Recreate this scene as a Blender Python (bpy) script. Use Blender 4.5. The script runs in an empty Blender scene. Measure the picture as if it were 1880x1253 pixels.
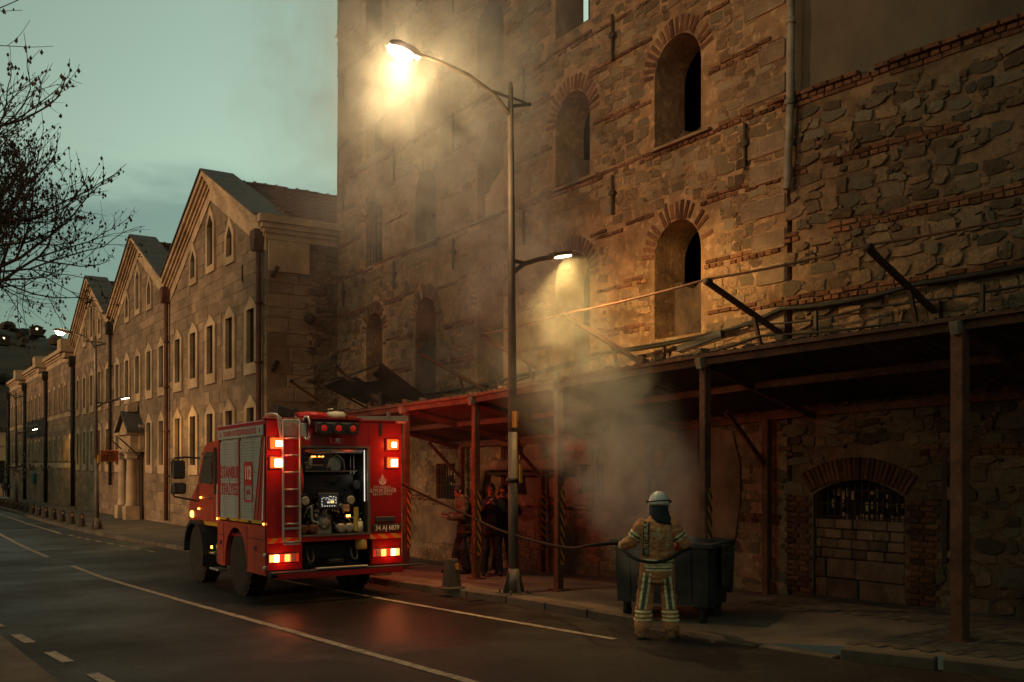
import bpy, bmesh, math, random
from mathutils import Vector, Matrix, noise
from mathutils.bvhtree import BVHTree

R = math.radians
PI = math.pi
rnd = random.Random(11)
sc = bpy.context.scene
COL = sc.collection
V = Vector

# ------------------------------------------------------------------ camera, sky, sun, exposure
YAW = math.atan(1155 / 1780)
cam_d = bpy.data.cameras.new('camera')
cam_d.sensor_width = 36
cam_d.lens = 36 * 1780 / 1880
cam_d.shift_y = (850 - 626.5) / 1880
cam_d.clip_start = 0.1
cam_d.clip_end = 3000
cam = bpy.data.objects.new('camera', cam_d)
cam.location = (0, 0, 2.17)
cam.rotation_euler = (R(90), 0, -YAW)
COL.objects.link(cam)
sc.camera = cam

SUN_EL, SUN_AZ = R(9), R(-99)       # azimuth measured from +Y towards +X
world = bpy.data.worlds.new('World')
sc.world = world
world.use_nodes = True
wn, wl = world.node_tree.nodes, world.node_tree.links
wn.clear()


def N(nt, t, **kw):
    n = nt.nodes.new(t)
    for k, v in kw.items():
        if k.startswith('i_'):
            n.inputs[k[2:].replace('_', ' ')].default_value = v
        else:
            setattr(n, k, v)
    return n


wt = world.node_tree
sky = N(wt, 'ShaderNodeTexSky', sky_type='NISHITA', sun_disc=False, sun_elevation=SUN_EL, sun_rotation=SUN_AZ,
        altitude=50, air_density=1.0, dust_density=1.5, ozone_density=1.0)
tint = N(wt, 'ShaderNodeMix', data_type='RGBA', blend_type='MULTIPLY')
tint.inputs[0].default_value = 1
tint.inputs[7].default_value = (1.09, 1.34, .96, 1)
desat = N(wt, 'ShaderNodeHueSaturation')
desat.inputs['Saturation'].default_value = 0.42
desat.inputs['Hue'].default_value = 0.5
tc = N(wt, 'ShaderNodeTexCoord')
sep = N(wt, 'ShaderNodeSeparateXYZ')
wl.new(tc.outputs['Generated'], sep.inputs[0])
# cloud bank low over the horizon, streaked sideways
cmap = N(wt, 'ShaderNodeMapping')
cmap.inputs['Scale'].default_value = (3.0, 3.0, 11.0)
wl.new(tc.outputs['Generated'], cmap.inputs[0])
cn = N(wt, 'ShaderNodeTexNoise')
cn.inputs['Scale'].default_value = 1.3
cn.inputs['Detail'].default_value = 9
cn.inputs['Roughness'].default_value = 0.55
wl.new(cmap.outputs[0], cn.inputs['Vector'])
el = N(wt, 'ShaderNodeMapRange')
el.inputs['From Min'].default_value = 0.20
el.inputs['From Max'].default_value = 0.335
el.inputs['To Min'].default_value = 1.0
el.inputs['To Max'].default_value = 0.0
wl.new(sep.outputs['Z'], el.inputs['Value'])
cadd = N(wt, 'ShaderNodeMath', operation='MULTIPLY_ADD')
cadd.inputs[1].default_value = 0.9
wl.new(cn.outputs['Fac'], cadd.inputs[0])
wl.new(el.outputs[0], cadd.inputs[2])
cm = N(wt, 'ShaderNodeMapRange', interpolation_type='SMOOTHSTEP')
cm.inputs['From Min'].default_value = 0.78
cm.inputs['From Max'].default_value = 1.12
cm.inputs['To Min'].default_value = 0
cm.inputs['To Max'].default_value = 0.72
wl.new(cadd.outputs[0], cm.inputs['Value'])
cmix = N(wt, 'ShaderNodeMix', data_type='RGBA')
wl.new(cm.outputs[0], cmix.inputs[0])
wl.new(sky.outputs[0], desat.inputs['Color'])
wl.new(desat.outputs[0], tint.inputs[6])
wl.new(tint.outputs[2], cmix.inputs[6])
cdark = N(wt, 'ShaderNodeMix', data_type='RGBA', blend_type='MULTIPLY')
cdark.inputs[0].default_value = 1
cdark.inputs[7].default_value = (0.30, 0.37, 0.44, 1)
wl.new(tint.outputs[2], cdark.inputs[6])
wl.new(cdark.outputs[2], cmix.inputs[7])
bg = N(wt, 'ShaderNodeBackground')
bg.inputs['Strength'].default_value = 0.14
wo = N(wt, 'ShaderNodeOutputWorld')
# thin high veil, brightest ahead to the right where the day is going
gd = N(wt, 'ShaderNodeVectorMath', operation='DOT_PRODUCT')
gd.inputs[1].default_value = (math.sin(R(48)) * .93, math.cos(R(48)) * .93, .37)
wl.new(tc.outputs['Generated'], gd.inputs[0])
gm = N(wt, 'ShaderNodeMapRange')
gm.inputs['From Min'].default_value = 0.55
gm.inputs['From Max'].default_value = 1.0
gm.inputs['To Min'].default_value = 0.72
gm.inputs['To Max'].default_value = 1.65
wl.new(gd.outputs['Value'], gm.inputs['Value'])
gx = N(wt, 'ShaderNodeMix', data_type='RGBA', blend_type='MULTIPLY')
gx.inputs[0].default_value = 1
wl.new(cmix.outputs[2], gx.inputs[6])
wl.new(gm.outputs[0], gx.inputs[7])
wl.new(gx.outputs[2], bg.inputs['Color'])
wl.new(bg.outputs[0], wo.inputs['Surface'])

sun_d = bpy.data.lights.new('sun', 'SUN')
sun_d.energy = 1.2
sun_d.angle = R(12)
sun_d.color = (1, 0.50, 0.25)
sun = bpy.data.objects.new('sun', sun_d)
sdir = V((math.sin(SUN_AZ) * math.cos(SUN_EL), math.cos(SUN_AZ) * math.cos(SUN_EL), math.sin(SUN_EL)))
sun.rotation_euler = sdir.to_track_quat('Z', 'Y').to_euler()
COL.objects.link(sun)

sc.view_settings.view_transform = 'Standard'
sc.view_settings.look = 'None'
sc.view_settings.exposure = 0.0
sc.view_settings.gamma = 1.0
sc.view_settings.use_curve_mapping = False
sc.render.engine = 'CYCLES'
sc.cycles.use_denoising = True
sc.cycles.volume_step_rate = 2.0
sc.cycles.volume_max_steps = 128
sc.cycles.max_bounces = 6
sc.cycles.volume_bounces = 0
sc.cycles.sample_clamp_indirect = 4


# ------------------------------------------------------------------ helpers
def gz(y):
    """road level along the street: it falls away gently"""
    return -0.0134 * (y - 10) if y > -20 else 0.4


WLOC = {}


def link(o):
    COL.objects.link(o)
    return o


def tag(o, label=None, cat=None, group=None, kind=None):
    if label: o['label'] = label
    if cat: o['category'] = cat
    if group: o['group'] = group
    if kind: o['kind'] = kind
    return o


def thing(name, label, cat, loc=(0, 0, 0), rot=(0, 0, 0), group=None):
    o = link(bpy.data.objects.new(name, None))
    o.location = loc
    o.rotation_euler = rot
    o.empty_display_size = 0.2
    WLOC[o] = V(loc)
    return tag(o, label, cat, group)


def setpar(o, parent):
    if parent is not None:
        o.parent = parent


class MB:
    """collects shapes, then makes ONE mesh object"""

    def __init__(s):
        s.v, s.f, s.m, s.s = [], [], [], []

    def add(s, vs, fs, mi=0, sm=False, M=None):
        b = len(s.v)
        if M is not None:
            vs = [M @ V(p) for p in vs]
        s.v += [tuple(p) for p in vs]
        for f in fs:
            s.f.append(tuple(i + b for i in f))
            s.m.append(mi)
            s.s.append(sm)
        return s

    def box(s, c, d, mi=0, M=None, bev=0.0):
        hx, hy, hz = d[0] / 2, d[1] / 2, d[2] / 2
        cx, cy, cz = c
        if bev <= 0 or bev > 0.49 * min(d):
            vs = [(cx + a * hx, cy + b * hy, cz + e * hz) for a in (-1, 1) for b in (-1, 1) for e in (-1, 1)]
            fs = [(0, 1, 3, 2), (4, 6, 7, 5), (0, 4, 5, 1), (2, 3, 7, 6), (0, 2, 6, 4), (1, 5, 7, 3)]
            return s.add(vs, fs, mi, False, M)
        vs, ix = [], {}
        for a in (-1, 1):
            for b in (-1, 1):
                for e in (-1, 1):
                    for ax in range(3):
                        q = [hx - bev, hy - bev, hz - bev]
                        q[ax] += bev
                        ix[(a, b, e, ax)] = len(vs)
                        vs.append((cx + a * q[0], cy + b * q[1], cz + e * q[2]))
        fs = []
        for sg in (-1, 1):
            fs.append([ix[(sg, b, e, 0)] for b, e in ((-1, -1), (1, -1), (1, 1), (-1, 1))])
            fs.append([ix[(a, sg, e, 1)] for a, e in ((-1, -1), (1, -1), (1, 1), (-1, 1))])
            fs.append([ix[(a, b, sg, 2)] for a, b in ((-1, -1), (1, -1), (1, 1), (-1, 1))])
        for p in (-1, 1):
            for q in (-1, 1):
                fs.append([ix[(p, q, -1, 0)], ix[(p, q, 1, 0)], ix[(p, q, 1, 1)], ix[(p, q, -1, 1)]])
                fs.append([ix[(p, -1, q, 0)], ix[(p, 1, q, 0)], ix[(p, 1, q, 2)], ix[(p, -1, q, 2)]])
                fs.append([ix[(-1, p, q, 1)], ix[(1, p, q, 1)], ix[(1, p, q, 2)], ix[(-1, p, q, 2)]])
        for a in (-1, 1):
            for b in (-1, 1):
                for e in (-1, 1):
                    fs.append([ix[(a, b, e, k)] for k in range(3)])
        return s.add(vs, fs, mi, False, M)

    def bar(s, p0, p1, w, h=None, mi=0):
        """rectangular bar between two points"""
        h = h or w
        p0, p1 = V(p0), V(p1)
        d = p1 - p0
        q = d.to_track_quat('Z', 'Y').to_matrix().to_4x4()
        return s.box((0, 0, d.length / 2), (w, h, d.length), mi, Matrix.Translation(p0) @ q)

    def cyl(s, p0, p1, r0, r1=None, n=12, mi=0, caps=True, sm=True):
        r1 = r0 if r1 is None else r1
        p0, p1 = V(p0), V(p1)
        q = (p1 - p0).to_track_quat('Z', 'Y').to_matrix()
        vs = []
        for p, r in ((p0, r0), (p1, r1)):
            for i in range(n):
                a = 2 * PI * i / n
                vs.append(p + q @ V((r * math.cos(a), r * math.sin(a), 0)))
        s.add(vs, [(i, (i + 1) % n, n + (i + 1) % n, n + i) for i in range(n)], mi, sm)
        if caps:
            b = len(s.v) - 2 * n
            for f in ([b + i for i in range(n)][::-1], [b + n + i for i in range(n)]):
                s.f.append(tuple(f)); s.m.append(mi); s.s.append(False)
        return s

    def tube(s, pts, r, n=8, mi=0, r1=None):
        pts = [V(p) for p in pts]
        m = len(pts)
        vs = []
        up = V((0, 0, 1))
        for i, p in enumerate(pts):
            d = (pts[min(i + 1, m - 1)] - pts[max(i - 1, 0)]).normalized()
            a = d.cross(up)
            if a.length < 0.05: a = d.cross(V((1, 0, 0)))
            a.normalize()
            b = a.cross(d)
            rr = r if r1 is None else r + (r1 - r) * i / (m - 1)
            for k in range(n):
                t = 2 * PI * k / n
                vs.append(p + a * (rr * math.cos(t)) + b * (rr * math.sin(t)))
        fs = [(i * n + k, i * n + (k + 1) % n, (i + 1) * n + (k + 1) % n, (i + 1) * n + k) for i in range(m - 1) for k in range(n)]
        s.add(vs, fs, mi, True)
        s.add(vs[:n], [tuple(range(n))[::-1]], mi)
        s.add(vs[-n:], [tuple(range(n))], mi)
        return s

    def lathe(s, prof, c=(0, 0, 0), n=20, mi=0, axis='z', sm=True):
        """prof: (radius, height) pairs"""
        Q = {'z': Matrix.Identity(3), 'x': Matrix.Rotation(R(90), 3, 'Y'), 'y': Matrix.Rotation(R(-90), 3, 'X')}[axis]
        vs = []
        for r, z in prof:
            for i in range(n):
                a = 2 * PI * i / n
                vs.append(V(c) + Q @ V((r * math.cos(a), r * math.sin(a), z)))
        m = len(prof)
        fs = [(j * n + i, j * n + (i + 1) % n, (j + 1) * n + (i + 1) % n, (j + 1) * n + i) for j in range(m - 1) for i in range(n)]
        s.add(vs, fs, mi, sm)
        b = len(s.v) - m * n
        for f in ([b + i for i in range(n)][::-1], [b + (m - 1) * n + i for i in range(n)]):
            s.f.append(tuple(f)); s.m.append(mi); s.s.append(False)
        return s

    def prism(s, poly, a0, a1, axis='x', mi=0):
        """2-D outline pushed along an axis"""
        def P(u, v, a):
            return {'x': (a, u, v), 'y': (u, a, v), 'z': (u, v, a)}[axis]
        n = len(poly)
        vs = [P(u, v, a0) for u, v in poly] + [P(u, v, a1) for u, v in poly]
        fs = [tuple(range(n)), tuple(range(n, 2 * n))[::-1]] + [(i, (i + 1) % n, n + (i + 1) % n, n + i) for i in range(n)]
        return s.add(vs, fs, mi)

    def plate(s, outer, holes, a0, a1, axis='x', mi=0):
        """2-D outline with holes, given thickness a0..a1"""
        bm = bmesh.new()
        es = []
        for loop in [outer] + list(holes):
            vs = [bm.verts.new((u, v, 0)) for u, v in loop]
            es += [bm.edges.new((vs[i], vs[(i + 1) % len(vs)])) for i in range(len(vs))]
        bmesh.ops.triangle_fill(bm, edges=es, use_beauty=True, use_dissolve=False)
        bm.verts.index_update()
        def P(u, v, a):
            return {'x': (a, u, v), 'y': (u, a, v), 'z': (u, v, a)}[axis]
        vv = [v.co.copy() for v in bm.verts]
        n = len(vv)
        ff = [tuple(v.index for v in f.verts) for f in bm.faces]
        be = [(e.verts[0].index, e.verts[1].index) for e in bm.edges if len(e.link_faces) == 1]
        bm.free()
        s.add([P(p.x, p.y, a0) for p in vv] + [P(p.x, p.y, a1) for p in vv],
              ff + [tuple(n + i for i in f)[::-1] for f in ff] + [(a, b, n + b, n + a) for a, b in be], mi)
        return s

    def mesh(s, name, mats, off=None, normals=True):
        me = bpy.data.meshes.new(name)
        vs = s.v
        if off is not None:
            ox, oy, oz = off
            vs = [(x - ox, y - oy, z - oz) for x, y, z in vs]
        me.from_pydata(vs, [], s.f)
        for m in (mats if isinstance(mats, (list, tuple)) else [mats]):
            me.materials.append(m)
        me.polygons.foreach_set('material_index', s.m)
        me.polygons.foreach_set('use_smooth', s.s)
        if normals:
            bm = bmesh.new()
            bm.from_mesh(me)
            bmesh.ops.recalc_face_normals(bm, faces=bm.faces)
            bm.to_mesh(me)
            bm.free()
        me.update()
        return me

    def build(s, name, mats, parent=None, local=False, off=None, normals=True):
        if off is None and parent is not None and not local:
            off = WLOC.get(parent)
        o = link(bpy.data.objects.new(name, s.mesh(name, mats, off, normals)))
        setpar(o, parent)
        if parent is not None and parent in WLOC:
            WLOC[o] = WLOC[parent]
        return o


def copy_tree(o, parent=None):
    c = o.copy()
    COL.objects.link(c)
    if parent is not None:
        c.parent = parent
    for ch in list(o.children):
        copy_tree(ch, c)
    return c


FWD = V((math.sin(YAW), math.cos(YAW), 0))


def pieces(items, name, stuff_name, mats, parent, limit=300, off=None, world_of=None):
    """items: (mesh, matrix).  The ones that show largest become objects, the rest one joined mesh."""
    off = V(off) if off is not None else V((0, 0, 0))
    def big(it):
        p = it[1].translation
        if world_of is not None: p = world_of @ p
        d = p - V((0, 0, 2.17))
        t = d.dot(FWD)
        r = d.x * FWD.y - d.y * FWD.x
        if t < 1: return 0
        a, b = r / t, d.z / t
        if abs(a) > 0.545 or b > 0.49 or b < -0.24: return 0.0001
        s = it[1].to_scale()
        return s.y * s.z / t / t
    items = sorted(items, key=big, reverse=True)
    for me, M in items[:limit]:
        o = link(bpy.data.objects.new(name, me))
        o.parent = parent
        o.matrix_local = Matrix.Translation(-off) @ M
    rest = items[limit:]
    if rest:
        mb = MB()
        for me, M in rest:
            mb.add([M @ v.co for v in me.vertices], [tuple(p.vertices) for p in me.polygons])
        o = mb.build(stuff_name, mats, parent, off=off, normals=False)
        o['kind'] = 'stuff'


def TRS(loc, scale, rz=0.0, rx=0.0):
    return Matrix.Translation(loc) @ Matrix.Rotation(rz, 4, 'Z') @ Matrix.Rotation(rx, 4, 'X') @ Matrix.Diagonal((*scale, 1))


# ------------------------------------------------------------------ materials
def mat(name, c1, c2=None, scale=4.0, rough=0.85, bump=0.0, bscale=None, metal=0.0, c3=None, per=None, detail=8,
        spec=0.3, coord='world', dist=0.0, stain=None, stretch=(1, 1, 1), contrast=(0.35, 0.65), coat=0.0, roughvar=0.0):
    """c1..c2 mixed by noise, c3 sprinkled by a second noise; per: 'object' or 'island' varies the tone piece by piece"""
    if coord == 'world':        # warm tint put into all world-mapped colours against the greenish sky light
        warm = lambda c: (c[0] * 1.14, c[1] * .86, c[2] * .70)
        c1 = warm(c1)
        c2 = warm(c2) if c2 else None
        c3 = warm(c3) if c3 else None
    m = bpy.data.materials.new(name)
    m.use_nodes = True
    nt = m.node_tree
    nt.nodes.clear()
    L = nt.links.new
    out = N(nt, 'ShaderNodeOutputMaterial')
    b = N(nt, 'ShaderNodeBsdfPrincipled')
    L(b.outputs[0], out.inputs['Surface'])
    b.inputs['Roughness'].default_value = rough
    b.inputs['Metallic'].default_value = metal
    b.inputs['Specular IOR Level'].default_value = spec
    b.inputs['Coat Weight'].default_value = coat
    if coord == 'world':
        g = N(nt, 'ShaderNodeNewGeometry').outputs['Position']
    else:
        g = N(nt, 'ShaderNodeTexCoord').outputs['Object']
    mp = N(nt, 'ShaderNodeMapping')
    mp.inputs['Scale'].default_value = stretch
    L(g, mp.inputs['Vector'])
    g = mp.outputs[0]
    c2 = c2 or tuple(x * 0.75 for x in c1)
    n1 = N(nt, 'ShaderNodeTexNoise')
    n1.inputs['Scale'].default_value = scale
    n1.inputs['Detail'].default_value = detail
    n1.inputs['Roughness'].default_value = 0.62
    n1.inputs['Distortion'].default_value = dist
    L(g, n1.inputs['Vector'])
    r1 = N(nt, 'ShaderNodeMapRange')
    r1.inputs['From Min'].default_value = contrast[0]
    r1.inputs['From Max'].default_value = contrast[1]
    L(n1.outputs['Fac'], r1.inputs['Value'])
    mx = N(nt, 'ShaderNodeMix', data_type='RGBA')
    mx.inputs[6].default_value = (*c1, 1)
    mx.inputs[7].default_value = (*c2, 1)
    L(r1.outputs[0], mx.inputs[0])
    col = mx.outputs[2]
    if c3:
        n3 = N(nt, 'ShaderNodeTexNoise')
        n3.inputs['Scale'].default_value = scale * 3.1
        n3.inputs['Detail'].default_value = 5
        L(g, n3.inputs['Vector'])
        r3 = N(nt, 'ShaderNodeMapRange')
        r3.inputs['From Min'].default_value = 0.54
        r3.inputs['From Max'].default_value = 0.66
        L(n3.outputs['Fac'], r3.inputs['Value'])
        m3 = N(nt, 'ShaderNodeMix', data_type='RGBA')
        m3.inputs[7].default_value = (*c3, 1)
        L(r3.outputs[0], m3.inputs[0])
        L(col, m3.inputs[6])
        col = m3.outputs[2]
    if stain:
        ns = N(nt, 'ShaderNodeTexNoise')
        ns.inputs['Scale'].default_value = stain[0]
        ns.inputs['Detail'].default_value = 6
        ns.inputs['Roughness'].default_value = 0.6
        L(g, ns.inputs['Vector'])
        rs = N(nt, 'ShaderNodeMapRange')
        rs.inputs['From Min'].default_value = 0.42
        rs.inputs['From Max'].default_value = 0.64
        rs.inputs['To Min'].default_value = 1.0
        rs.inputs['To Max'].default_value = stain[1]
        L(ns.outputs['Fac'], rs.inputs['Value'])
        ms = N(nt, 'ShaderNodeMix', data_type='RGBA', blend_type='MULTIPLY')
        ms.inputs[0].default_value = 1
        L(col, ms.inputs[6])
        L(rs.outputs[0], ms.inputs[7])
        col = ms.outputs[2]
    if per:
        src = N(nt, 'ShaderNodeObjectInfo').outputs['Random'] if per[0] == 'object' else N(nt, 'ShaderNodeNewGeometry').outputs['Random Per Island']
        hs = N(nt, 'ShaderNodeHueSaturation')
        rv = N(nt, 'ShaderNodeMapRange')
        rv.inputs['To Min'].default_value = per[1]
        rv.inputs['To Max'].default_value = per[2]
        L(src, rv.inputs['Value'])
        L(rv.outputs[0], hs.inputs['Value'])
        if len(per) > 3:
            fr = N(nt, 'ShaderNodeMath', operation='FRACT')
            mu = N(nt, 'ShaderNodeMath', operation='MULTIPLY')
            mu.inputs[1].default_value = 7.31
            L(src, mu.inputs[0])
            L(mu.outputs[0], fr.inputs[0])
            mc = N(nt, 'ShaderNodeMix', data_type='RGBA')
            mc.inputs[7].default_value = (*per[3], 1)
            L(col, mc.inputs[6])
            rr = N(nt, 'ShaderNodeMapRange')
            rr.inputs['From Min'].default_value = 0.3
            L(fr.outputs[0], rr.inputs['Value'])
            L(rr.outputs[0], mc.inputs[0])
            col = mc.outputs[2]
        L(col, hs.inputs['Color'])
        col = hs.outputs[0]
    L(col, b.inputs['Base Color'])
    if roughvar:
        nr = N(nt, 'ShaderNodeTexNoise')
        nr.inputs['Scale'].default_value = 0.45
        nr.inputs['Detail'].default_value = 6
        L(g, nr.inputs['Vector'])
        rr = N(nt, 'ShaderNodeMapRange')
        rr.inputs['From Min'].default_value = 0.35
        rr.inputs['From Max'].default_value = 0.65
        rr.inputs['To Min'].default_value = rough - roughvar
        rr.inputs['To Max'].default_value = rough + roughvar
        L(nr.outputs['Fac'], rr.inputs['Value'])
        L(rr.outputs[0], b.inputs['Roughness'])
    if bump:
        nb = N(nt, 'ShaderNodeTexNoise')
        nb.inputs['Scale'].default_value = bscale or scale * 4
        nb.inputs['Detail'].default_value = 9
        nb.inputs['Roughness'].default_value = 0.7
        L(g, nb.inputs['Vector'])
        bp = N(nt, 'ShaderNodeBump')
        bp.inputs['Strength'].default_value = 1.0
        bp.inputs['Distance'].default_value = bump
        L(nb.outputs['Fac'], bp.inputs['Height'])
        L(bp.outputs[0], b.inputs['Normal'])
    return m


def emis(name, col, strength, base=(0.5, 0.5, 0.5)):
    m = bpy.data.materials.new(name)
    m.use_nodes = True
    b = m.node_tree.nodes['Principled BSDF']
    b.inputs['Base Color'].default_value = (*base, 1)
    b.inputs['Emission Color'].default_value = (*col, 1)
    b.inputs['Emission Strength'].default_value = strength
    b.inputs['Roughness'].default_value = 0.3
    return m


MT = {}
MT['asphalt'] = mat('asphalt', (0.028, 0.025, 0.023), (0.040, 0.035, 0.032), 0.8, 0.58, 0.005, 60, stain=(0.35, 0.62), c3=(0.046, 0.043, 0.04), roughvar=0.12, spec=0.16)
def damp_road(m):
    """grain all over, and water from the pump standing behind the engine: darker and smoother with a ragged edge"""
    nt = m.node_tree
    L = nt.links.new
    b = next(n for n in nt.nodes if n.type == 'BSDF_PRINCIPLED')
    pos = N(nt, 'ShaderNodeNewGeometry').outputs['Position']
    mp = N(nt, 'ShaderNodeMapping')
    mp.inputs['Location'].default_value = (-6.1 / 2.3, -12.4 / 3.2, 0)
    mp.inputs['Scale'].default_value = (1 / 2.3, 1 / 3.2, 0)
    L(pos, mp.inputs['Vector'])
    ln = N(nt, 'ShaderNodeVectorMath', operation='LENGTH')
    L(mp.outputs[0], ln.inputs[0])
    nz = N(nt, 'ShaderNodeTexNoise'); nz.inputs['Scale'].default_value = 1.3; nz.inputs['Detail'].default_value = 7
    L(pos, nz.inputs['Vector'])
    ad = N(nt, 'ShaderNodeMath', operation='MULTIPLY_ADD'); ad.inputs[1].default_value = 1.5
    L(nz.outputs['Fac'], ad.inputs[0]); L(ln.outputs['Value'], ad.inputs[2])
    wt_ = N(nt, 'ShaderNodeMapRange', interpolation_type='SMOOTHSTEP')
    for k, v in (('From Min', 1.25), ('From Max', 2.0), ('To Min', 1.0), ('To Max', 0.0)): wt_.inputs[k].default_value = v
    L(ad.outputs[0], wt_.inputs['Value'])
    rl = b.inputs['Roughness'].links[0].from_socket
    mr = N(nt, 'ShaderNodeMix'); mr.inputs[3].default_value = .34
    L(wt_.outputs[0], mr.inputs[0]); L(rl, mr.inputs[2]); L(mr.outputs[0], b.inputs['Roughness'])
    sp = N(nt, 'ShaderNodeMapRange'); sp.inputs['To Min'].default_value = .16; sp.inputs['To Max'].default_value = .36
    L(wt_.outputs[0], sp.inputs['Value']); L(sp.outputs[0], b.inputs['Specular IOR Level'])
    g1 = N(nt, 'ShaderNodeTexNoise'); g1.inputs['Scale'].default_value = 28; g1.inputs['Detail'].default_value = 3
    L(pos, g1.inputs['Vector'])
    gr = N(nt, 'ShaderNodeMapRange')
    for k, v in (('From Min', .3), ('From Max', .7), ('To Min', .45), ('To Max', 1.5)): gr.inputs[k].default_value = v
    L(g1.outputs['Fac'], gr.inputs['Value'])
    dk = N(nt, 'ShaderNodeMath', operation='MULTIPLY_ADD'); dk.inputs[1].default_value = -.45
    L(wt_.outputs[0], dk.inputs[0]); L(gr.outputs[0], dk.inputs[2])
    cl = b.inputs['Base Color'].links[0].from_socket
    mc = N(nt, 'ShaderNodeMix', data_type='RGBA', blend_type='MULTIPLY'); mc.inputs[0].default_value = 1
    L(cl, mc.inputs[6]); L(dk.outputs[0], mc.inputs[7]); L(mc.outputs[2], b.inputs['Base Color'])


damp_road(MT['asphalt'])
MT['patch'] = mat('asphalt_patch', (0.022, 0.020, 0.018), (0.032, 0.029, 0.026), 3, 0.7, 0.004, 90)
MT['paint'] = mat('road_paint', (0.36, 0.33, 0.27), (0.12, 0.11, 0.09), 9, 0.7, 0.002, 80, contrast=(0.42, 0.68))
MT['paving'] = mat('paving_concrete', (0.15, 0.13, 0.105), (0.10, 0.088, 0.07), 1.6, 0.85, 0.004, 50, stain=(0.7, 0.55))
MT['paver'] = mat('paver_block', (0.11, 0.095, 0.075), (0.075, 0.065, 0.052), 7, 0.85, 0.002, 60, per=('object', 0.65, 1.25), stain=(0.8, 0.6))
MT['paver_i'] = mat('paver_block_field', (0.11, 0.095, 0.075), (0.075, 0.065, 0.052), 7, 0.85, 0.002, 60, per=('island', 0.65, 1.25), stain=(0.8, 0.6))
MT['kerb'] = mat('kerb_stone', (0.115, 0.098, 0.078), (0.07, 0.06, 0.048), 5, 0.85, 0.004, 40, per=('object', 0.75, 1.2))
MT['bollard'] = mat('bollard_iron', (.05, .042, .035), (.032, .027, .023), 5, .7, .002, 40)
MT['ground'] = mat('ground', (0.06, 0.055, 0.04), (0.09, 0.08, 0.06), 0.3, 0.95)
STONE = dict(bump=0.045, bscale=16, rough=0.97, spec=0.1)
MT['mortar'] = mat('lime_mortar', (0.27, 0.195, 0.125), (0.17, 0.12, 0.08), 2.2, stain=(0.55, 0.45), c3=(0.33, 0.25, 0.17), dist=0.6, bump=0.06, bscale=10, rough=0.97, spec=0.1)
MT['rubble'] = mat('rubble_stone', (0.20, 0.145, 0.098), (0.115, 0.088, 0.064), 7, per=('object', 0.6, 1.35, (0.165, 0.112, 0.068)), stain=(0.5, 0.55), c3=(0.27, 0.195, 0.125), **STONE)
MT['rubble_i'] = mat('rubble_field', (0.20, 0.145, 0.098), (0.115, 0.088, 0.064), 7, per=('island', 0.6, 1.35, (0.165, 0.112, 0.068)), stain=(0.5, 0.55), c3=(0.27, 0.195, 0.125), **STONE)
MT['mortar2'] = mat('grey_mortar', (0.21, 0.155, 0.108), (0.12, 0.09, 0.066), 3.5, stain=(0.6, 0.45), dist=0.5, bump=0.06, bscale=11, rough=0.97, spec=0.1)
MT['rubble2'] = mat('dark_rubble', (0.155, 0.115, 0.08), (0.08, 0.062, 0.046), 6, per=('object', 0.5, 1.5, (0.098, 0.073, 0.05)), c3=(0.15, 0.11, 0.075), **STONE)
MT['rubble2_i'] = mat('dark_rubble_field', (0.155, 0.115, 0.08), (0.08, 0.062, 0.046), 6, per=('island', 0.5, 1.5, (0.098, 0.073, 0.05)), c3=(0.15, 0.11, 0.075), **STONE)
MT['brick'] = mat('old_brick', (0.15, 0.076, 0.05), (0.10, 0.055, 0.038), 9, c3=(0.17, 0.115, 0.075), per=('object', 0.55, 1.35), stain=(0.7, 0.6), **STONE)
MT['brick_i'] = mat('old_brick_field', (0.15, 0.076, 0.05), (0.10, 0.055, 0.038), 9, c3=(0.17, 0.115, 0.075), per=('island', 0.55, 1.35), stain=(0.7, 0.6), **STONE)
MT['render'] = mat('cement_render', (0.10, 0.085, 0.066), (0.075, 0.064, 0.05), 1.2, 0.95, 0.012, 30, stain=(0.4, 0.7))
MT['plaster'] = mat('old_plaster', (0.21, 0.155, 0.105), (0.12, 0.088, 0.062), 1.8, 0.95, 0.02, 12, stain=(1.1, 0.5))
MT['pale_plaster'] = mat('pale_plaster', (0.34, 0.27, 0.20), (0.24, 0.185, 0.135), 2.5, 0.95, 0.015, 16, stain=(1.3, 0.6))
MT['infill'] = mat('shaded_infill', (0.075, 0.054, 0.038), (0.035, 0.027, 0.02), 2.2, 0.95, 0.03, 12, stain=(1.1, 0.45))  # darker copy of the old plaster, recess shade put into the colour
MT['niche'] = mat('niche_block', (0.20, 0.15, 0.105), (0.12, 0.09, 0.064), 5, 0.95, 0.02, 16, per=('object', 0.55, 1.3), stain=(1.6, 0.4))
MT['dark_in'] = mat('shaded_plaster', (0.028, 0.023, 0.019), (0.016, 0.014, 0.012), 1.5, 0.95, 0.02, 10)  # near-black so rooms look unlit, their shade put into the colour
MT['joint'] = mat('ashlar_joint', (0.20, 0.155, 0.11), (0.13, 0.10, 0.072), 3, 0.95, 0.01, 20)
MT['ashlar'] = mat('ashlar_block', (0.28, 0.215, 0.15), (0.20, 0.155, 0.11), 2.2, 0.9, 0.008, 18, per=('object', 0.72, 1.18), stain=(0.45, 0.62), stretch=(1, 1, 2.6))
MT['ashlar_i'] = mat('ashlar_field', (0.28, 0.215, 0.15), (0.20, 0.155, 0.11), 2.2, 0.9, 0.008, 18, per=('island', 0.72, 1.18), stain=(0.45, 0.62), stretch=(1, 1, 2.6))
MT['cream'] = mat('cream_stone', (0.46, 0.37, 0.255), (0.36, 0.285, 0.195), 2.5, 0.9, 0.006, 25, stain=(0.9, 0.6))
MT['slate'] = mat('slate_coping', (0.082, 0.078, 0.07), (0.05, 0.048, 0.044), 3, 0.75, 0.006, 14)
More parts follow.
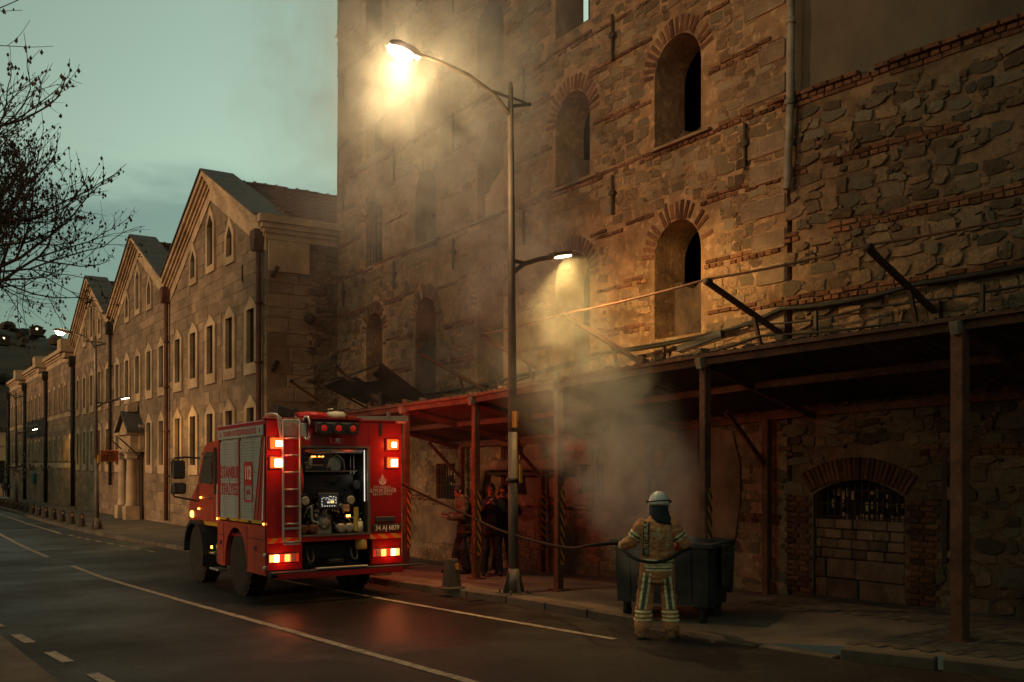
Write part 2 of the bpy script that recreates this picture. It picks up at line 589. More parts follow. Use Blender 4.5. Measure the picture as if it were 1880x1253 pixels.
MT['tile'] = mat('roof_tile', (0.17, 0.075, 0.042), (0.105, 0.05, 0.032), 3, 0.9, 0.006, 20, per=('object', 0.7, 1.2), stain=(1.2, 0.6))
MT['tile_i'] = mat('roof_tile_field', (0.17, 0.075, 0.042), (0.10, 0.048, 0.03), 3, 0.9, 0.006, 20, stain=(1.2, 0.55))
MT['glassdark'] = mat('dark_window_glass', (0.010, 0.009, 0.008), (0.016, 0.014, 0.012), 3, 0.4, spec=0.2)
MT['iron'] = mat('wrought_iron', (0.03, 0.022, 0.017), (0.05, 0.03, 0.02), 12, 0.7, 0.003, 60, metal=0.3)
MT['rust'] = mat('rusty_steel', (0.125, 0.058, 0.032), (0.07, 0.036, 0.023), 5, 0.8, 0.003, 60, stain=(1.8, 0.55), c3=(0.16, 0.075, 0.04))
MT['rustpipe'] = mat('rusty_pipe', (0.115, 0.05, 0.03), (0.06, 0.03, 0.02), 3, 0.75, 0.003, 30)
MT['darkpipe'] = mat('dark_pipe', (0.035, 0.028, 0.024), (0.02, 0.017, 0.015), 3, 0.7)
MT['greypipe'] = mat('grey_drainpipe', (0.20, 0.185, 0.16), (0.13, 0.12, 0.10), 3, 0.6, stain=(1.5, 0.6))
MT['sheet'] = mat('corrugated_sheet', (0.10, 0.08, 0.065), (0.065, 0.05, 0.042), 2, 0.75, 0.002, 30, per=('object', 0.8, 1.2))
MT['cable'] = mat('black_cable', (0.011, 0.010, 0.009), (0.016, 0.014, 0.013), 3, 0.75, spec=0.2)
MT['pole'] = mat('galvanised_pole', (0.13, 0.12, 0.105), (0.09, 0.083, 0.072), 4, 0.6, metal=0.25, stain=(0.8, 0.75))
MT['yellow'] = mat('yellow_paint', (0.42, 0.23, 0.03), (0.30, 0.16, 0.025), 6, 0.6)
MT['black'] = mat('black_paint', (0.018, 0.016, 0.015), (0.026, 0.022, 0.02), 6, 0.6)
MT['bark'] = mat('bark', (0.05, 0.042, 0.034), (0.03, 0.025, 0.02), 6, 0.95)
MT['hill'] = mat('hillside', (0.030, 0.026, 0.018), (0.05, 0.042, 0.028), 0.03, 0.95)
MT['scrub'] = mat('hill_scrub', (0.026, 0.022, 0.015), (0.045, 0.036, 0.022), 0.1, 0.95, per=('island', 0.6, 1.4))
MT['beige'] = mat('beige_render', (0.45, 0.35, 0.22), (0.38, 0.29, 0.18), 0.8, 0.9)

# ------------------------------------------------------------------ ground, road, pavements
def flat_mesh(name, poly_rows, m, kind='structure', label=None):
    """rows of (x0, x1, y, dz): a sheet that follows the street's fall"""
    mb = MB()
    vs, fs = [], []
    for x0, x1, y, dz in poly_rows:
        vs += [(x0, y, gz(y) + dz), (x1, y, gz(y) + dz)]
    for i in range(len(poly_rows) - 1):
        fs.append((2 * i, 2 * i + 1, 2 * i + 3, 2 * i + 2))
    mb.add(vs, fs)
    o = mb.build(name, m)
    tag(o, kind=kind)
    return o


KERB = [(12.5, -30), (11.2, 0), (9.62, 4), (9.28, 5.2), (8.62, 7), (8.36, 9), (8.28, 11), (8.22, 12.6), (7.85, 15), (7.55, 18), (7.15, 22), (6.85, 27), (6.3, 34),
        (6.1, 40), (6.1, 50), (6.25, 62), (6.3, 72), (6.8, 88), (8.2, 104), (11, 124), (20, 160)]


def kerbx(y):
    for (x0, y0), (x1, y1) in zip(KERB, KERB[1:]):
        if y0 <= y <= y1:
            return x0 + (x1 - x0) * (y - y0) / (y1 - y0)
    return KERB[-1][0] if y > 0 else KERB[0][0]


ys = [-30, -10, 0, 3, 5, 6, 7, 8, 9, 10, 11, 12, 13, 14, 15, 16, 18, 20, 22, 24, 27, 30, 34, 38, 42, 47, 52, 57, 62, 67, 72, 80, 88, 96, 104, 114, 124, 140, 160]
mb = MB()
mb.add([(-1500, -200, -3.6), (1500, -200, -3.6), (1500, 2500, -3.6), (-1500, 2500, -3.6)], [(0, 1, 2, 3)])
mb.build('ground', MT['ground'])['kind'] = 'structure'
flat_mesh('road', [(-9 if y < 60 else -9 + (y - 60) * .12, kerbx(y) + 0.05, y, 0) for y in ys], MT['asphalt'])


def kerb_drop(y):
    """the kerb is dropped by the bin"""
    return 0.02 if 7.2 < y < 10.2 else 0.12


def pin(y):
    for (y0, v0), (y1, v1) in zip(PIN, PIN[1:]):
        if y0 <= y <= y1: return v0 + (v1 - v0) * (y - y0) / (y1 - y0)
    return .12


PIN = [(-99, .12), (9, .12), (13, .03), (16, -.05), (22, -.2), (27.5, -.18), (29, .12), (400, .12)]


def pav_z(x, y):
    """pavement level: between engine and bin it falls from the kerb to the wall"""
    k = kerbx(y) + (2.2 if 5 < y < 13 else 1.2)
    f = min(1, max(0, (x - k) / (12 - k)))
    return gz(y) + .12 + (pin(y) - .12) * f


pv = MB()
vs, fs = [], []
for y in ys:
    k = 0.12 if not (7.2 < y < 10.2) else 0.02
    vs += [(kerbx(y) + 0.16, y, gz(y) + k), (kerbx(y) + (2.2 if 5 < y < 13 else 1.2), y, gz(y) + 0.12), (12 if y < 29 else 12.01, y, gz(y) + pin(y)), (16, y, gz(y) + pin(y))]
for i in range(len(ys) - 1):
    for q in range(3): fs.append((4 * i + q, 4 * i + q + 1, 4 * i + q + 5, 4 * i + q + 4))
pv.add(vs, fs)
pavement = pv.build('pavement', MT['paving'])
tag(pavement, kind='structure')
WLOC[pavement] = V((0, 0, 0))
# kerb stones, one by one
y = 3.0
while y < 100:
    ln = 0.98 if y < 45 else 2.0
    x0, x1 = kerbx(y), kerbx(y + ln)
    h = kerb_drop(y + ln / 2)
    mb = MB()
    ym = y + ln / 2
    ang = math.atan2(-(x1 - x0), ln)
    M = Matrix.Translation(((x0 + x1) / 2 + 0.08, ym, gz(ym))) @ Matrix.Rotation(ang, 4, 'Z') @ Matrix.Rotation(R(rnd.uniform(-.4, .4)) - 0.0134, 4, 'X')
    mb.box((0, 0, (h - 0.2) / 2 + 0.004), (0.17, ln - 0.022, h + 0.2), 0, M, 0.014)
    mb.build('kerb_stone', MT['kerb'], pavement)
    y += ln
# paving blocks on the near pavement
pav = []
pm = MB().box((0, 0, 0), (1, 1, 1), 0, None, 0.06).mesh('paver', MT['paver'])
row = 0
yy = 4.2
while yy < 10.0:
    xx = kerbx(yy) + 0.28 + (0.12 if row % 2 else 0)
    while xx < 12.6:
        if not (xx < kerbx(yy) + 2.25 and yy > 6.9):
            pav.append((pm, TRS((xx + .12, yy + .06, gz(yy) + 0.122 + rnd.uniform(-.003, .004)), (0.232, 0.112, 0.02), R(rnd.uniform(-.8, .8)))))
        xx += 0.242
    yy += 0.122
    row += 1
pieces(pav, 'paver', 'paver_field', MT['paver_i'], pavement)

# far side of the road: a low pavement at the bottom-left corner
mb = MB()
for a, b in zip(ys[3:30], ys[4:30]):
    def lx(y): return 1.95 - 0.055 * y
    vs = [(-12, a, gz(a) - .1), (lx(a), a, gz(a) - .1), (lx(a), a, gz(a) + .10), (-12, a, gz(a) + .10),
          (-12, b, gz(b) - .1), (lx(b), b, gz(b) - .1), (lx(b), b, gz(b) + .10), (-12, b, gz(b) + .10)]
    if lx(a) < 1.2 or True:
        mb.add(vs, [(1, 5, 6, 2), (2, 6, 7, 3)])
o = mb.build('far_pavement', MT['paving'])
tag(o, kind='structure')


# painted lines: thin sheets over the asphalt
def stripe(pts, w, name='lane_line', dz=0.0075, m='paint'):
    mb = MB()
    vs, fs = [], []
    for i, (x, y) in enumerate(pts):
        a = V(pts[max(i - 1, 0)]); b = V(pts[min(i + 1, len(pts) - 1)])
        d = (b - a).normalized()
        n = V((d.y, -d.x)) * w / 2
        vs += [(x - n.x, y - n.y, gz(y - n.y) + dz), (x + n.x, y + n.y, gz(y + n.y) + dz)]
    for i in range(len(pts) - 1):
        fs.append((2 * i, 2 * i + 1, 2 * i + 3, 2 * i + 2))
    mb.add(vs, fs)
    o = mb.build(name, MT[m])
    tag(o, kind='structure')
    return o


stripe([(4.9, 5), (4.82, 8.17), (4.6, 10.5), (4.41, 12.75), (4.1, 16), (3.71, 20.8), (3.62, 24)], 0.12, 'centre_line')
stripe([(3.5, 27), (3.45, 32), (3.5, 38), (3.55, 46), (3.6, 60)], 0.12, 'centre_line')
stripe([(7.5, 9.24), (7.2, 11.5), (6.85, 14.49), (6.6, 17), (6.35, 20)], 0.11, 'edge_line')
for i in range(8):
    yy = 27 + i * 1.3
    xx = kerbx(yy) - 0.75
    stripe([(xx, yy), (xx - .03, yy + .75)], 0.10, 'edge_line')
stripe([(5.35, 38), (5.3, 46), (5.4, 58), (5.6, 72)], 0.11, 'edge_line')
for k in range(-1, 9):
    yy = 9.95 + k * 1.62
    xx = 1.80 - (yy - 10.38) * 0.114
    stripe([(xx + .04, yy), (xx - .04, yy + .8)], 0.13, 'lane_dash')
mb = MB()
pp = [(3.73, 26.2), (3.9, 24.3), (6.0, 24.3), (7.0, 25.6), (6.7, 26.4), (5.0, 26.3)]
mb.add([(x, y, gz(y) + .004) for x, y in pp], [tuple(range(6))])
o = mb.build('asphalt_patch', MT['patch']); tag(o, kind='structure')
# a crack wandering from the patch
cr = [(4.4, 24.3), (4.35, 23.6), (4.62, 23.1), (4.55, 22.4), (4.75, 21.6), (4.7, 20.9), (4.85, 20.2)]
stripe(cr, 0.025, 'road_crack', 0.003, 'black')

dg_ = MB()
for k in range(7): dg_.box((7.86 + .055 * k, 13.55, gz(13.55) + .008), (.028, .42, .014))
dg_.box((8.02, 13.33, gz(13.3) + .008), (.42, .03, .016)).box((8.02, 13.77, gz(13.8) + .008), (.42, .03, .016))
tag(dg_.build('drain_grate', MT['iron']), 'small iron drain grate in the gutter by the lamp post', 'drain grate')

# hill behind the town, its scrub and a few lit windows
mb = MB()
vs, fs = [], []
nx, ny = 60, 24
for j in range(ny):
    for i in range(nx):
        x = -260 + i * 12
        y = 190 + j * 14
        t = min(1, j / 12)
        h = -4 + 54 * (t * t * (3 - 2 * t)) * (0.93 + 0.16 * noise.noise(V((x * .013, y * .01, 2)))) + 2.5 * noise.noise(V((x * .05, y * .05, 0)))
        vs.append((x, y, h))
for j in range(ny - 1):
    for i in range(nx - 1):
        a = j * nx + i
        fs.append((a, a + 1, a + nx + 1, a + nx))
mb.add(vs, fs, 0, True)
hill = mb.build('hill', MT['hill']); tag(hill, kind='structure')
mb = MB()
for k in range(1500):
    i = rnd.randrange(nx); j = rnd.randrange(2, 15)
    p = V(vs[j * nx + i]) + V((rnd.uniform(-6, 6), rnd.uniform(-7, 7), -0.5))
    if not (0.02 * p.y - 10 < p.x < .22 * p.y): continue
    r = rnd.uniform(1.2, 3.2)
    hh = r * rnd.uniform(0.9, 1.7)
    pts = []
    for a in range(6):
        t = a * PI / 3
        for lv, rr in ((0.15, .8), (.55, 1.0), (.85, .6)):
            pts.append(p + V((r * rr * math.cos(t) * rnd.uniform(.7, 1.2), r * rr * math.sin(t) * rnd.uniform(.7, 1.2), hh * lv * rnd.uniform(.85, 1.15))))
    pts.append(p + V((0, 0, hh)))
    ff = []
    for a in range(6):
        b = (a + 1) % 6
        for l in range(2):
            ff.append((a * 3 + l, b * 3 + l, b * 3 + l + 1, a * 3 + l + 1))
        ff.append((a * 3 + 2, b * 3 + 2, 18))
    mb.add(pts, ff)
o = mb.build('hill_scrub', MT['scrub'], normals=False); tag(o, kind='stuff')
MT['housewin'] = emis('lit_hill_window', (1, .7, .35), 3.0)
for k, (x, y, z) in enumerate([(22, 236, 29), (28.5, 236, 31.5), (30.5, 244, 24)]):
    t = thing('hill_house', ['small house with one lit window low on the dark hillside', 'small house with one lit window higher on the dark hillside', 'small house with one lit window near the roofs below the hill'][k], 'house', (x, y, z), group='houses with lit windows on the hill')
    MB().box((x, y + 2, z - .3), (2.4, 3, 1.8)).prism([(x - 1.4, z + .6), (x, z + 1.1), (x + 1.4, z + .6)], y + .4, y + 3.6, 'y').build('wall', MT['hill'], t)
    MB().box((x, y + .47, z + .2), (.4, .06, .4)).build('window', MT['housewin'], t)

# ------------------------------------------------------------------ stone variants
def stone_mesh(name, m, seed, sides=8, round_=0.08):
    r = random.Random(seed)
    outer = []
    for i in range(sides):
        a = 2 * PI * (i + r.uniform(-.22, .22)) / sides
        c, s = math.cos(a), math.sin(a)
        q = 1 / max(abs(c), abs(s)) ** 0.9
        rad = 0.50 * q * r.uniform(.78, 1.06)
        outer.append((c * rad, s * rad))
    vs = [(0.3, u, v) for u, v in outer] + [(-.55, u * .93, v * .92) for u, v in outer] + \
         [(-1 * r.uniform(.45, 1.15), u * (1 - round_ * 2.2) + r.uniform(-.03, .03), v * (1 - round_ * 2.2) + r.uniform(-.03, .03)) for u, v in outer] + [(-1.05, 0, 0)]
    n = sides
    fs = []
    for l in range(2):
        for i in range(n):
            fs.append((l * n + i, l * n + (i + 1) % n, (l + 1) * n + (i + 1) % n, (l + 1) * n + i))
    for i in range(n):
        fs.append((2 * n + i, 2 * n + (i + 1) % n, 3 * n))
    return MB().add(vs, fs).mesh(name, m)


def block_mesh(name, m, ch=0.05, seed=0):
    r = random.Random(seed)
    vs = []
    for x, k in ((0.3, 0.5), (-.6, 0.5), (-1, 0.5 - ch)):
        for a, b in ((-1, -1), (1, -1), (1, 1), (-1, 1)):
            vs.append((x, a * k + r.uniform(-.012, .012), b * k + r.uniform(-.012, .012)))
    fs = [(l * 4 + i, l * 4 + (i + 1) % 4, l * 4 + 4 + (i + 1) % 4, l * 4 + 4 + i) for l in range(2) for i in range(4)] + [(8, 9, 10, 11)]
    return MB().add(vs, fs).mesh(name, m)


ST1 = [stone_mesh('rubble_stone', MT['rubble'], 30 + k) for k in range(8)]
ST2 = [stone_mesh('dark_rubble', MT['rubble2'], 60 + k, 7 + k % 4, .06) for k in range(12)]
BR = [block_mesh('brick', MT['brick'], .07, k) for k in range(3)]
ASH = [block_mesh('ashlar', MT['ashlar'], .03, k) for k in range(3)]


def rubble_rows(y0, y1, z0, z1, skip, hr=(.18, .34), wr=(.2, .55), keep=1.0, seed=1, cuts=()):
    r = random.Random(seed)
    out = []
    rows = []
    cuts = sorted(c for c in cuts if z0 < c < z1)
    for a, b in zip([z0] + [c + .085 for c in cuts], [c - .085 for c in cuts] + [z1]):
        k = max(1, round((b - a) / ((hr[0] + hr[1]) / 2)))
        hs = [r.uniform(*hr) for _ in range(k)]
        q = (b - a) / sum(hs)
        z = a
        for h in hs:
            rows.append((z, h * q)); z += h * q
    for z, h in rows:
        y = y0 - r.uniform(0, .3)
        while y < y1:
            w = r.uniform(*wr)
            if r.random() < .16 and h > .2:
                hh = h * r.uniform(.4, .6)
                cand = [(y + w / 2, z + hh / 2, w, hh), (y + w / 2, z + hh + (h - hh) / 2, w, h - hh)]
            else:
                cand = [(y + w / 2, z + h / 2 + r.uniform(-.04, .04), w, h)]
            for a, b, ww, hh in cand:
                if y0 < a < y1 and not skip(a, b, ww, hh) and r.random() < keep:
                    out.append((a, b, ww * r.uniform(.94, 1.08), hh * r.uniform(.92, 1.08)))
                    for q in range(r.choice((0, 1, 1, 2))):      # small chinking stones in the joints
                        e, g = a + ww * r.choice((-.5, .5)) + r.uniform(-.03, .03), b + hh * r.uniform(-.55, .55)
                        sm_ = r.uniform(.05, .11)
                        if not skip(e, g, sm_, sm_): out.append((e, g, sm_ * r.uniform(.9, 1.8), sm_))
            y += w
    return out


# ------------------------------------------------------------------ the tall ruined stone building
TB = thing('ruined_warehouse', 'tall ruined rubble stone building with five columns of arched window openings', 'building', (12, 19.5, 0))
COLY = [25.88, 22.69, 19.44, 16.20, 13.03]
ROWT = [6.55, 9.88, 13.03, 16.4]
WB = {(0, 0): 3.2, (0, 1): 3.2, (0, 2): 3.2, (0, 3): 3.2, (0, 4): 4.45}
openings = []
for rI, top in enumerate(ROWT):
    for cI, yc in enumerate(COLY):
        w = 1.12 + 0.05 * cI / 2
        bot = WB.get((rI, cI), {1: 7.95, 2: 11.15, 3: 14.4}.get(rI))
        openings.append((yc, w, bot, top, rI, cI))


def arch_poly(yc, w, bot, top, n=12):
    r = w / 2
    pts = [(yc - r, bot), (yc + r, bot)]
    for i in range(n + 1):
        a = PI * i / n
        pts.append((yc + r * math.cos(a), top - r + r * math.sin(a)))
    return pts


LOWIN = [(21.6, 1.0, 1.25, 2.15), (18.35, 1.25, 1.45, 2.55), (15.55, .85, 1.55, 2.45)]      # small barred windows below the canopy
outer = [(10.5, -.4), (28.6, -.7), (28.63, 5), (28.55, 8.2), (28.62, 11), (28.56, 14.2), (28.6, 18.4), (10.5, 18.4)]
holes = [arch_poly(*o[:4]) for o in openings] + [[(yc - w / 2, b), (yc + w / 2, b), (yc + w / 2, t), (yc - w / 2, t)] for yc, w, b, t in LOWIN]
MB().plate(outer, holes, 12.0, 12.75).build('wall', MT['mortar'], TB)
# rooms behind: a back wall near-black with painted-in shade (with the gap that lets the sky in), floors and ends
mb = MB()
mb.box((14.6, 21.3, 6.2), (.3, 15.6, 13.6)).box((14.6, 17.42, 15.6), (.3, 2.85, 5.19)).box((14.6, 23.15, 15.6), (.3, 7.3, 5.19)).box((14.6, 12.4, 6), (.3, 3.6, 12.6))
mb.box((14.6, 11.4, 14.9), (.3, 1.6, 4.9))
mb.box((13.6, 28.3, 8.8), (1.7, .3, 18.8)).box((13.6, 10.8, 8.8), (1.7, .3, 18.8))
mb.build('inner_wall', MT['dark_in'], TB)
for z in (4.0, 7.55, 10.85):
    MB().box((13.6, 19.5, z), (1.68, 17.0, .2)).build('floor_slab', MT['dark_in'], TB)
# what fills each opening
def ragged(yc, w, bot, h, r, slope=0.0):
    n = 7
    pts = [(yc - w / 2 - .0, bot), (yc + w / 2 + .0, bot)]
    for i in range(n + 1):
        f = i / n
        pts.append((yc + w / 2 - w * f, bot + h + slope * (0.5 - f) + (r.uniform(-.1, .1) if 0 < i < n else 0)))
    return pts
rr = random.Random(5)
fills = {(0, 0): (1.3, .45, 'plaster', 0.3), (0, 1): (2.05, .03, 'plaster', 0), (0, 2): (1.5, .3, 'plaster', -.7), (0, 3): (1.8, .5, 'plaster', .3), (0, 4): (1.0, .5, 'plaster', .2),
         (1, 1): (.75, .3, 'plaster', .2), (1, 2): (.95, .22, 'pale_plaster', -.5), (1, 3): (.65, .4, 'plaster', .3), (1, 4): (.3, .4, 'plaster', .1),
         (2, 0): (1.15, .3, 'plaster', 0), (2, 1): (1.2, .35, 'plaster', .2), (2, 2): (.5, .4, 'plaster', -.4), (2, 3): (.25, .5, 'dark_in', 0),
         (3, 1): (.8, .4, 'plaster', 0), (3, 3): (1.0, .4, 'plaster', .2)}
for (yc, w, bot, top, ri, ci) in openings:
    f = fills.get((ri, ci))
    if not f: continue
    h, dep, mm, sl = f
    mb = MB().prism(ragged(yc, w + .0, bot, min(h, top - bot - w * .32), rr, sl), 12.0 + dep, 12.0 + dep + .26, 'x')
    mb.build('window_infill', MT['infill' if mm == 'plaster' else mm], TB)
# pale blocked jamb seen through the two nearest windows, wood frame in the far one
MB().prism([(12.62, 8.0), (13.06, 8.0), (13.1, 8.6), (13.02, 9.2), (12.72, 9.3), (12.6, 9.1)], 12.78, 13.0, 'x').build('pale_infill', MT['pale_plaster'], TB)
MB().prism([(12.66, 4.6), (13.0, 4.55), (13.02, 5.6), (12.95, 6.0), (12.68, 6.02)], 12.74, 12.9, 'x').build('pale_infill', MT['pale_plaster'], TB)
yc = COLY[0]
mb = MB()
for dy in (-.5, -.17, .17, .5): mb.box((12.3, yc + dy, 8.75), (.06, .06, 1.6))
for z in (8.0, 8.6, 9.25): mb.box((12.31, yc, z), (.05, 1.06, .06))
mb.build('window_frame', MT['iron'], TB)
mb = MB()
for dy in (-.4, -.2, 0, .2, .4): mb.box((12.08, yc + dy, 8.28), (.025, .025, .6))
mb.box((12.08, yc, 8.58), (.03, 1.06, .03))
mb.build('window_rail', MT['iron'], TB)

# voussoirs and string courses of brick
bricks = []
for (yc, w, bot, top, ri, ci) in openings:
    r0 = w / 2
    n = 19
    for i in range(n):
        a = PI * (i + .5) / n
        if rnd.random() < (.4 if (ci, ri) == (1, 1) else .1): continue
        rc = r0 + 0.17
        cy, cz = yc + rc * math.cos(a), top - r0 + rc * math.sin(a)
        M = TRS((12.0, cy, cz), (rnd.uniform(.018, .04), .075, .32 + rnd.uniform(-.05, .03)), 0, PI / 2 - a + PI)
        M = Matrix.Translation((12.0, cy, cz)) @ Matrix.Rotation(a - PI / 2 + rnd.uniform(-.05, .05), 4, 'X') @ Matrix.Diagonal((rnd.uniform(.01, .035), .078, .31 + rnd.uniform(-.05, .03), 1))
        bricks.append((rnd.choice(BR), M))
COURSES = [4.72, 5.62, 6.72, 7.9, 8.95, 10.02, 10.85, 12.05, 13.25, 14.3, 15.3, 16.6]


def in_open(y, z, w=0.0, h=0.0, ring=0.0):
    for (yc, ww, bot, top, ri, ci) in openings:
        if abs(y - yc) < ww / 2 + ring * .25 + w / 2 and bot - h / 2 < z < top - ww / 2: return True
        if z >= top - ww / 2 - h / 2 and math.hypot(y - yc, z - (top - ww / 2)) < ww / 2 + ring + max(w, h) / 2 * .8: return True
    for yc, ww, b, t in LOWIN:
        if abs(y - yc) < ww / 2 + w / 2 and b - h / 2 < z < t + h / 2: return True
    return False


for cz in COURSES + [3.1, 1.25]:
    for k, (dz, bw) in enumerate(((0.04, .27), (-.045, .145))):
        y = 10.55 + rnd.uniform(0, .1)
        gapseed = rnd.uniform(0, 50)
        while y < 28.4:
            w = bw * rnd.uniform(.9, 1.08)
            worn = noise.noise(V((y * .55, cz * 3 + gapseed, 0)))
            if not in_open(y + w / 2, cz, w, .1, .3) and worn > -.28 and rnd.random() < .9:
                bricks.append((rnd.choice(BR), TRS((12.0, y + w / 2, cz + dz + rnd.uniform(-.008, .008) + .03 * noise.noise(V((y * .3, cz, 1)))), (rnd.uniform(.02, .045), w - .015, .066))))
            y += w + .008
pieces(bricks, 'brick', 'brick_course', MT['brick_i'], TB, off=(12, 19.5, 0))


def skipT(y, z, w, h):
    return in_open(y, z, w, h, .33)


stones = []
for a, b, w, h in rubble_rows(10.6, 28.45, -.1, 18.2, skipT, (.12, .25), (.14, .46), 1.0, 3, COURSES + [3.1, 1.25]):
    k = noise.noise(V((a * .45, b * .5, 7))) + .35 * noise.noise(V((a * 1.5, b * 1.5, 3)))
    if k < -.32: continue
    dep = max(.005, .011 + .016 * k + rnd.uniform(-.008, .012))
    stones.append((rnd.choice(ST1), TRS((12.0, a, b), (dep, w, h), 0, R(rnd.uniform(-7, 7)))))
# big pale quoins at the near corner and along the seam
for z in (6.3, 6.85, 7.3, 8.2, 8.75, 5.2, 5.75, 4.5, 9.6, 3.9):
    w = rnd.uniform(.5, .95)
    MB().box((11.985, 10.52 + w / 2, z), (.07, w, .3), 0, None, .012).build('quoin', MT['pale_plaster'], TB)
pieces(stones, 'stone', 'rubble', MT['rubble_i'], TB, off=(12, 19.5, 0))
# iron wall anchors
for z0, z1 in ((7.0, 7.78), (10.0, 10.92), (13.4, 14.3)):
    for y in (27.97, 24.44, 21.1, 17.92, 14.8, 11.33):
        MB().box((11.93, y, (z0 + z1) / 2), (.05, .05, z1 - z0), 0, None, .01).cyl((11.88, y, z0 * .45 + z1 * .55), (12.02, y, z0 * .45 + z1 * .55), .06, .06, 8).box((11.93, y, z0 * .45 + z1 * .55), (.06, .16, .07)).build('wall_anchor', MT['iron'], TB)
# sills: thin stone ledges under the second row
for yc in COLY[1:]:
    MB().box((11.97, yc + rnd.uniform(-.2, .3), 7.93), (.14, 1.5, .05)).build('sill', MT['plaster'], TB)
# barred windows under the canopy, with the pale lettered boards inside
for k, (yc, w, b, t) in enumerate(LOWIN):
    mb = MB()
    n = 7
    for i in range(n): mb.box((12.05, yc - w / 2 + w * (i + .5) / n, (b + t) / 2), (.02, .02, t - b))
    for j in range(4): mb.box((12.065, yc, b + (t - b) * (j + .5) / 4), (.02, w, .02))
    g = mb.build('window_grille', MT['iron'], TB)
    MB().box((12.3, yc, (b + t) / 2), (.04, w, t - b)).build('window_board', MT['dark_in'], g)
    mb = MB()
    for q in range(9):
        mb.box((12.27, yc - w * .4 + q * w * .1, t - .2 - .1 * rnd.random()), (.01, .05 * rnd.uniform(.6, 1.2), .22 * rnd.uniform(.5, 1.1)))
    for q in range(5):
        mb.box((12.27, yc - w * .3 + q * w * .12, t - .5 - .12 * rnd.random()), (.01, .06, .07))
    mb.build('pale_glass', MT['cream'], g)
# plastered patch low on the wall, ragged edge
for (yc, w, z0, z1) in ((21.9, 2.6, 0.1, 1.1), (12.3, 1.7, .1, 2.9), (17.2, 1.6, 1.3, 3.2)):
    pts = []
    for i in range(14):
        a = 2 * PI * i / 14
        q = 1 / max(abs(math.cos(a)), abs(math.sin(a))) ** .8
        pts.append((yc + w / 2 * math.cos(a) * q * rnd.uniform(.85, 1.05), (z0 + z1) / 2 + (z1 - z0) / 2 * math.sin(a) * q * rnd.uniform(.85, 1.0)))
    MB().prism(pts, 11.955, 12.01, 'x').build('plaster_patch', MT['plaster'], TB)

# ------------------------------------------------------------------ the wall to the right, bent away from the street
RA = R(5.8)
RW = thing('stone_wall', 'dark rubble stone wall with brick courses and a rendered upper storey, at far right', 'wall', (12, 10.47, 0), (0, 0, RA))
RWM = Matrix.Translation((12, 10.47, 0)) @ Matrix.Rotation(RA, 4, 'Z')
nc, nw = -1.2, 1.5
def segarch(yc, w, bot, spring, rise, n=10):
    pts = [(yc - w / 2, bot), (yc + w / 2, bot)]
    for i in range(n + 1):
        f = i / n * 2 - 1
        pts.append((yc - f * w / 2, spring + rise * (1 - f * f)))
    return pts
MB().plate([(-.07, -.4), (-9, -.4), (-9, 7.9), (-.07, 7.9)], [segarch(nc, nw, .1, 1.68, .24)], 0, .7).build('wall', MT['mortar2'], RW, True)
MB().box((.36, -4.5, 13.2), (.6, 9, 10.55)).build('rendered_wall', MT['render'], RW, True)
# brick ledge under the render
bri = []
for k, (z, bw, proud) in enumerate(((7.93, .26, .10), (7.85, .15, .05), (7.78, .26, .03))):
    y = -9
    while y < 0:
        w = bw * rnd.uniform(.93, 1.05)
        if rnd.random() < .95: bri.append((rnd.choice(BR), TRS((0, y + w / 2, z + rnd.uniform(-.008, .006)), (proud * rnd.uniform(.8, 1.1), w - .012, .07))))
        y += w
for z in (6.74, 5.72, 4.72, 3.3, 2.35):
    for dz, bw in ((.045, .27), (-.04, .15)):
        y = -9
        while y < -.05:
            w = bw * rnd.uniform(.92, 1.06)
            if noise.noise(V((y * .7, z * 2, 4))) > -.38 and not (abs(y + w / 2 - nc) < 1.0 and z < 2.5):
                bri.append((rnd.choice(BR), TRS((0, y + w / 2, z + dz + rnd.uniform(-.01, .01)), (rnd.uniform(.02, .045), w - .016, .07))))
            y += w
# arch of the barred window and its brick jambs
for i in range(24):
    f = (i + .5) / 24 * 2 - 1
    yy = nc - f * (nw / 2 + .12)
    zz = 1.68 + .24 * (1 - f * f) + .17
    M = Matrix.Translation((0, yy, zz)) @ Matrix.Rotation(f * .62, 4, 'X') @ Matrix.Diagonal((rnd.uniform(.03, .055), .062, .32, 1))
    bri.append((rnd.choice(BR), M))
for sgn in (-1, 1):
    for j in range(18):
        z = .2 + j * .083
        for q in range(2):
            w = .2
            bri.append((rnd.choice(BR), TRS((0, nc + sgn * (nw / 2 + .13 + q * .215 + (j % 2) * .06), z), (rnd.uniform(.025, .05), w, .066))))
pieces(bri, 'brick', 'brick_course', MT['brick_i'], RW, world_of=RWM)


def skipR(y, z, w, h):
    if abs(y - nc) < nw / 2 + .42 + w / 2 and z < 1.72: return True
    if abs(y - nc) < nw / 2 + .12 + w / 2 and z - h / 2 < 2.28 - .3 * ((y - nc) / .9) ** 2: return True
    return z + h / 2 > 7.74


stn = []
for a, b, w, h in rubble_rows(-8.9, -.04, -.05, 7.8, skipR, (.12, .31), (.13, .5), .985, 9, (6.74, 5.72, 4.72, 3.3, 2.35)):
    stn.append((rnd.choice(ST2), TRS((0, a, b), (rnd.uniform(.015, .06), w, h), 0, R(rnd.uniform(-12, 12)))))
pieces(stn, 'stone', 'rubble', MT['rubble2_i'], RW, world_of=RWM)
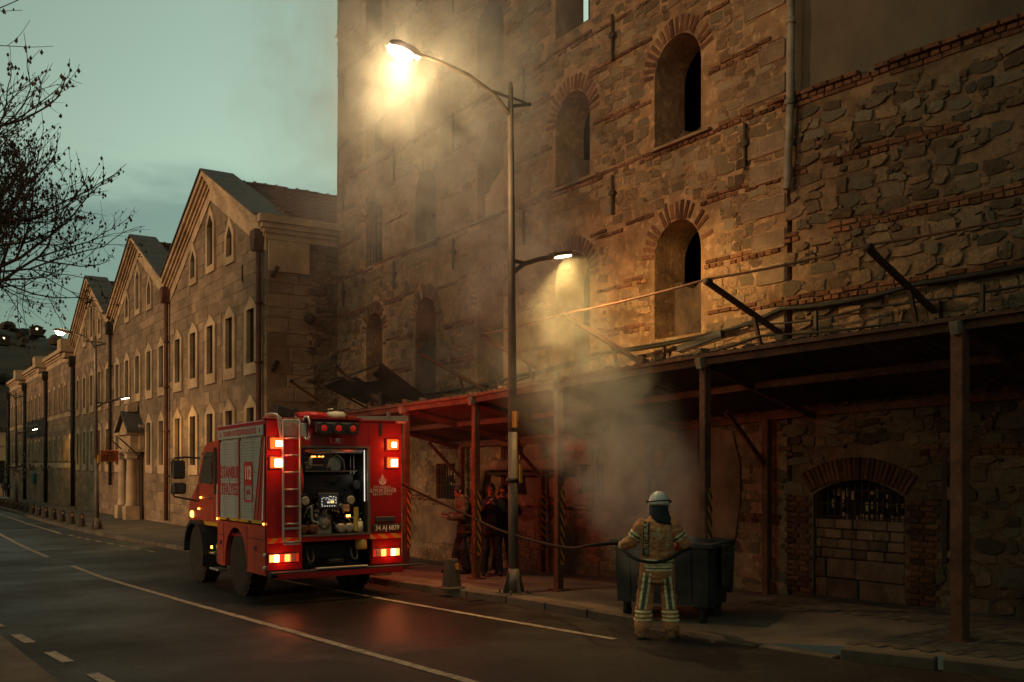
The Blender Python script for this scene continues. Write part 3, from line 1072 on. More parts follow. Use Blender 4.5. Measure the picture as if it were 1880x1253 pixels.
# the bricked-up niche: pale blocks below, grille above
blk = []
z = .12
while z < 1.2:
    h = .3 if z < .5 else .15
    y = nc - nw / 2 + .02
    while y < nc + nw / 2 - .05:
        w = min(rnd.uniform(.42, .8) if z < .5 else rnd.uniform(.22, .34), nc + nw / 2 - .01 - y)
        o = MB().box((.14 + rnd.uniform(-.02, .02), y + w / 2, z + h / 2), (.22, w - .014, h - .014), 0, None, .012).build('block', MT['niche'], RW, True)
        y += w
    z += h
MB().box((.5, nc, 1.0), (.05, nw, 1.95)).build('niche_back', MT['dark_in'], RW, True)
mb = MB()
for i in range(13): mb.box((.13, nc - nw / 2 + .06 + i * .115, 1.53), (.016, .016, .68))
for z in (1.35, 1.55, 1.75): mb.box((.145, nc, z), (.016, nw, .018))
mb.build('window_grille', MT['iron'], RW, True)
mb = MB()
for q in range(16):
    yy = nc - nw * .42 + q * nw * .054
    for z in (1.35, 1.53, 1.7):
        if rnd.random() < .62: mb.box((.3, yy, z + rnd.uniform(-.03, .03)), (.01, .05 * rnd.uniform(.4, 1.3), .13 * rnd.uniform(.4, 1.1)))
mb.build('broken_pane', MT['cream'], RW, True)
MB().box((-.02, nc - 1.35, 1.55), (.05, .07, 1.5)).build('wall_pipe', MT['iron'], RW, True)
# grey drainpipe at the seam of the two walls
DP = thing('drainpipe', 'grey drainpipe running down the seam between tall wall and dark wall', 'drainpipe', (11.86, 10.3, 6.4))
MB().tube([(11.86, 10.3, 18), (11.86, 10.3, 9.0), (11.87, 10.32, 7.8), (11.86, 10.38, 6.45)], .065, 12).build('pipe', MT['greypipe'], DP)
for z in (9.0, 7.75, 12.5): MB().cyl((11.86, 10.3 if z > 8 else 10.325, z), (11.86, 10.3 if z > 8 else 10.325, z + .08), .08, .08, 12).build('collar', MT['greypipe'], DP)
MB().box((11.98, 10.49, 3.7), (.09, .07, 8.2)).build('seam', MT['black'], RW, False, off=None) if False else None

# ------------------------------------------------------------------ the long ashlar building with three gables
LX = 9.74
LB = thing('ashlar_building', 'long grey ashlar stone building with three street gables and cream window surrounds', 'building', (LX, 28.6, 0))
LO = (LX, 28.6, 0)
YB = [28.6, 40.4, 51.9, 63.4, 75.0, 87.0, 99.0]
GAP = 12.15          # top of the wall below the gable copings
wins = []            # (yc, zb, zt, w, kind)
for k in range(6):
    yc = (YB[k] + YB[k + 1]) / 2
    gab = k < 3
    for i in range(-2, 3):
        y = yc + 2.25 * i
        if gab:
            wins.append((y, 5.31, 7.0, .74, 'main', k))
            if not (k == 1 and i == 0): wins.append((y, 2.08, 3.9, .74, 'main', k))
        else:
            wins.append((y, 5.55, 7.05, .56, 'flat', k))
            wins.append((y, 2.35, 3.7, .56, 'flat', k))
    if gab:
        wins.append((yc, 9.13, 10.93, .66, 'lancet', k))
        for s in (-1, 1): wins.append((yc + 2.27 * s, 9.05, 10.08, .6, 'lancet', k))


def win_hole(y, zb, zt, w, kind):
    if kind == 'lancet':
        return [(y - w / 2, zb), (y + w / 2, zb), (y + w / 2, zt - .36), (y, zt), (y - w / 2, zt - .36)]
    return [(y - w / 2, zb), (y + w / 2, zb), (y + w / 2, zt), (y - w / 2, zt)]


for k in range(6):
    y0, y1 = YB[k], YB[k + 1]
    yc = (y0 + y1) / 2
    out = [(y0, -2), (y1, -2), (y1, 9.3)] + ([(yc, GAP)] if k < 3 else []) + [(y0, 9.3)]
    hs = [win_hole(*w[:5]) for w in wins if w[5] == k]
    if k == 1: hs.append([(yc - .75, -1.5), (yc + .75, -1.5), (yc + .75, 2.55), (yc - .75, 2.55)])
    MB().plate(out, hs, LX, LX + .6).build('wall', MT['joint'], LB)
MB().box((10.9, 28.62 + .3, 3.6), (1.1, .6, 11.4)).box((11.75, 28.62 + .3, 3.6), (.6, .6, 11.4)).build('side_wall', MT['joint'], LB)
mb = MB()
mb.box((11.2, 64, 4), (.2, 70, 11)).build('inner_wall', MT['dark_in'], LB)

# windows: surround (the part), pane and grille (its sub-parts)
wproto = {}
for (y, zb, zt, w, kind, k) in sorted(wins):
    key = (kind, round(zt - zb, 2))
    if key in wproto:
        c = copy_tree(wproto[key], LB)
        c.location = V((LX, y, zb)) - V(LO)
        continue
    h = zt - zb
    if kind == 'main':
        fw = .27
        outer = [(-w / 2 - fw, -.36), (w / 2 + fw, -.36), (w / 2 + fw, h + .02), (0, h + .42), (-w / 2 - fw, h + .02)]
    elif kind == 'flat':
        fw = .17
        outer = [(-w / 2 - fw, -.05), (w / 2 + fw, -.05), (w / 2 + fw, h + .22), (-w / 2 - fw, h + .22)]
    else:
        fw = .2
        outer = [(-w / 2 - fw, -.25), (w / 2 + fw, -.25), (w / 2 + fw, h - .3), (0, h + .32), (-w / 2 - fw, h - .3)]
    fr = MB().plate(outer, [win_hole(0, 0, h, w, kind)], -.075, .0)
    fr.plate([(-w / 2 - .02, -.02), (w / 2 + .02, -.02), (w / 2 + .02, h + .02), (-w / 2 - .02, h + .02)] if kind != 'lancet' else
             [(-w / 2 - .02, -.02), (w / 2 + .02, -.02), (w / 2 + .02, h - .35), (0, h + .03), (-w / 2 - .02, h - .35)], [win_hole(0, 0, h, w - .001, kind)], .002, .075)
    o = fr.build('window', MT['cream'], LB, local=True)
    o.location = V((LX, y, zb)) - V(LO)
    MB().box((.085, 0, h / 2), (.02, w + .02, h)).build('pane', MT['glassdark'], o, local=True)
    g = MB()
    nv = 5 if kind != 'flat' else 3
    for i in range(nv): g.box((.045, -w / 2 + w * (i + .5) / nv, (h - (.2 if kind == 'lancet' else 0)) / 2), (.022, .022, h - (.2 if kind == 'lancet' else 0)))
    for j in range(int(h / .3)): g.box((.06, 0, .15 + .3 * j), (.018, w, .022))
    g.build('grille', MT['iron'], o, local=True)
    wproto[key] = o

# ashlar facing
def skipA(y, z, w, h):
    for (yw, zb, zt, ww, kind, k) in wins:
        fw = {'main': .27, 'flat': .17, 'lancet': .2}[kind]
        lo, hi = {'main': (.36, .2), 'flat': (.05, .22), 'lancet': (.25, -.1)}[kind]
        if abs(y - yw) < ww / 2 + fw + w / 2 - .02 and zb - lo - h / 2 < z < zt + hi + h / 2: return True
        if kind != 'flat' and abs(y - yw) < w / 2 + .18 and z < zt + .42 + h / 2 and z > zt: return True
    return abs(y - 46.15) < 1.25 + w / 2 and z < 4.9


blocks = []
r = random.Random(21)
z = -1.4
while z < 12.2:
    h = r.choice([.32, .38, .42, .46, .36])
    y = 28.62
    while y < 99:
        w = r.uniform(.5, 1.25)
        a, b = y + w / 2, z + h / 2
        k = max(i for i in range(6) if YB[i] <= a + 1e-6) if a < 99 else 5
        yc, hwid = (YB[k] + YB[k + 1]) / 2, (YB[k + 1] - YB[k]) / 2
        lim = 9.2 + (GAP - 9.2 - .3) * (1 - abs(a - yc) / hwid) - .25 if k < 3 else 8.95
        parts = [(a, b, w, h)]
        if skipA(a, b, w, h):       # try two half blocks either side of an opening
            parts = [(y + w / 4, b, w / 2, h), (y + 3 * w / 4, b, w / 2, h)]
        for aa, bb, ww, hh in parts:
            if bb + hh / 2 < lim and not skipA(aa, bb, ww, hh) and bb > gz(aa) - .2:
                blocks.append((r.choice(ASH), TRS((LX, aa, bb), (r.uniform(.012, .026), ww - .012, hh - .012), 0)))
        y += w
    z += h
side = []
z = -.6
while z < 8.9:
    h = r.choice([.32, .38, .42, .46])
    x = LX + .01
    while x < 11.1:
        w = r.uniform(.55, 1.0)
        w = min(w, 11.3 - x)
        side.append((r.choice(ASH), Matrix.Translation((x + w / 2, 28.62, z + h / 2)) @ Matrix.Rotation(PI / 2, 4, 'Z') @ Matrix.Diagonal((r.uniform(.015, .04), w - .015, h - .015, 1))))
        x += w
    z += h
pieces(side + blocks, 'ashlar_block', 'ashlar_field', MT['ashlar_i'], LB, off=LO)
rub = []
for a, b, w, h in rubble_rows(11.05, 12.0, -.4, 9.0, lambda *q: False, (.14, .28), (.18, .4), .95, 31):
    rub.append((r.choice(ST1), Matrix.Translation((a, 28.615, b)) @ Matrix.Rotation(PI / 2, 4, 'Z') @ Matrix.Diagonal((r.uniform(.03, .07), w, h, 1))))
pieces(rub, 'stone', 'rubble', MT['rubble_i'], LB, off=LO)
MB().box((10.42, 28.585, 8.45), (1.3, .08, .95), 0, None, .01).build('corner_stone', MT['cream'], LB)

# raking cornices with slate copings
def slope_box(mb, y0, z0, y1, z1, x0, x1, lo, hi):
    """a moulding along a slope, cut plumb at both ends"""
    vs = []
    for y, z in ((y0, z0), (y1, z1)):
        for x in (x0, x1):
            for d in (lo, hi):
                vs.append((x, y, z + d))
    mb.add(vs, [(0, 1, 3, 2), (4, 6, 7, 5), (0, 4, 5, 1), (2, 3, 7, 6), (0, 2, 6, 4), (1, 5, 7, 3)])


for k in range(3):
    y0, y1 = YB[k], YB[k + 1]
    yc = (y0 + y1) / 2
    for s, ya in ((0, y0), (1, y1)):
        e0, e1 = 9.3, GAP
        mb = MB()
        slope_box(mb, ya, e0, yc, e1, LX - .05, LX + .05, -.72, -.3)
        slope_box(mb, ya, e0, yc, e1, LX - .11, LX + .06, -.30, -.17)
        slope_box(mb, ya, e0, yc, e1, LX - .18, LX + .07, -.17, -.04)
        slope_box(mb, ya, e0, yc, e1, LX - .27, LX + .08, -.04, .10)
        slope_box(mb, ya, e0, yc, e1, LX - .36, LX + .09, .10, .30)
        mb.build('raking_cornice', MT['cream'], LB)
        # slate slabs
        n = 7
        for i in range(n):
            f0, f1 = i / n, (i + 1) / n - .006
            mb = MB()
            slope_box(mb, ya + (yc - ya) * f0, e0 + (e1 - e0) * f0, ya + (yc - ya) * f1, e0 + (e1 - e0) * f1, LX - .42, LX + .75, .302 + rnd.uniform(0, .012), .37)
            mb.build('coping_slab', MT['slate'], LB)
# eaves cornice of the side and of the flat-topped sections
mb = MB()
for d, z0, z1 in ((.06, 8.93, 9.12), (.13, 9.12, 9.25), (.22, 9.25, 9.4), (.32, 9.4, 9.62)):
    mb.box(((LX - d + 12.0) / 2, 28.6 - d / 2, (z0 + z1) / 2), (12.0 - LX + d, d + .02, z1 - z0))
mb.build('eaves_cornice', MT['cream'], LB)
for k in range(3, 6):
    mb = MB()
    for d, z0, z1 in ((.05, 8.6, 8.95), (.12, 8.95, 9.08), (.22, 9.08, 9.22), (.34, 9.22, 9.45)):
        mb.box((LX - d / 2 + .05, (YB[k] + YB[k + 1]) / 2, (z0 + z1) / 2), (d + .1, YB[k + 1] - YB[k], z1 - z0))
    mb.build('eaves_cornice', MT['cream'], LB)
    mb = MB()
    mb.box((LX - .4, YB[k] + .75, 9.25), (.85, 1.2, .8), 0, None, .03).box((LX - .3, YB[k] + .75, 8.68), (.6, .95, .34), 0, None, .05).box((LX - .2, YB[k] + .75, 8.36), (.4, .7, .3), 0, None, .05)
    mb.build('cornice_console', MT['cream'], LB)
    MB().box((LX - .02, (YB[k] + YB[k + 1]) / 2, 5.2), (.06, YB[k + 1] - YB[k] - .02, .26)).build('sill_course', MT['cream'], LB)
    MB().box((LX - .02, (YB[k] + YB[k + 1]) / 2, 2.0), (.06, YB[k + 1] - YB[k] - .02, .3)).build('sill_course', MT['cream'], LB)
# tiled roofs behind the gables
def tile_roof(name, x0, x1, yr, zr, ye, ze):
    """pantile rows stepping down from the ridge to the eaves"""
    L = math.hypot(ye - yr, ze - zr)
    nr = int(L / .28)
    ncol = int((x1 - x0) / .2)
    dy, dz = (ye - yr) / L, (ze - zr) / L
    nrm = V((0, -dz if dy > 0 else dz, abs(dy))).normalized()
    mb = MB()
    vs, fs = [], []
    W = ncol * 4 + 1
    for j in range(nr):
        for q, lift in ((0, .035), (1, .075)):
            s = (j + q) * .28 + (0.02 if q else 0)
            for i in range(W):
                x = x0 + i * .05
                b = .035 * math.cos(i * PI / 2) + lift + .012 * noise.noise(V((i * .3, j * .9, yr)))
                p = V((x, yr + dy * s, zr + dz * s)) + nrm * b
                vs.append(p)
    for j in range(2 * nr - 1):
        for i in range(W - 1):
            a = j * W + i
            fs.append((a, a + 1, a + W + 1, a + W))
    mb.add(vs, fs, 0, False)
    o = mb.build(name, MT['tile_i'], LB, normals=False)
    o['kind'] = 'stuff'
    return o


ridge = MB().lathe([(.13, 0), (.14, .06), (.105, .1), (.1, .44)], (0, 0, 0), 10, 0, 'x').mesh('ridge_tile', MT['tile'])
for k in range(3):
    yc = (YB[k] + YB[k + 1]) / 2
    for ye in (YB[k], YB[k + 1]):
        tile_roof('roof_tiles', LX + .78, LX + (9 if k == 0 else 6), yc, 12.15, ye, 9.6)
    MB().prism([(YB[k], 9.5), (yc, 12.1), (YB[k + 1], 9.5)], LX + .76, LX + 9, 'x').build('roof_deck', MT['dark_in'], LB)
    for i in range(16 if k == 0 else 8):
        o = link(bpy.data.objects.new('ridge_tile', ridge)); o.parent = LB
        o.location = V((LX + .7 + i * .4, yc, 12.2 + rnd.uniform(-.01, .02))) - V(LO)
        o.rotation_euler = (0, R(-2), 0)
    # the ragged edge of verge tiles along the coping
    verge = MB().lathe([(.09, 0), (.1, .05), (.08, .3)], (0, 0, 0), 8, 0, 'x').mesh('verge_tile', MT['tile'])
    for ye in (YB[k], YB[k + 1]):
        for i in range(15):
            f = (i + .6) / 15
            o = link(bpy.data.objects.new('verge_tile', verge)); o.parent = LB
            o.location = V((LX + .66, yc + (ye - yc) * f, 12.22 + (9.68 - 12.22) * f + rnd.uniform(-.01, .03))) - V(LO)
MB().prism([(LX + .3, 9.35), (16, 9.35), (16, 10.2), (LX + .3, 9.55)], 63.4, 99, 'y').build('roof_deck', MT['slate'], LB)

# downpipes with hopper heads
for k in range(7):
    y = YB[k] + (.32 if k == 0 else 0)
    m = MT['rustpipe'] if k < 2 else MT['darkpipe']
    zt = 8.95 if k < 3 else 8.3
    zb = gz(y) + (1.6 if k == 2 else .25)
    x = LX - .16
    o = MB().cyl((x, y, zb), (x, y, zt), .085 if k < 3 else .12, None, 12).build('downpipe', m, LB)
    MB().prism([(y - .12, zt - .35), (y + .12, zt - .35), (y + .24, zt), (y + .24, zt + .28), (y - .24, zt + .28), (y - .24, zt)], x - .2, x + .14, 'x').build('hopper_head', m, o)
    mb = MB()
    for z in (1.6, 3.4, 5.2, 7.0):
        if z > zb: mb.cyl((x, y, z), (x, y, z + .07), .115 if k < 3 else .14, None, 12)
    mb.build('pipe_collar', m, o)
# two small lead spouts and an iron anchor on the front
MB().box((LX - .03, 30.9, 8.25), (.05, .06, .55)).build('wall_anchor', MT['iron'], LB)
for z in (7.95, 5.1): MB().box((9.95, 28.5, z), (.12, .16, .35), 0, Matrix.Translation((9.95, 28.5, z)) @ Matrix.Rotation(R(25), 4, 'Y') @ Matrix.Translation((-9.95, -28.5, -z))).build('iron_bracket', MT['iron'], LB)
MB().lathe([(.02, 0), (.12, .05), (.2, .16), (.12, .3), (.02, .34)], (11.05, 28.5, 6.45), 9).build('weed_tuft', MT['scrub'], LB)

# the columned doorway in the second gable
yc = (YB[1] + YB[2]) / 2
x = LX - .5
zg = gz(yc) + .12
P = MB().box((LX - .12, yc, 3.3), (.24, 2.5, 1.1), 0, None, .02).build('doorway', MT['cream'], LB)
for s in (-.85, .85):
    MB().box((x, yc + s, zg + .3), (.62, .62, .62), 0, None, .02).build('pedestal', MT['cream'], P)
    MB().lathe([(.25, 0), (.27, .06), (.22, .14), (.215, 1.0), (.185, 2.05), (.2, 2.1)], (x, yc + s, zg + .6), 20).build('column', MT['cream'], P)
    MB().box((x, yc + s, zg + 2.83), (.5, .5, .26), 0, None, .03).box((x, yc + s, zg + 2.96), (.58, .58, .06)).build('capital', MT['cream'], P)
    MB().box((LX + .1, yc + s * .98, zg + 1.3), (.2, .2, 2.8)).build('jamb', MT['cream'], P)
MB().box((x + .2, yc, 2.72), (.85, 2.45, .14), 0, None, .01).box((x + .25, yc, 3.1), (.7, 2.3, .62), 0, None, .01).box((x + .2, yc, 3.47), (1.0, 2.6, .13), 0, None, .02).build('entablature', MT['cream'], P)
MB().prism([(yc - 1.25, 3.54), (yc + 1.25, 3.54), (yc, 4.3)], LX - .6, LX - .02, 'x').build('tympanum', MT['cream'], P)
for s in (-1, 1):
    mb = MB(); slope_box(mb, yc + s * 1.4, 3.5, yc, 4.38, LX - .78, LX - .02, 0, .12); mb.build('pediment_cornice', MT['slate'], P)
MB().box((LX - .35, yc, 4.62), (.4, .42, .34), 0, None, .03).box((LX - .35, yc, 4.86), (.3, .3, .16), 0, None, .04).build('finial', MT['cream'], P)
MB().box((LX + .2, yc, 1.2), (.08, 1.5, 3.2)).build('door', MT['iron'], P)
for dy in (-1.5, .55):
    MB().tube([(LX - .15, yc + dy, 2.35), (LX - 1.1, yc + dy + .12, 3.25)], .03, 8).build('flagpole', MT['iron'], LB)

# things hanging on the far part
B = thing('banner', 'black cloth banner with faint lettering hung on the far flat-topped facade', 'banner', (LX - .12, 81, 4.9))
mb = MB()
vs, fs = [], []
for i in range(17):
    for j in range(2):
        vs.append((LX - .1 - .03 * math.sin(i * 1.1 + j), 75.4 + i * .68, 4.15 + 1.25 * j + .04 * math.sin(i * .9)))
for i in range(16): fs.append((2 * i, 2 * i + 2, 2 * i + 3, 2 * i + 1))
mb.add(vs, fs).build('cloth', MT['black'], B)
mb = MB()
for row, (z, n) in enumerate(((5.0, 13), (4.7, 19), (4.42, 11))):
    y = 84.2
    for i in range(n):
        w = .16 + .2 * rnd.random()
        mb.box((LX - .145, y - w / 2, z), (.004, w, .13)); y -= w + .14
mb.build('lettering', MT['greypipe'], B)
t = thing('shop_sign', 'small teal sign box by a doorway on the far facade', 'sign', (LX - .15, 81.5, .9))
MB().box((LX - .15, 81.4, 1.0), (.2, 1.1, .8), 0, None, .03).build('sign_box', mat('teal_board', (.03, .15, .13), (.02, .09, .08), 3, .5), t)
MB().box((LX - .26, 81.4, 1.05), (.012, .7, .25)).build('sign_face', mat('teal_face', (.06, .25, .22), (.05, .2, .18), 3, .5), t)

# unseen house added across the road to shade the near end of the street
OB = thing('shade_house', 'plain four storey house added unseen across the road to shade the street', 'building', (-13, -8, 0))
MB().box((-15, -10.0, 7.6), (9, 32, 16.4)).build('wall', MT['beige'], OB)
MB().prism([(-20, 15.8), (-10, 15.8), (-15, 18.2)], -26.4, 6.4, 'y').build('roof', MT['tile_i'], OB)
MB().box((-15, 9.1, 2.4), (9, 6.1, 6.4)).build('shade_annexe_wall', MT['beige'], OB)  # unseen low wing, added to shade the wall under the canopy
MB().prism([(-20, 5.6), (-10, 5.6), (-15, 7.4)], 6.45, 12.5, 'y').build('shade_annexe_roof', MT['tile_i'], OB)
for k in range(7):
    for z in (1.6, 4.9, 8.2, 11.5):
        w = MB().box((-10.47, -23.5 + k * 4.5, z), (.12, 1.2, 1.8)).build('window', MT['glassdark'], OB)
        MB().plate([(-24.25 + k * 4.5, z - 1.05), (-22.75 + k * 4.5, z - 1.05), (-22.75 + k * 4.5, z + 1.05), (-24.25 + k * 4.5, z + 1.05)], [[(-24.1 + k * 4.5, z - .9), (-22.9 + k * 4.5, z - .9), (-22.9 + k * 4.5, z + .9), (-24.1 + k * 4.5, z + .9)]], -10.5, -10.36).build('frame', MT['cream'], w)

MB().box((-11, 76, 2.9), (8, 46, 7.8)).build('far_shade_wall', MT['beige'], OB)  # second unseen house, added to shade the far facade
MB().prism([(-15.5, 6.82), (-6.5, 6.82), (-11, 8.6)], 52.7, 99.3, 'y').build('far_shade_roof', MT['tile_i'], OB)

# beige block closing the street
EB = thing('beige_building', 'low beige rendered building with a dark window closing the far end of the street', 'building', (9.6, 113, -1))
MB().box((8.4, 117, 1.7), (4.6, 8, 7.6)).build('wall', MT['beige'], EB)
MB().box((8.4, 117, 5.62), (5.1, 8.6, .3)).prism([(5.7, 5.78), (11.1, 5.78), (8.4, 6.7)], 112.5, 121.5, 'y').build('roof', MT['slate'], EB)
w = MB().box((9.75, 112.98, 1.2), (1.5, .08, 2.2)).build('window', MT['glassdark'], EB)
MB().plate([(8.9, 0), (10.6, 0), (10.6, 2.4), (8.9, 2.4)], [[(9.02, .12), (10.48, .12), (10.48, 2.28), (9.02, 2.28)]], 112.9, 113.0, 'y').build('window_frame', MT['black'], w)
MB().box((8.4, 112.96, 3.9), (4.6, .06, .12)).build('string_course', MT['cream'], EB)

# ------------------------------------------------------------------ the tin canopy along the foot of the walls
def lerp_tab(tab, y):
    for (y0, v0), (y1, v1) in zip(tab, tab[1:]):
        if y <= y1: return v0 + (v1 - v0) * (y - y0) / (y1 - y0)
    return tab[-1][1]


CX = [(2, 11.2), (4.5, 10.55), (6.39, 10.12), (9.9, 9.62), (12.87, 9.24), (15.24, 9.08), (17.9, 9.0), (21.6, 8.95)]       # front edge
CZ = [(2, 3.95), (6.4, 3.74), (9.9, 3.62), (12.87, 3.48), (15.24, 3.36), (21.6, 3.26)]
CB = [(2, 12.9), (10.4, 11.98), (21.6, 11.93)]                                                                        # back edge
def cfx(y): return lerp_tab(CX, y)
def cfz(y): return lerp_tab(CZ, y)
def cbx(y): return lerp_tab(CB, y)
DROP = 0.62

CN = thing('canopy', 'rusty steel canopy with corrugated tin roof along the foot of the stone walls', 'canopy', (10, 13, 0))
FPOST = [4.0, 6.39, 9.9, 12.87, 15.24, 17.9, 20.6]
yy = 2.6
edges = []
while yy < 21.5:
    edges.append(yy); yy += .86
for a in edges:
    b = min(a + .90, 21.6)
    mb = MB()
    n = 18
    vs, fs = [], []
    for i in range(n + 1):
        y = a + (b - a) * i / n
        ph = (y / .15) * 2 * PI
        w = .022 * max(-0.6, min(.6, math.cos(ph))) / .6
        for q in (0, 1):
            x = cfx(y) - .10 if q == 0 else cbx(y) + .06
            z = cfz(y) + .06 - (DROP if q else 0) + w + (.004 if int(a / .86) % 2 else 0)
            vs.append((x, y, z))
    for i in range(n): fs.append((2 * i, 2 * i + 1, 2 * i + 3, 2 * i + 2))
    o = mb.add(vs, fs).build('roof_sheet', MT['sheet'], CN)
    md = o.modifiers.new('thick', 'SOLIDIFY'); md.thickness = .004
# front gutter beam in lengths, purlins, wall plate
for nm, f, dz, w, h, m in (('front_beam', 0.0, 0, .07, .1, 'rust'), ('purlin', .42, -.03, .06, .1, 'rust'), ('wall_plate', .97, -.03, .07, .11, 'rust')):
    for a, b in zip([2.6] + FPOST[1:], FPOST[1:] + [21.6]):
        mb = MB()
        P0 = V((cfx(a) + (cbx(a) - cfx(a)) * f, a, cfz(a) - DROP * f + dz - .04))
        P1 = V((cfx(b) + (cbx(b) - cfx(b)) * f, b - .004, cfz(b) - DROP * f + dz - .04))
        mb.bar(P0, P1, w, h)
        if f == 0: mb.bar(P0 + V((-.075, 0, .075)), P1 + V((-.075, 0, .075)), .05, .05)
        mb.build(nm, MT[m], CN)


def hazard(mb, x0, x1, y, z0, z1, axis='y', per=.19, slant=.16):
    """diagonal black and yellow stripes filling a strip facing -y (axis y) or -x"""
    z = z0 - slant
    k = 0
    w = x1 - x0
    while z < z1:
        q = [(x0, z + slant), (x1, z), (x1, z + per / 2), (x0, z + slant + per / 2)]
        q = [(u, min(max(v, z0), z1)) for u, v in q]
        if q[2][1] - q[1][1] + q[3][1] - q[0][1] > .002:
            pts = [(u, y, v) if axis == 'y' else (y, u, v) for u, v in q]
            pts2 = [(u, y + .004, v) if axis == 'y' else (y + .004, u, v) for u, v in q]
            mb.add(pts + pts2, [(0, 1, 2, 3), (4, 7, 6, 5), (0, 4, 5, 1), (1, 5, 6, 2), (2, 6, 7, 3), (3, 7, 4, 0)], k % 2)
        z += per / 2
        k += 1
    return mb


for y in FPOST:
    x = cfx(y) + .02
    zb, zt = pav_z(cfx(y), y) - .02, cfz(y) - .1
    w = .15 if y < 8 else .12
    o = MB().box((x, y, (zb + zt) / 2), (w, w, zt - zb), 0, None, .01).box((x, y, zb + .03), (w + .14, w + .14, .03)).build('post', MT['rust'], CN)
    MB().box((x - .06, y - .02, zt + .05), (.2, .1, .14), 0, Matrix.Translation((x - .06, y, zt + .05)) @ Matrix.Rotation(R(-14), 4, 'Y') @ Matrix.Translation((-x + .06, -y, -zt - .05))).build('bracket_cap', MT['greypipe'], o)
    if y > 8:
        hazard(MB(), x - .005, x + w / 2 + .012, y - w / 2 - .008, zb + .45, zb + (1.72 if y < 14 else 1.62)).build('hazard_strip', [MT['yellow'], MT['black']], o)
    f = .9
    MB().bar((x + .05, y, zt + .02), (cbx(y) - .1, y, cfz(y) - DROP - .12), .06, .1).build('rafter', MT['rust'], CN)
for y in (10.75, 13.6, 17.0, 20.4):
    x = cbx(y) - .16
    zb, zt = pav_z(11.8, y) - .02, cfz(y) - DROP - .1
    o = MB().box((x, y, (zb + zt) / 2), (.12, .12, zt - zb), 0, None, .01).build('back_post', MT['rust'], CN)
    if y > 12: hazard(MB(), x - .05, x + .06, y - .068, zb + .5, zb + 1.75, per=.16, slant=.1).build('hazard_strip', [MT['yellow'], MT['black']], o)
    MB().bar((x - .02, y, zt - .75), (x - .9, y, zt + .1), .05, .07).build('knee_brace', MT['rust'], CN)

# ------------------------------------------------------------------ struts, pipe and cables above the canopy
def strut(tip, foot, label, stub=True):
    tip, foot = V(tip), V(foot)
    t = thing('strut_frame', label, 'steel frame', foot, group='steel struts leaning out above the canopy')
    MB().bar(tip, foot, .07, .07).build('strut', MT['rust'] if tip.y > 11 else MT['iron'], t)
    mid = tip.lerp(foot, .6)
    MB().bar(mid, (mid.x + .22, mid.y, foot.z - .35), .05, .05).build('brace', MT['iron'], t)
    MB().cyl(tip + V((0, -.06, .02)), tip + V((0, .06, .02)), .05, .05, 8).build('clamp', MT['iron'], t)
    MB().box((foot.x + .02, foot.y, foot.z), (.1, .16, .3)).build('foot_plate', MT['iron'], t)
    if stub: MB().box((foot.x - .1, foot.y - .75, foot.z - .1), (.05, .05, .72)).build('stub_post', MT['iron'], t)
    return t


def wx(y): return 12.0 if y > 10.47 else 12 + (10.47 - y) * .1015


TIPS = []
for (y, x, z, fz, lab) in [(8.05, 10.75, 4.95, 4.25, 'dark steel strut nearest the right end, above the barred window'),
                           (10.55, 10.33, 4.86, 4.2, 'dark steel strut by the seam of the two walls, under the fourth window column'),
                           (13.95, 10.2, 4.78, 4.05, 'lamp-lit steel strut right of the lamp post'),
                           (16.7, 10.15, 4.72, 3.95, 'brownish steel strut just left of the lamp post'),
                           (19.6, 10.2, 4.66, 3.9, 'reddish steel strut between lamp post and fire engine'),
                           (24.6, 10.3, 4.75, 3.55, 'thin steel strut behind the fire engine, nearer the torn tarpaulin'),
                           (27.4, 10.05, 4.55, 3.4, 'thin steel strut at the corner of the ashlar building')]:
    strut((x, y, z), (wx(y) - .06, y, fz), lab)
    TIPS.append((x, y, z + .05))


def sag(p, q, d, n=8):
    p, q = V(p), V(q)
    return [p.lerp(q, i / n) - V((0, 0, 4 * d * (i / n) * (1 - i / n))) for i in range(n + 1)]


pts = [(11.15, 5.4, 5.05)] + TIPS[:4]
path = []
for a, b in zip(pts, pts[1:]): path += sag(a, b, .03, 5)[:-1]
path.append(V(pts[-1]))
t = tag(MB().tube(path, .02, 7).build('rail_pipe', MT['rust'], None), 'thin pipe slung along the tips of the steel struts', 'pipe')
t = tag(MB().tube(sag(TIPS[5], TIPS[6], .02) , .015, 6).build('rail_pipe', MT['iron'], None), 'short thin pipe joining the two struts behind the fire engine', 'pipe')


def cable(pts, r, label, seed=0, d=.05):
    rr = random.Random(seed)
    path = []
    for a, b in zip(pts, pts[1:]): path += sag(a, b, d * rr.uniform(.5, 1.5), 6)[:-1]
    path.append(V(pts[-1]))
    return tag(MB().tube(path, r, 6).build('cable', MT['cable'], None), label, 'cable', 'cables along the wall above the canopy')


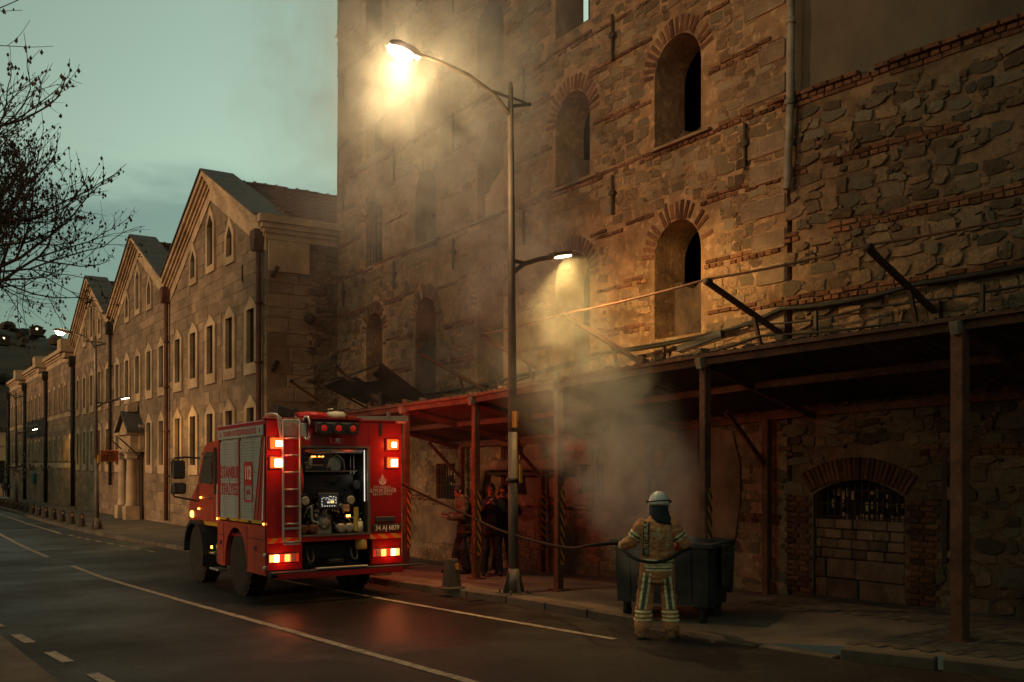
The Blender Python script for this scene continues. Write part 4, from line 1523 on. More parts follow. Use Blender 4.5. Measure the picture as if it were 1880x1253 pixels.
def wp(y, z, o=.12): return (wx(y) - o, y, z)
cable([wp(5, 4.78), wp(8.3, 4.66), wp(10.5, 4.6), wp(12.4, 4.35), wp(15, 4.3, .3), wp(18, 4.12), wp(22, 3.95), wp(26.5, 4.0)], .04, 'thick black cable bundle along the wall above the canopy', 1)
cable([wp(5, 4.55, .2), wp(9, 4.42, .2), wp(11, 4.4, .3), wp(14, 4.28, .5), wp(17, 4.05, .3), wp(22, 3.75, .3)], .018, 'thin black cable below the thick bundle on the right wall', 2)
cable([wp(8.2, 4.12, .4), wp(10.4, 4.12, .7), wp(12.0, 3.95, .9), wp(14.5, 3.85, .9), wp(18, 3.7, .8), wp(21.5, 3.5, .9)], .02, 'loose black cable lying along the canopy roof edge', 3)
cable([wp(9.6, 4.05, .6), wp(11.2, 4.1, .3), wp(13.0, 3.9, .8), wp(15.4, 3.75, 1.2), wp(17.7, 3.66, 1.3)], .015, 'thin tangled cable over the canopy near the seam', 4)
cable([(9.9, 28.5, 3.9), (11.0, 25.5, 3.7), (11.5, 22, 3.65), (11.2, 18.5, 3.75)], .02, 'drooping cable from the ashlar building corner to the canopy', 5, .2)
t = thing('fluorescent_fitting', 'dark batten fitting lying tilted on the canopy roof left of the seam', 'light fitting', (11.2, 11.4, 4.1))
MB().bar((11.2, 11.1, 4.22), (11.1, 12.0, 4.06), .12, .1).build('batten', MT['black'], t)
MB().bar((11.2, 11.1, 4.16), (11.1, 12.0, 4.0), .05, .04).build('tube', MT['greypipe'], t)
# rubble and rags caught on the roof edge
mb = MB()
for k in range(170):
    y = rnd.uniform(3, 21)
    f = rnd.uniform(0, .3)
    x = cfx(y) + (cbx(y) - cfx(y)) * f
    s = rnd.uniform(.03, .09)
    mb.box((x, y, cfz(y) - DROP * f + .11 + s * .3), (s * 1.4, s * 2.2, s), 0, Matrix.Translation((x, y, 0)) @ Matrix.Rotation(rnd.uniform(0, 3), 4, 'Z') @ Matrix.Translation((-x, -y, 0)))
tag(mb.build('roof_debris', MT['rubble_i'], None), kind='stuff')
# torn tarpaulin on its frame behind the engine
t = thing('tarpaulin_frame', 'torn dark tarpaulin hanging on a bent frame above the fire engine', 'tarpaulin', (10.6, 22.8, 3.4))
mb = MB(); vs, fs = [], []
for i in range(11):
    for j in range(7):
        u, v_ = i / 10, j / 6
        vs.append((10.1 + 1.2 * v_ + .1 * math.sin(u * 7), 21.4 + 3.6 * u, 4.55 - .75 * v_ - .35 * u * (1 - v_) - .12 * math.sin(u * PI * 2) + .06 * noise.noise(V((u * 5, v_ * 5, 1)))))
for i in range(10):
    for j in range(6):
        if (i, j) in ((2, 0), (3, 0), (6, 5), (7, 5), (5, 0)): continue
        a = i * 7 + j; fs.append((a, a + 1, a + 8, a + 7))
mb.add(vs, fs, 0, True).build('sheet', mat('tarpaulin', (.03, .034, .03), (.02, .02, .018), 3, .8), t)
MB().box((10.9, 23.0, 3.75), (.14, .2, 1.0)).bar((10.1, 21.4, 4.56), (10.1, 25.0, 4.3), .04).bar((10.1, 21.4, 4.56), (11.6, 21.6, 3.7), .05).bar((10.1, 25, 4.3), (11.8, 25, 3.5), .05).build('frame', MT['iron'], t)
t = thing('satellite_duct', 'lagged brown duct bending down the wall behind the two men', 'duct', (11.7, 18, 1.5))
MB().tube([(11.8, 16.0, 2.12), (11.8, 17.3, 2.12), (11.8, 19.0, 2.12), (11.8, 19.35, 2.06), (11.8, 19.5, 1.9), (11.8, 19.5, 1.2), (11.8, 19.5, .1)], .13, 12).build('pipe', MT['plaster'], t)
MB().box((11.86, 17.6, 1.92), (.2, 3.2, .07)).build('bracket', MT['iron'], t)
t = thing('wall_sign', 'faded red lettered sign high on the wall behind the second canopy post', 'sign', (11.9, 16.0, 2.5))
MB().box((11.93, 16.05, 2.45), (.03, 1.15, .62)).build('board', MT['plaster'], t)


def text(name, s, size, loc, rot, m, parent, sx=1.0, bold=0.0, ext=.0015, spacing=1.0, local=False, align='CENTER'):
    c = bpy.data.curves.new(name, 'FONT')
    c.body = s
    c.size = size
    c.align_x = align
    c.align_y = 'CENTER'
    c.extrude = ext
    c.offset = bold
    c.space_character = spacing
    c.resolution_u = 3
    c.materials.append(m)
    tmp = link(bpy.data.objects.new('tmp', c))
    me = bpy.data.meshes.new_from_object(tmp.evaluated_get(bpy.context.evaluated_depsgraph_get()))
    bpy.data.objects.remove(tmp)
    me.name = name
    o = link(bpy.data.objects.new(name, me))
    setpar(o, parent)
    o.location = V(loc) - (V((0, 0, 0)) if local or parent is None else WLOC[parent])
    o.rotation_euler = rot
    o.scale = (sx, 1, 1)
    return o


FX = (R(90), 0, R(-90))      # reads from the street, on a face towards -x
FY = (R(90), 0, 0)           # on a face towards -y
MT['redtext'] = mat('faded_red_letters', (.32, .10, .06), (.25, .09, .06), 8, .7)
text('lettering', 'ICIBADI', .26, (11.905, 16.05, 2.5), FX, MT['redtext'], t, .9, .006)
t = thing('wall_sign', 'grey-green lettered sign in the smoke beside the third canopy post', 'sign', (11.9, 13.1, 2.6))
MB().box((11.93, 13.05, 2.45), (.03, 1.3, .8)).build('board', mat('green_board', (.05, .06, .055), (.035, .042, .04), 3, .7), t)
text('lettering', 'UROL', .24, (11.905, 13.15, 2.6), FX, MT['plaster'], t, .9, .004)
MB().cyl((11.925, 13.45, 2.25), (11.91, 13.45, 2.25), .15, .15, 16).build('red_mark', MT['redtext'], t)

# ------------------------------------------------------------------ street lamps
MT['lampglow'] = emis('lamp_lens', (1.0, .93, .76), 40)
MT['lampglow2'] = emis('small_lamp_lens', (1.0, .72, .36), 45)


def plight(name, loc, energy, col, r=.1, parent=None, spot=None, aim=None, blend=.6):
    d = bpy.data.lights.new(name, 'SPOT' if spot else 'POINT')
    d.energy = energy
    d.color = col
    d.shadow_soft_size = r
    o = link(bpy.data.objects.new(name, d))
    o.location = loc
    if spot:
        d.spot_size = R(spot)
        d.spot_blend = blend
        o.rotation_euler = (V(aim) - V(loc)).to_track_quat('-Z', 'Y').to_euler()
    return o


def street_lamp(x, y, h, label, lit_e, small_e, s=1.0, near=False, aim_dz=-2.2, kl=1.0):
    z0 = gz(y) + .1
    t = thing('street_lamp', label, 'street lamp', (x, y, z0), group='two-armed street lamps on the pavement')
    top = V((x - .06, y, z0 + h))
    MB().cyl((x, y, z0), (x - .02, y, z0 + 2.6), .082, .074, 16).cyl((x - .02, y, z0 + 2.6), top, .074, .044, 16).cyl(top, top + V((0, 0, .08)), .04, .03, 8).build('pole', MT['pole'], t)
    mb = MB().box((x, y, z0 + .02), (.42, .42, .03)).cyl((x, y, z0), (x, y, z0 + .42), .11, .088, 16)
    for k in range(4):
        a = k * PI / 2
        c, s_ = math.cos(a), math.sin(a)
        M = Matrix.Translation((x, y, z0)) @ Matrix.Rotation(a, 4, 'Z')
        mb.add([M @ V(p) for p in ((.08, -.006, .03), (.2, -.006, .03), (.2, -.006, .08), (.1, -.006, .4), (.08, .006, .03), (.2, .006, .03), (.2, .006, .08), (.1, .006, .4))],
               [(0, 1, 2, 3), (7, 6, 5, 4), (0, 4, 5, 1), (1, 5, 6, 2), (2, 6, 7, 3), (3, 7, 4, 0)])
        mb.cyl((x + .16 * (c - s_), y + .16 * (c + s_), z0 + .03), (x + .16 * (c - s_), y + .16 * (c + s_), z0 + .09), .018, .018, 6)
    mb.build('base', MT['pole'], t)
    # long arm over the road
    az = z0 + h - .35
    arm = [(x - .06, y, az - .1), (x - .35 * s, y, az + .17), (x - .85 * s, y, az + .38), (x - 1.35 * s, y, az + .47), (x - 1.7 * s, y, az + .5)]
    MB().tube(arm, .038, 10, 0, .026).tube([(x - .05, y, az + .18), (x - .4, y, az + .22)], .025, 8).build('arm', MT['pole'], t)
    MB().tube([(x - .05, y, az + .05), (x + .32, y, az + .16)], .03, 8).tube([(x - .04, y + .05, az + .22), (x + .3, y, az + .15)], .02, 8).build('stub_arm', MT['pole'], t)
    hx, hz = x - 1.7 * s - .25, az + .47
    M = Matrix.Translation((hx, y, hz)) @ Matrix.Rotation(R(10), 4, 'Y')
    prof = [(.30, .0), (.24, .11), (.1, .15), (-.16, .15), (-.3, .09), (-.33, 0)]
    hd = MB()
    vs, fs = [], []
    for u, z in prof:
        wy = .15 * (1 - .35 * abs(u) / .33)
        vs += [M @ V((u * .86, -wy * .86, z * .7)), M @ V((u * .86, wy * .86, z * .7))]
    for i in range(len(prof) - 1): fs.append((2 * i, 2 * i + 1, 2 * i + 3, 2 * i + 2))
    fs += [tuple(range(0, 12, 2)), tuple(range(1, 12, 2))[::-1]]
    hd.add(vs, fs)
    head = hd.build('lamp_head', MT['pole'], t)
    ln = MB()
    vs = []
    n = 16
    for k, (rr_, zz) in enumerate(((1, -.005), (.86, -.06), (.5, -.1))):
        for i in range(n):
            a = 2 * PI * i / n
            vs.append(M @ V((-.05 + .22 * kl * rr_ * math.cos(a), .125 * kl * rr_ * math.sin(a), zz * 1.1)))
    ln.add(vs, [(k * n + i, k * n + (i + 1) % n, k * n + n + (i + 1) % n, k * n + n + i) for k in range(2) for i in range(n)] + [tuple(range(2 * n, 3 * n))], 0, True)
    ln.build('lens', MT['lampglow'] if lit_e else MT['greypipe'], head)
    # short lower arm towards the wall
    bz = z0 + h * .635
    MB().tube([(x - .02, y, bz), (x + .2, y, bz + .17), (x + .5, y, bz + .28), (x + .75, y, bz + .34)], .04, 10).tube([(x - .03, y, bz + .2), (x + .22, y, bz + .18)], .03, 8).build('lower_arm', MT['pole'], t)
    h2 = MB().box((x + .92, y, bz + .41), (.4, .16, .07), 0, Matrix.Translation((x + .92, y, bz + .41)) @ Matrix.Rotation(R(-12), 4, 'Y') @ Matrix.Translation((-x - .92, -y, -bz - .41)), .015).build('lower_lamp_head', MT['pole'], t)
    MB().box((x + .97, y, bz + .375), (.24, .13, .02), 0, Matrix.Translation((x + .97, y, bz + .41)) @ Matrix.Rotation(R(-12), 4, 'Y') @ Matrix.Translation((-x - .97, -y, -bz - .41))).build('lower_lens', MT['lampglow2'], h2)
    if lit_e: plight('lamp_light', (hx - .06, y, hz - .13), lit_e, (1, .72, .34), .12)
    if small_e: plight('lower_lamp_light', (x + 1.0, y, bz + .3), small_e, (1, .66, .22), .06, spot=158, aim=(x + 2.0, y, bz + aim_dz), blend=.5)
    return t


L1 = street_lamp(8.46, 12.99, 8.1, 'tall grey street lamp in the smoke with a blazing head, nearest the kerb bin', 800, 640, near=True, aim_dz=-1.1)
MB().box((8.40, 12.89, 2.86), (.012, .15, .26)).box((8.43, 12.893, 2.86), (.10, .012, .26)).build('warning_plate', MT['yellow'], L1)
MB().add([(8.395, 12.882, 2.80), (8.465, 12.882, 2.80), (8.43, 12.882, 2.93), (8.395, 12.878, 2.80), (8.465, 12.878, 2.80), (8.43, 12.878, 2.93)], [(0, 1, 2), (3, 5, 4), (0, 3, 4, 1), (1, 4, 5, 2), (2, 5, 3, 0)]).build('warning_triangle', MT['black'], L1)
MB().cyl((8.44, 12.99, 1.85), (8.44, 12.99, 1.93), .102, .102, 16).build('strap', MT['black'], L1)
MB().box((8.53, 12.89, 2.0), (.05, .03, .3)).build('orange_sticker', MT['yellow'], L1)
L2 = street_lamp(6.55, 37.9, 7.0, 'street lamp with an orange notice on its pole by the columned doorway', 110, 160, s=.55, kl=.7)
L3 = street_lamp(6.75, 65.0, 7.0, 'far street lamp past the row of bollards', 0, 160, s=.6)
t = thing('notice', 'small orange notice board on the pole of the middle street lamp', 'sign', (6.75, 37.75, 2.3))
MB().box((6.95, 37.75, 2.42), (.62, .03, .42), 0, None, .008).build('board', mat('orange_board', (.30, .075, .015), (.22, .055, .012), 3, .6), t)
MB().box((6.6, 37.78, 2.3), (.1, .2, .3)).build('bracket', MT['yellow'], t)
text('lettering', 'RTE', .10, (6.97, 37.732, 2.53), FY, MT['black'], t, 1.1, .003)
text('lettering', 'YAPILMAZ', .10, (6.95, 37.732, 2.42), FY, MT['black'], t, .85, .003)
text('lettering', 'lütfen dikkat', .07, (6.95, 37.732, 2.31), FY, MT['black'], t, .9, .002)

# ------------------------------------------------------------------ bollards
def bollard(x, y, label, group, proto=[None], h=.5):
    z = gz(y) + .12
    if proto[0] is None:
        t = thing('bollard', label, 'bollard', (x, y, z), group=group)
        MB().lathe([(.235, 0), (.235, .025), (.17, .05), (.115, .47), (.105, .5), (0.001, .505)], (x, y, z), 8, sm=False).build('body', MT['bollard'], t)
        MB().box((x + .03, y - .125, z + .38), (.06, .03, .1)).build('reflector', MT['yellow'], t)
        proto[0] = t
        return t
    c = copy_tree(proto[0])
    c.location = (x, y, z)
    c['label'] = label
    c['group'] = group
    return c


bollard(7.98, 14.15, 'tapered stone bollard on the kerb between fire engine and lamp post', 'tapered bollards along the kerb')
ORD = 'first second third fourth fifth sixth seventh eighth ninth tenth eleventh twelfth thirteenth'.split()
for k in range(13):
    y = 40.4 + 2.35 * k + .03 * k * k
    bollard(kerbx(y) + .3, y, '%s dark tapered bollard of the far kerb row, counting away from the middle street lamp' % ORD[k], 'tapered bollards along the kerb')
c = bollard(8.0, 17.0, 'tapered bollard at the kerb behind the right rear wheel of the engine', 'tapered bollards along the kerb')

# ------------------------------------------------------------------ the smoking waste bin
BA = math.atan2(9.16 - 10.45, 9.03 - 8.43)
BC = V(((8.43 + 9.03) / 2, (10.45 + 9.16) / 2, gz(9.8) + .03))
MT['bin'] = mat('galvanised_bin', (.056, .047, .040), (.036, .030, .026), 3, .7, .002, 40, spec=.15, stain=(1.5, .6), coord='obj')
MT['rubber'] = mat('tyre_rubber', (.014, .013, .012), (.022, .02, .018), 8, .85, .003, 40)
BN = thing('waste_bin', 'big dark wheeled metal waste bin smoking in front of the firefighter', 'bin', BC, (0, 0, BA))
BN.scale = (1, .78, 1)
# local: x along the front, y away from the street
mb = MB()
W0, W1 = .64, .67
def ring(w, d0, d1, z): return [(-w, d0, z), (w, d0, z), (w, d1, z), (-w, d1, z)]
W0 = .65
r0, r1 = ring(W0, .04, .96, .24), ring(W1, .0, 1.02, 1.04)
i0, i1 = ring(W0 - .03, .07, .93, .27), ring(W1 - .03, .03, .99, 1.04)
mb.add(r0 + r1 + i0 + i1, [(0, 1, 2, 3)] + [(i, (i + 1) % 4, 4 + (i + 1) % 4, 4 + i) for i in range(4)] + [(4 + i, 4 + (i + 1) % 4, 12 + (i + 1) % 4, 12 + i) for i in range(4)] +
       [(8 + i, 8 + (i + 1) % 4, 12 + (i + 1) % 4, 12 + i) for i in range(4)] + [(8, 9, 10, 11)])
for x in (-.48, -.2, .1, .4):
    mb.add([(x - .03, .05, .3), (x + .03, .05, .3), (x + .03, .0, 1.0), (x - .03, .0, 1.0), (x - .03, .015, .3), (x + .03, .015, .3), (x + .03, -.025, 1.0), (x - .03, -.025, 1.0)],
           [(4, 5, 6, 7), (0, 1, 5, 4), (1, 2, 6, 5), (2, 3, 7, 6), (3, 0, 4, 7)])
mb.build('body', MT['bin'], BN, True)
mb = MB()
mb.box((0, -.02, 1.05), (1.48, .06, .07), 0, None, .01).box((0, 1.04, 1.05), (1.48, .06, .07), 0, None, .01).box((-.72, .51, 1.05), (.06, 1.0, .07), 0, None, .01).box((.72, .51, 1.05), (.06, 1.0, .07), 0, None, .01)
mb.build('rim', MT['bin'], BN, True)
for s in (-1, 1):
    MB().box((s * .77, .5, .78), (.05, .34, .55), 0, None, .015).build('side_frame', MT['bin'], BN, True)
    MB().cyl((s * .72, .4, .93), (s * .86, .4, .93), .025, .025, 10).build('trunnion', MT['bin'], BN, True)
    for yy in (.18, .86):
        o = MB().cyl((s * .55 - .03, yy, .1), (s * .55 + .03, yy, .1), .1, .1, 16).build('wheel', MT['rubber'], BN, True)
        MB().box((s * .55, yy, .2), (.1, .05, .14)).build('fork', MT['iron'], o, True)
MB().cyl((-.5, -.06, .92), (.05, -.06, .92), .018, .018, 8).box((-.5, -.04, .92), (.05, .06, .06)).box((.05, -.04, .92), (.05, .06, .06)).build('handle', MT['black'], BN, True)
MB().cyl((-.52, -.045, .86), (-.46, -.045, .86), .05, .05, 10).build('latch', MT['black'], BN, True)
# scorched lid slid back
M = Matrix.Translation((0, 1.08, 1.06)) @ Matrix.Rotation(R(-100), 4, 'X')
MB().box((0, -.0, .0), (1.4, .05, .75), 0, Matrix.Translation((.0, 1.16, .72)) @ Matrix.Rotation(R(-8), 4, 'X'), .02).build('lid', MT['bin'], BN, True)
mb = MB()
for k in range(40):
    a = (rnd.uniform(-.6, .6), rnd.uniform(.08, .95), .8 + rnd.uniform(0, .22)); s_ = rnd.uniform(.06, .16)
    mb.box(a, (s_ * 1.6, s_, s_ * .6), 0, Matrix.Translation(a) @ Matrix.Rotation(rnd.uniform(0, 3), 4, 'Z') @ Matrix.Rotation(rnd.uniform(-.6, .6), 4, 'X') @ Matrix.Translation([-q for q in a]), .01)
o = mb.build('charred_rubbish', MT['black'], None, True)
o.matrix_world = Matrix.Translation(BC) @ Matrix.Rotation(BA, 4, 'Z') @ Matrix.Diagonal((1, .78, 1, 1))
tag(o, kind='stuff')
# bits of litter by the bin
mb = MB()
for k in range(26):
    x, y, s_ = rnd.uniform(8.3, 9.2), rnd.uniform(8.3, 9.2), rnd.uniform(.01, .035)
    mb.box((x, y, gz(y) + .012), (s_ * 2, s_, s_ * .5), 0, Matrix.Translation((x, y, 0)) @ Matrix.Rotation(rnd.uniform(0, 3), 4, 'Z') @ Matrix.Translation((-x, -y, 0)))
tag(mb.build('litter', MT['pale_plaster'], None), kind='stuff')

# ------------------------------------------------------------------ the fire engine (local: x right, y forward, z up; rear face at y = 0)
MT['red'] = mat('fire_red_paint', (.27, .006, .006), (.22, .005, .005), 3, .36, 0, coord='obj', spec=.35, coat=.15, stain=(2.2, .8))
MT['dayred'] = mat('orange_red_panel', (.34, .045, .02), (.28, .038, .018), 3, .42, 0, coord='obj', spec=.4, stain=(2.0, .75))
MT['shutter'] = mat('silver_shutter', (.38, .38, .35), (.32, .32, .29), 4, .45, 0, coord='obj', metal=.35, stain=(1.8, .8))
MT['alu'] = mat('aluminium', (.42, .40, .36), (.34, .32, .28), 6, .38, 0, coord='obj', metal=.7)
MT['dullalu'] = mat('dull_aluminium', (.17, .155, .13), (.12, .11, .095), 6, .5, 0, coord='obj', metal=.6)
MT['chassis'] = mat('chassis_black', (.016, .015, .014), (.024, .022, .02), 5, .6, .001, 40, coord='obj')
MT['darkgrey'] = mat('dark_grey_plastic', (.03, .03, .03), (.045, .044, .042), 5, .5, 0, coord='obj')
MT['whitetext'] = mat('pale_lettering', (.62, .55, .45), (.55, .48, .4), 5, .5, coord='obj')
MT['redletter'] = mat('red_lettering', (.36, .02, .02), (.30, .018, .018), 5, .5, coord='obj')
MT['chevy'] = mat('chevron_yellow', (.45, .24, .02), (.38, .2, .02), 5, .4, coord='obj')
MT['chevr'] = mat('chevron_red', (.55, .03, .015), (.5, .025, .015), 5, .4, coord='obj')
MT['glass'] = mat('cab_glass', (.03, .032, .03), (.04, .04, .038), 2, .08, coord='obj', spec=.6)
MT['hot'] = emis('strobe_core', (1, .80, .46), 16)
MT['lensred'] = emis('strobe_lens', (1, .12, .008), 1.5, (.4, .03, .01))
MT['tailhot'] = emis('tail_core', (1, .30, .05), 2.6)
MT['hot2'] = emis('tail_core_bright', (1, .62, .22), 7)
MT['glasslens'] = mat('clear_lens', (.3, .26, .22), (.25, .2, .18), 5, .25, coord='obj')
MT['tailred'] = emis('tail_lens', (1, .04, .008), .35, (.4, .02, .01))
MT['beaconred'] = emis('beacon_lens', (1, .03, .012), .10, (.45, .015, .01))
MT['bluered'] = emis('cab_beacon', (1, .03, .02), 3.0, (.4, .02, .02))
MT['amber'] = emis('amber_lamp', (1, .36, .05), 9, (.5, .2, .03))
MT['screen'] = emis('screen_dark', (.10, .11, .12), .12, (.01, .01, .01))
MT['led'] = emis('led_strip', (1, .9, .75), 1.0)
MT['pix'] = emis('screen_marks', (1, .92, .75), .55)
MT['pixy'] = emis('screen_yellow', (1, .75, .2), 1.0)
MT['reelred'] = mat('hose_reel_red', (.5, .02, .015), (.45, .02, .015), 3, .4, coord='obj')
MT['cream2'] = mat('cream_plastic', (.55, .48, .34), (.48, .42, .3), 5, .5, coord='obj')
MT['brass'] = mat('cast_brass', (.36, .32, .25), (.24, .21, .16), 6, .42, coord='obj', metal=.4)
MT['yellowhose'] = mat('yellow_hose', (.33, .27, .06), (.26, .21, .05), 5, .6, coord='obj')

TX, TY = 6.21, 14.8
FT = thing('fire_engine', 'red fire engine parked by the kerb, its rear pump bay open and lit', 'fire engine', (TX, TY, gz(TY)), (-0.0134, 0, 0))
W = 1.17


def tb(mb, name, m, parent=FT):
    return mb.build(name, m, parent, True)


# body shell
mb = MB()
mb.box((-.915, .04, 1.94), (.51, .08, 1.92)).box((.875, .04, 1.94), (.59, .08, 1.92))       # rear panels either side of the bay
mb.box((-.04, .042, 2.70), (1.24, .076, .40)).box((-.04, .04, 1.01), (1.24, .08, .08), 0)
mb.box((-.88, .06, .71), (.58, .1, .52)).box((.90, .06, .71), (.54, .1, .52))
mb.box((1.15, 1.32, 1.9), (.04, 2.48, 1.98)).box((0, 1.32, 2.875), (2.26, 2.48, .05)).box((0, 2.6, 1.9), (2.26, .06, 1.9))
mb.box((0, 1.3, 1.02), (2.26, 2.5, .03))
mb.box((-1.13, .13, 1.95), (.08, .18, 1.9)).box((-1.13, 2.58, 1.95), (.08, .1, 1.9)).box((-1.13, 1.42, 1.95), (.075, .07, 1.4))
mb.box((-1.135, 1.32, 2.87), (.1, 2.5, .09), 0, None, .015)
mb.box((1.14, 1.32, 2.87), (.1, 2.5, .09), 0, None, .015)
mb.box((-.04, .1, 2.93), (2.3, .1, .05), 0, None, .012)
body = tb(mb, 'body', MT['red'])
# left skirt with the wheel arch
arch = [(2.63, 1.24), (2.63, .46), (2.2, .46)]
for i in range(13):
    a = PI * i / 12
    arch.append((1.58 + .60 * math.cos(a), .56 + .60 * math.sin(a)))
arch += [(.98, .46), (.06, .46), (.06, 1.24)]
tb(MB().prism(arch, -1.18, -1.10, 'x'), 'side_skirt', MT['dayred'])
tb(MB().prism(arch, 1.10, 1.175, 'x'), 'side_skirt', MT['dayred'])
mb = MB()
for y in (.95, 2.25): mb.box((-1.183, y, .86), (.008, .008, .7))
mb.box((-1.184, .5, 1.02), (.01, .78, .012)).box((-1.184, 2.45, 1.0), (.01, .3, .012)).box((-1.186, .52, .86), (.012, .1, .07)).box((-1.186, 2.42, .86), (.012, .1, .07))
tb(mb, 'skirt_seams', MT['chassis'])
tb(MB().plate([(1.16, .5), (2.0, .5)] + [(1.58 + .62 * math.cos(PI * i / 14), .56 + .62 * math.sin(PI * i / 14)) for i in range(15)][0:0] + [(1.58, 1.0)], [], -1.05, -1.04), 'arch_liner', MT['chassis']) if False else None
for s_ in (-1, 1):
    o_ = [(1.58 + .64 * math.cos(PI * i / 14), .56 + .64 * math.sin(PI * i / 14)) for i in range(15)]
    i_ = [(1.58 + .615 * math.cos(PI * i / 14), .56 + .615 * math.sin(PI * i / 14)) for i in range(15)]
    tb(MB().prism(o_ + i_[::-1], s_ * .6, s_ * 1.095, 'x'), 'arch_liner', MT['chassis'])
# header strip and roller shutters made of slats
hs = tb(MB().box((-1.185, 1.32, 2.755), (.012, 2.44, .17)), 'header_strip', MT['shutter'])
text('lettering', 'İSTANBUL BÜYÜKŞEHİR BELEDİYESİ', .125, (-1.193, 1.32, 2.755), FX, MT['redletter'], hs, .86, .0012, local=True)
def emblem(mb, cx, cz, s, y, flip='y'):
    """half-round seal of upright bars rising over a bowl"""
    def P(u, v, d): return (cx + u * s, y + d, cz + v * s) if flip == 'y' else (y + d, cx - u * s, cz + v * s)
    def quad(pts):
        n = len(pts)
        mb.add([P(u, v, 0) for u, v in pts] + [P(u, v, -.003) for u, v in pts], [tuple(range(n)), tuple(range(n, 2 * n))[::-1]] + [(i, (i + 1) % n, n + (i + 1) % n, n + i) for i in range(n)])
    for i, (u, h) in enumerate(((-.24, .55), (-.12, .78), (0, 1.0), (.12, .78), (.24, .55))):
        quad([(u - .035, -.28), (u + .035, -.28), (u + .035, h - .1), (u, h), (u - .035, h - .1)])
    n = 12
    for a0, a1, r0_, r1_ in ((PI, 1.5 * PI - .06, .36, .56), (1.5 * PI + .06, 2 * PI, .36, .56)):
        for i in range(n // 2):
            b0, b1 = a0 + (a1 - a0) * i / (n / 2), a0 + (a1 - a0) * (i + 1) / (n / 2)
            quad([(r0_ * math.cos(b0), r0_ * math.sin(b0)), (r1_ * math.cos(b0), r1_ * math.sin(b0)), (r1_ * math.cos(b1), r1_ * math.sin(b1)), (r0_ * math.cos(b1), r0_ * math.sin(b1))])
    for s_ in (-1, 1):
        for v in (.06, .17):
            quad([(s_ * .34, v), (s_ * .6, v), (s_ * .6, v + .05), (s_ * .34, v + .05)][::s_])
    return mb


for y in (.27, 2.38): tb(emblem(MB(), y, 2.75, .06, -1.193, 'x'), 'seal', MT['redletter'], hs)
for y0, y1 in ((.22, 1.385), (1.455, 2.53)):
    sh = tb(MB().box((-1.125, (y0 + y1) / 2, 2.0), (.03, y1 - y0, 1.34)), 'roller_shutter', MT['shutter'])
    mb = MB()
    sl = None
    for k in range(29):
        me_ = tb(MB().box((-1.148, (y0 + y1) / 2, 1.33 + k * .0455), (.022, y1 - y0 - .01, .0435), 0, None, .006), 'slat', MT['shutter'], sh) if sl is None else None
        if sl is None:
            sl = me_
        else:
            c = sl.copy(); COL.objects.link(c); c.location = (0, 0, k * .0455)
    tb(MB().box((-1.16, (y0 + y1) / 2, 1.285), (.035, y1 - y0, .05), 0, None, .008), 'shutter_bar', MT['chevy'], sh)
    tb(MB().box((-1.185, (y0 + y1) / 2 + .0, 1.285), (.02, .14, .035)), 'shutter_handle', MT['black'], sh)
# lettering on the shutters
f = tb(MB().box((-1.1625, 1.98, 2.06), (.002, .9, .22)).box((-1.1625, 1.98, 1.75), (.002, .9, .22)), 'letter_ground', MT['whitetext'], FT) if False else None
text('lettering', 'İSTANBUL', .29, (-1.164, 1.985, 2.085), FX, MT['redletter'], FT, .80, .003, local=True, spacing=1.04)
text('lettering', 'İTFAİYESİ', .29, (-1.164, 1.985, 1.79), FX, MT['redletter'], FT, .84, .003, local=True, spacing=1.04)
def rrect(cy, cz, w, h, r, n=4):
    pts = []
    for sx, sz, a0 in ((1, 1, 0), (-1, 1, PI / 2), (-1, -1, PI), (1, -1, 1.5 * PI)):
        for i in range(n + 1):
            a = a0 + PI / 2 * i / n
            pts.append((cy + sx * (w / 2 - r) + r * math.cos(a), cz + sz * (h / 2 - r) + r * math.sin(a)))
    return pts
bd = tb(MB().plate(rrect(.93, 1.93, .44, .66, .06), [rrect(.93, 1.755, .38, .24, .04)], -1.168, -1.160), 'number_badge', MT['redletter'])
text('lettering', '112', .30, (-1.170, .93, 2.07), FX, MT['whitetext'], bd, .74, .008, local=True)
text('lettering', 'ACİL', .10, (-1.164, .93, 1.76), FX, MT['redletter'], bd, .9, .002, local=True)
# slanted red bands towards the rear edge
for i, (yt, yb, w) in enumerate(((.245, .66, .05), (.16, .55, .09), (.10, .40, .12), (.09, .24, .06))):
    z0, z1 = 1.32, 2.64
    p = [(max(yt - w * .4, .075), z1), (max(yb - w, .075), z0), (yb, z0), (max(yt, .08), z1)]
    tb(MB().prism(p, -1.172 - .001 * i, -1.163, 'x'), 'slanted_band', [MT['redletter'], MT['dayred'], MT['redletter'], MT['whitetext']][i])

# rear: chevrons, plate, seal
for x0, x1, d in ((-1.165, -.66, 1), (.585, 1.165, -1)):
    mb = MB()
    n = 5
    w = (x1 - x0) / n
    for i in range(-1, n + 1):
        q = [(x0 + i * w, .965), (x0 + (i + 1) * w, .965), (x0 + (i + 1) * w + d * .1, 1.05), (x0 + i * w + d * .1, 1.05)]
        q = [(min(max(u, x0), x1), v) for u, v in q]
        if abs(q[1][0] - q[0][0]) + abs(q[2][0] - q[3][0]) < .02: continue
        mb.prism(q, -.006, -.002, 'y', i % 2)
    tb(mb, 'chevron_strip', [MT['chevy'], MT['chevr']])
tb(emblem(MB(), .82, 1.93, .12, -.003), 'seal', MT['whitetext'])
text('lettering', 'İSTANBUL', .052, (.82, -.003, 1.825), FY, MT['whitetext'], FT, 1, .0, spacing=1.4, local=True)
text('lettering', 'BÜYÜKŞEHİR', .088, (.82, -.003, 1.765), FY, MT['whitetext'], FT, .92, .0, local=True, spacing=1.05)
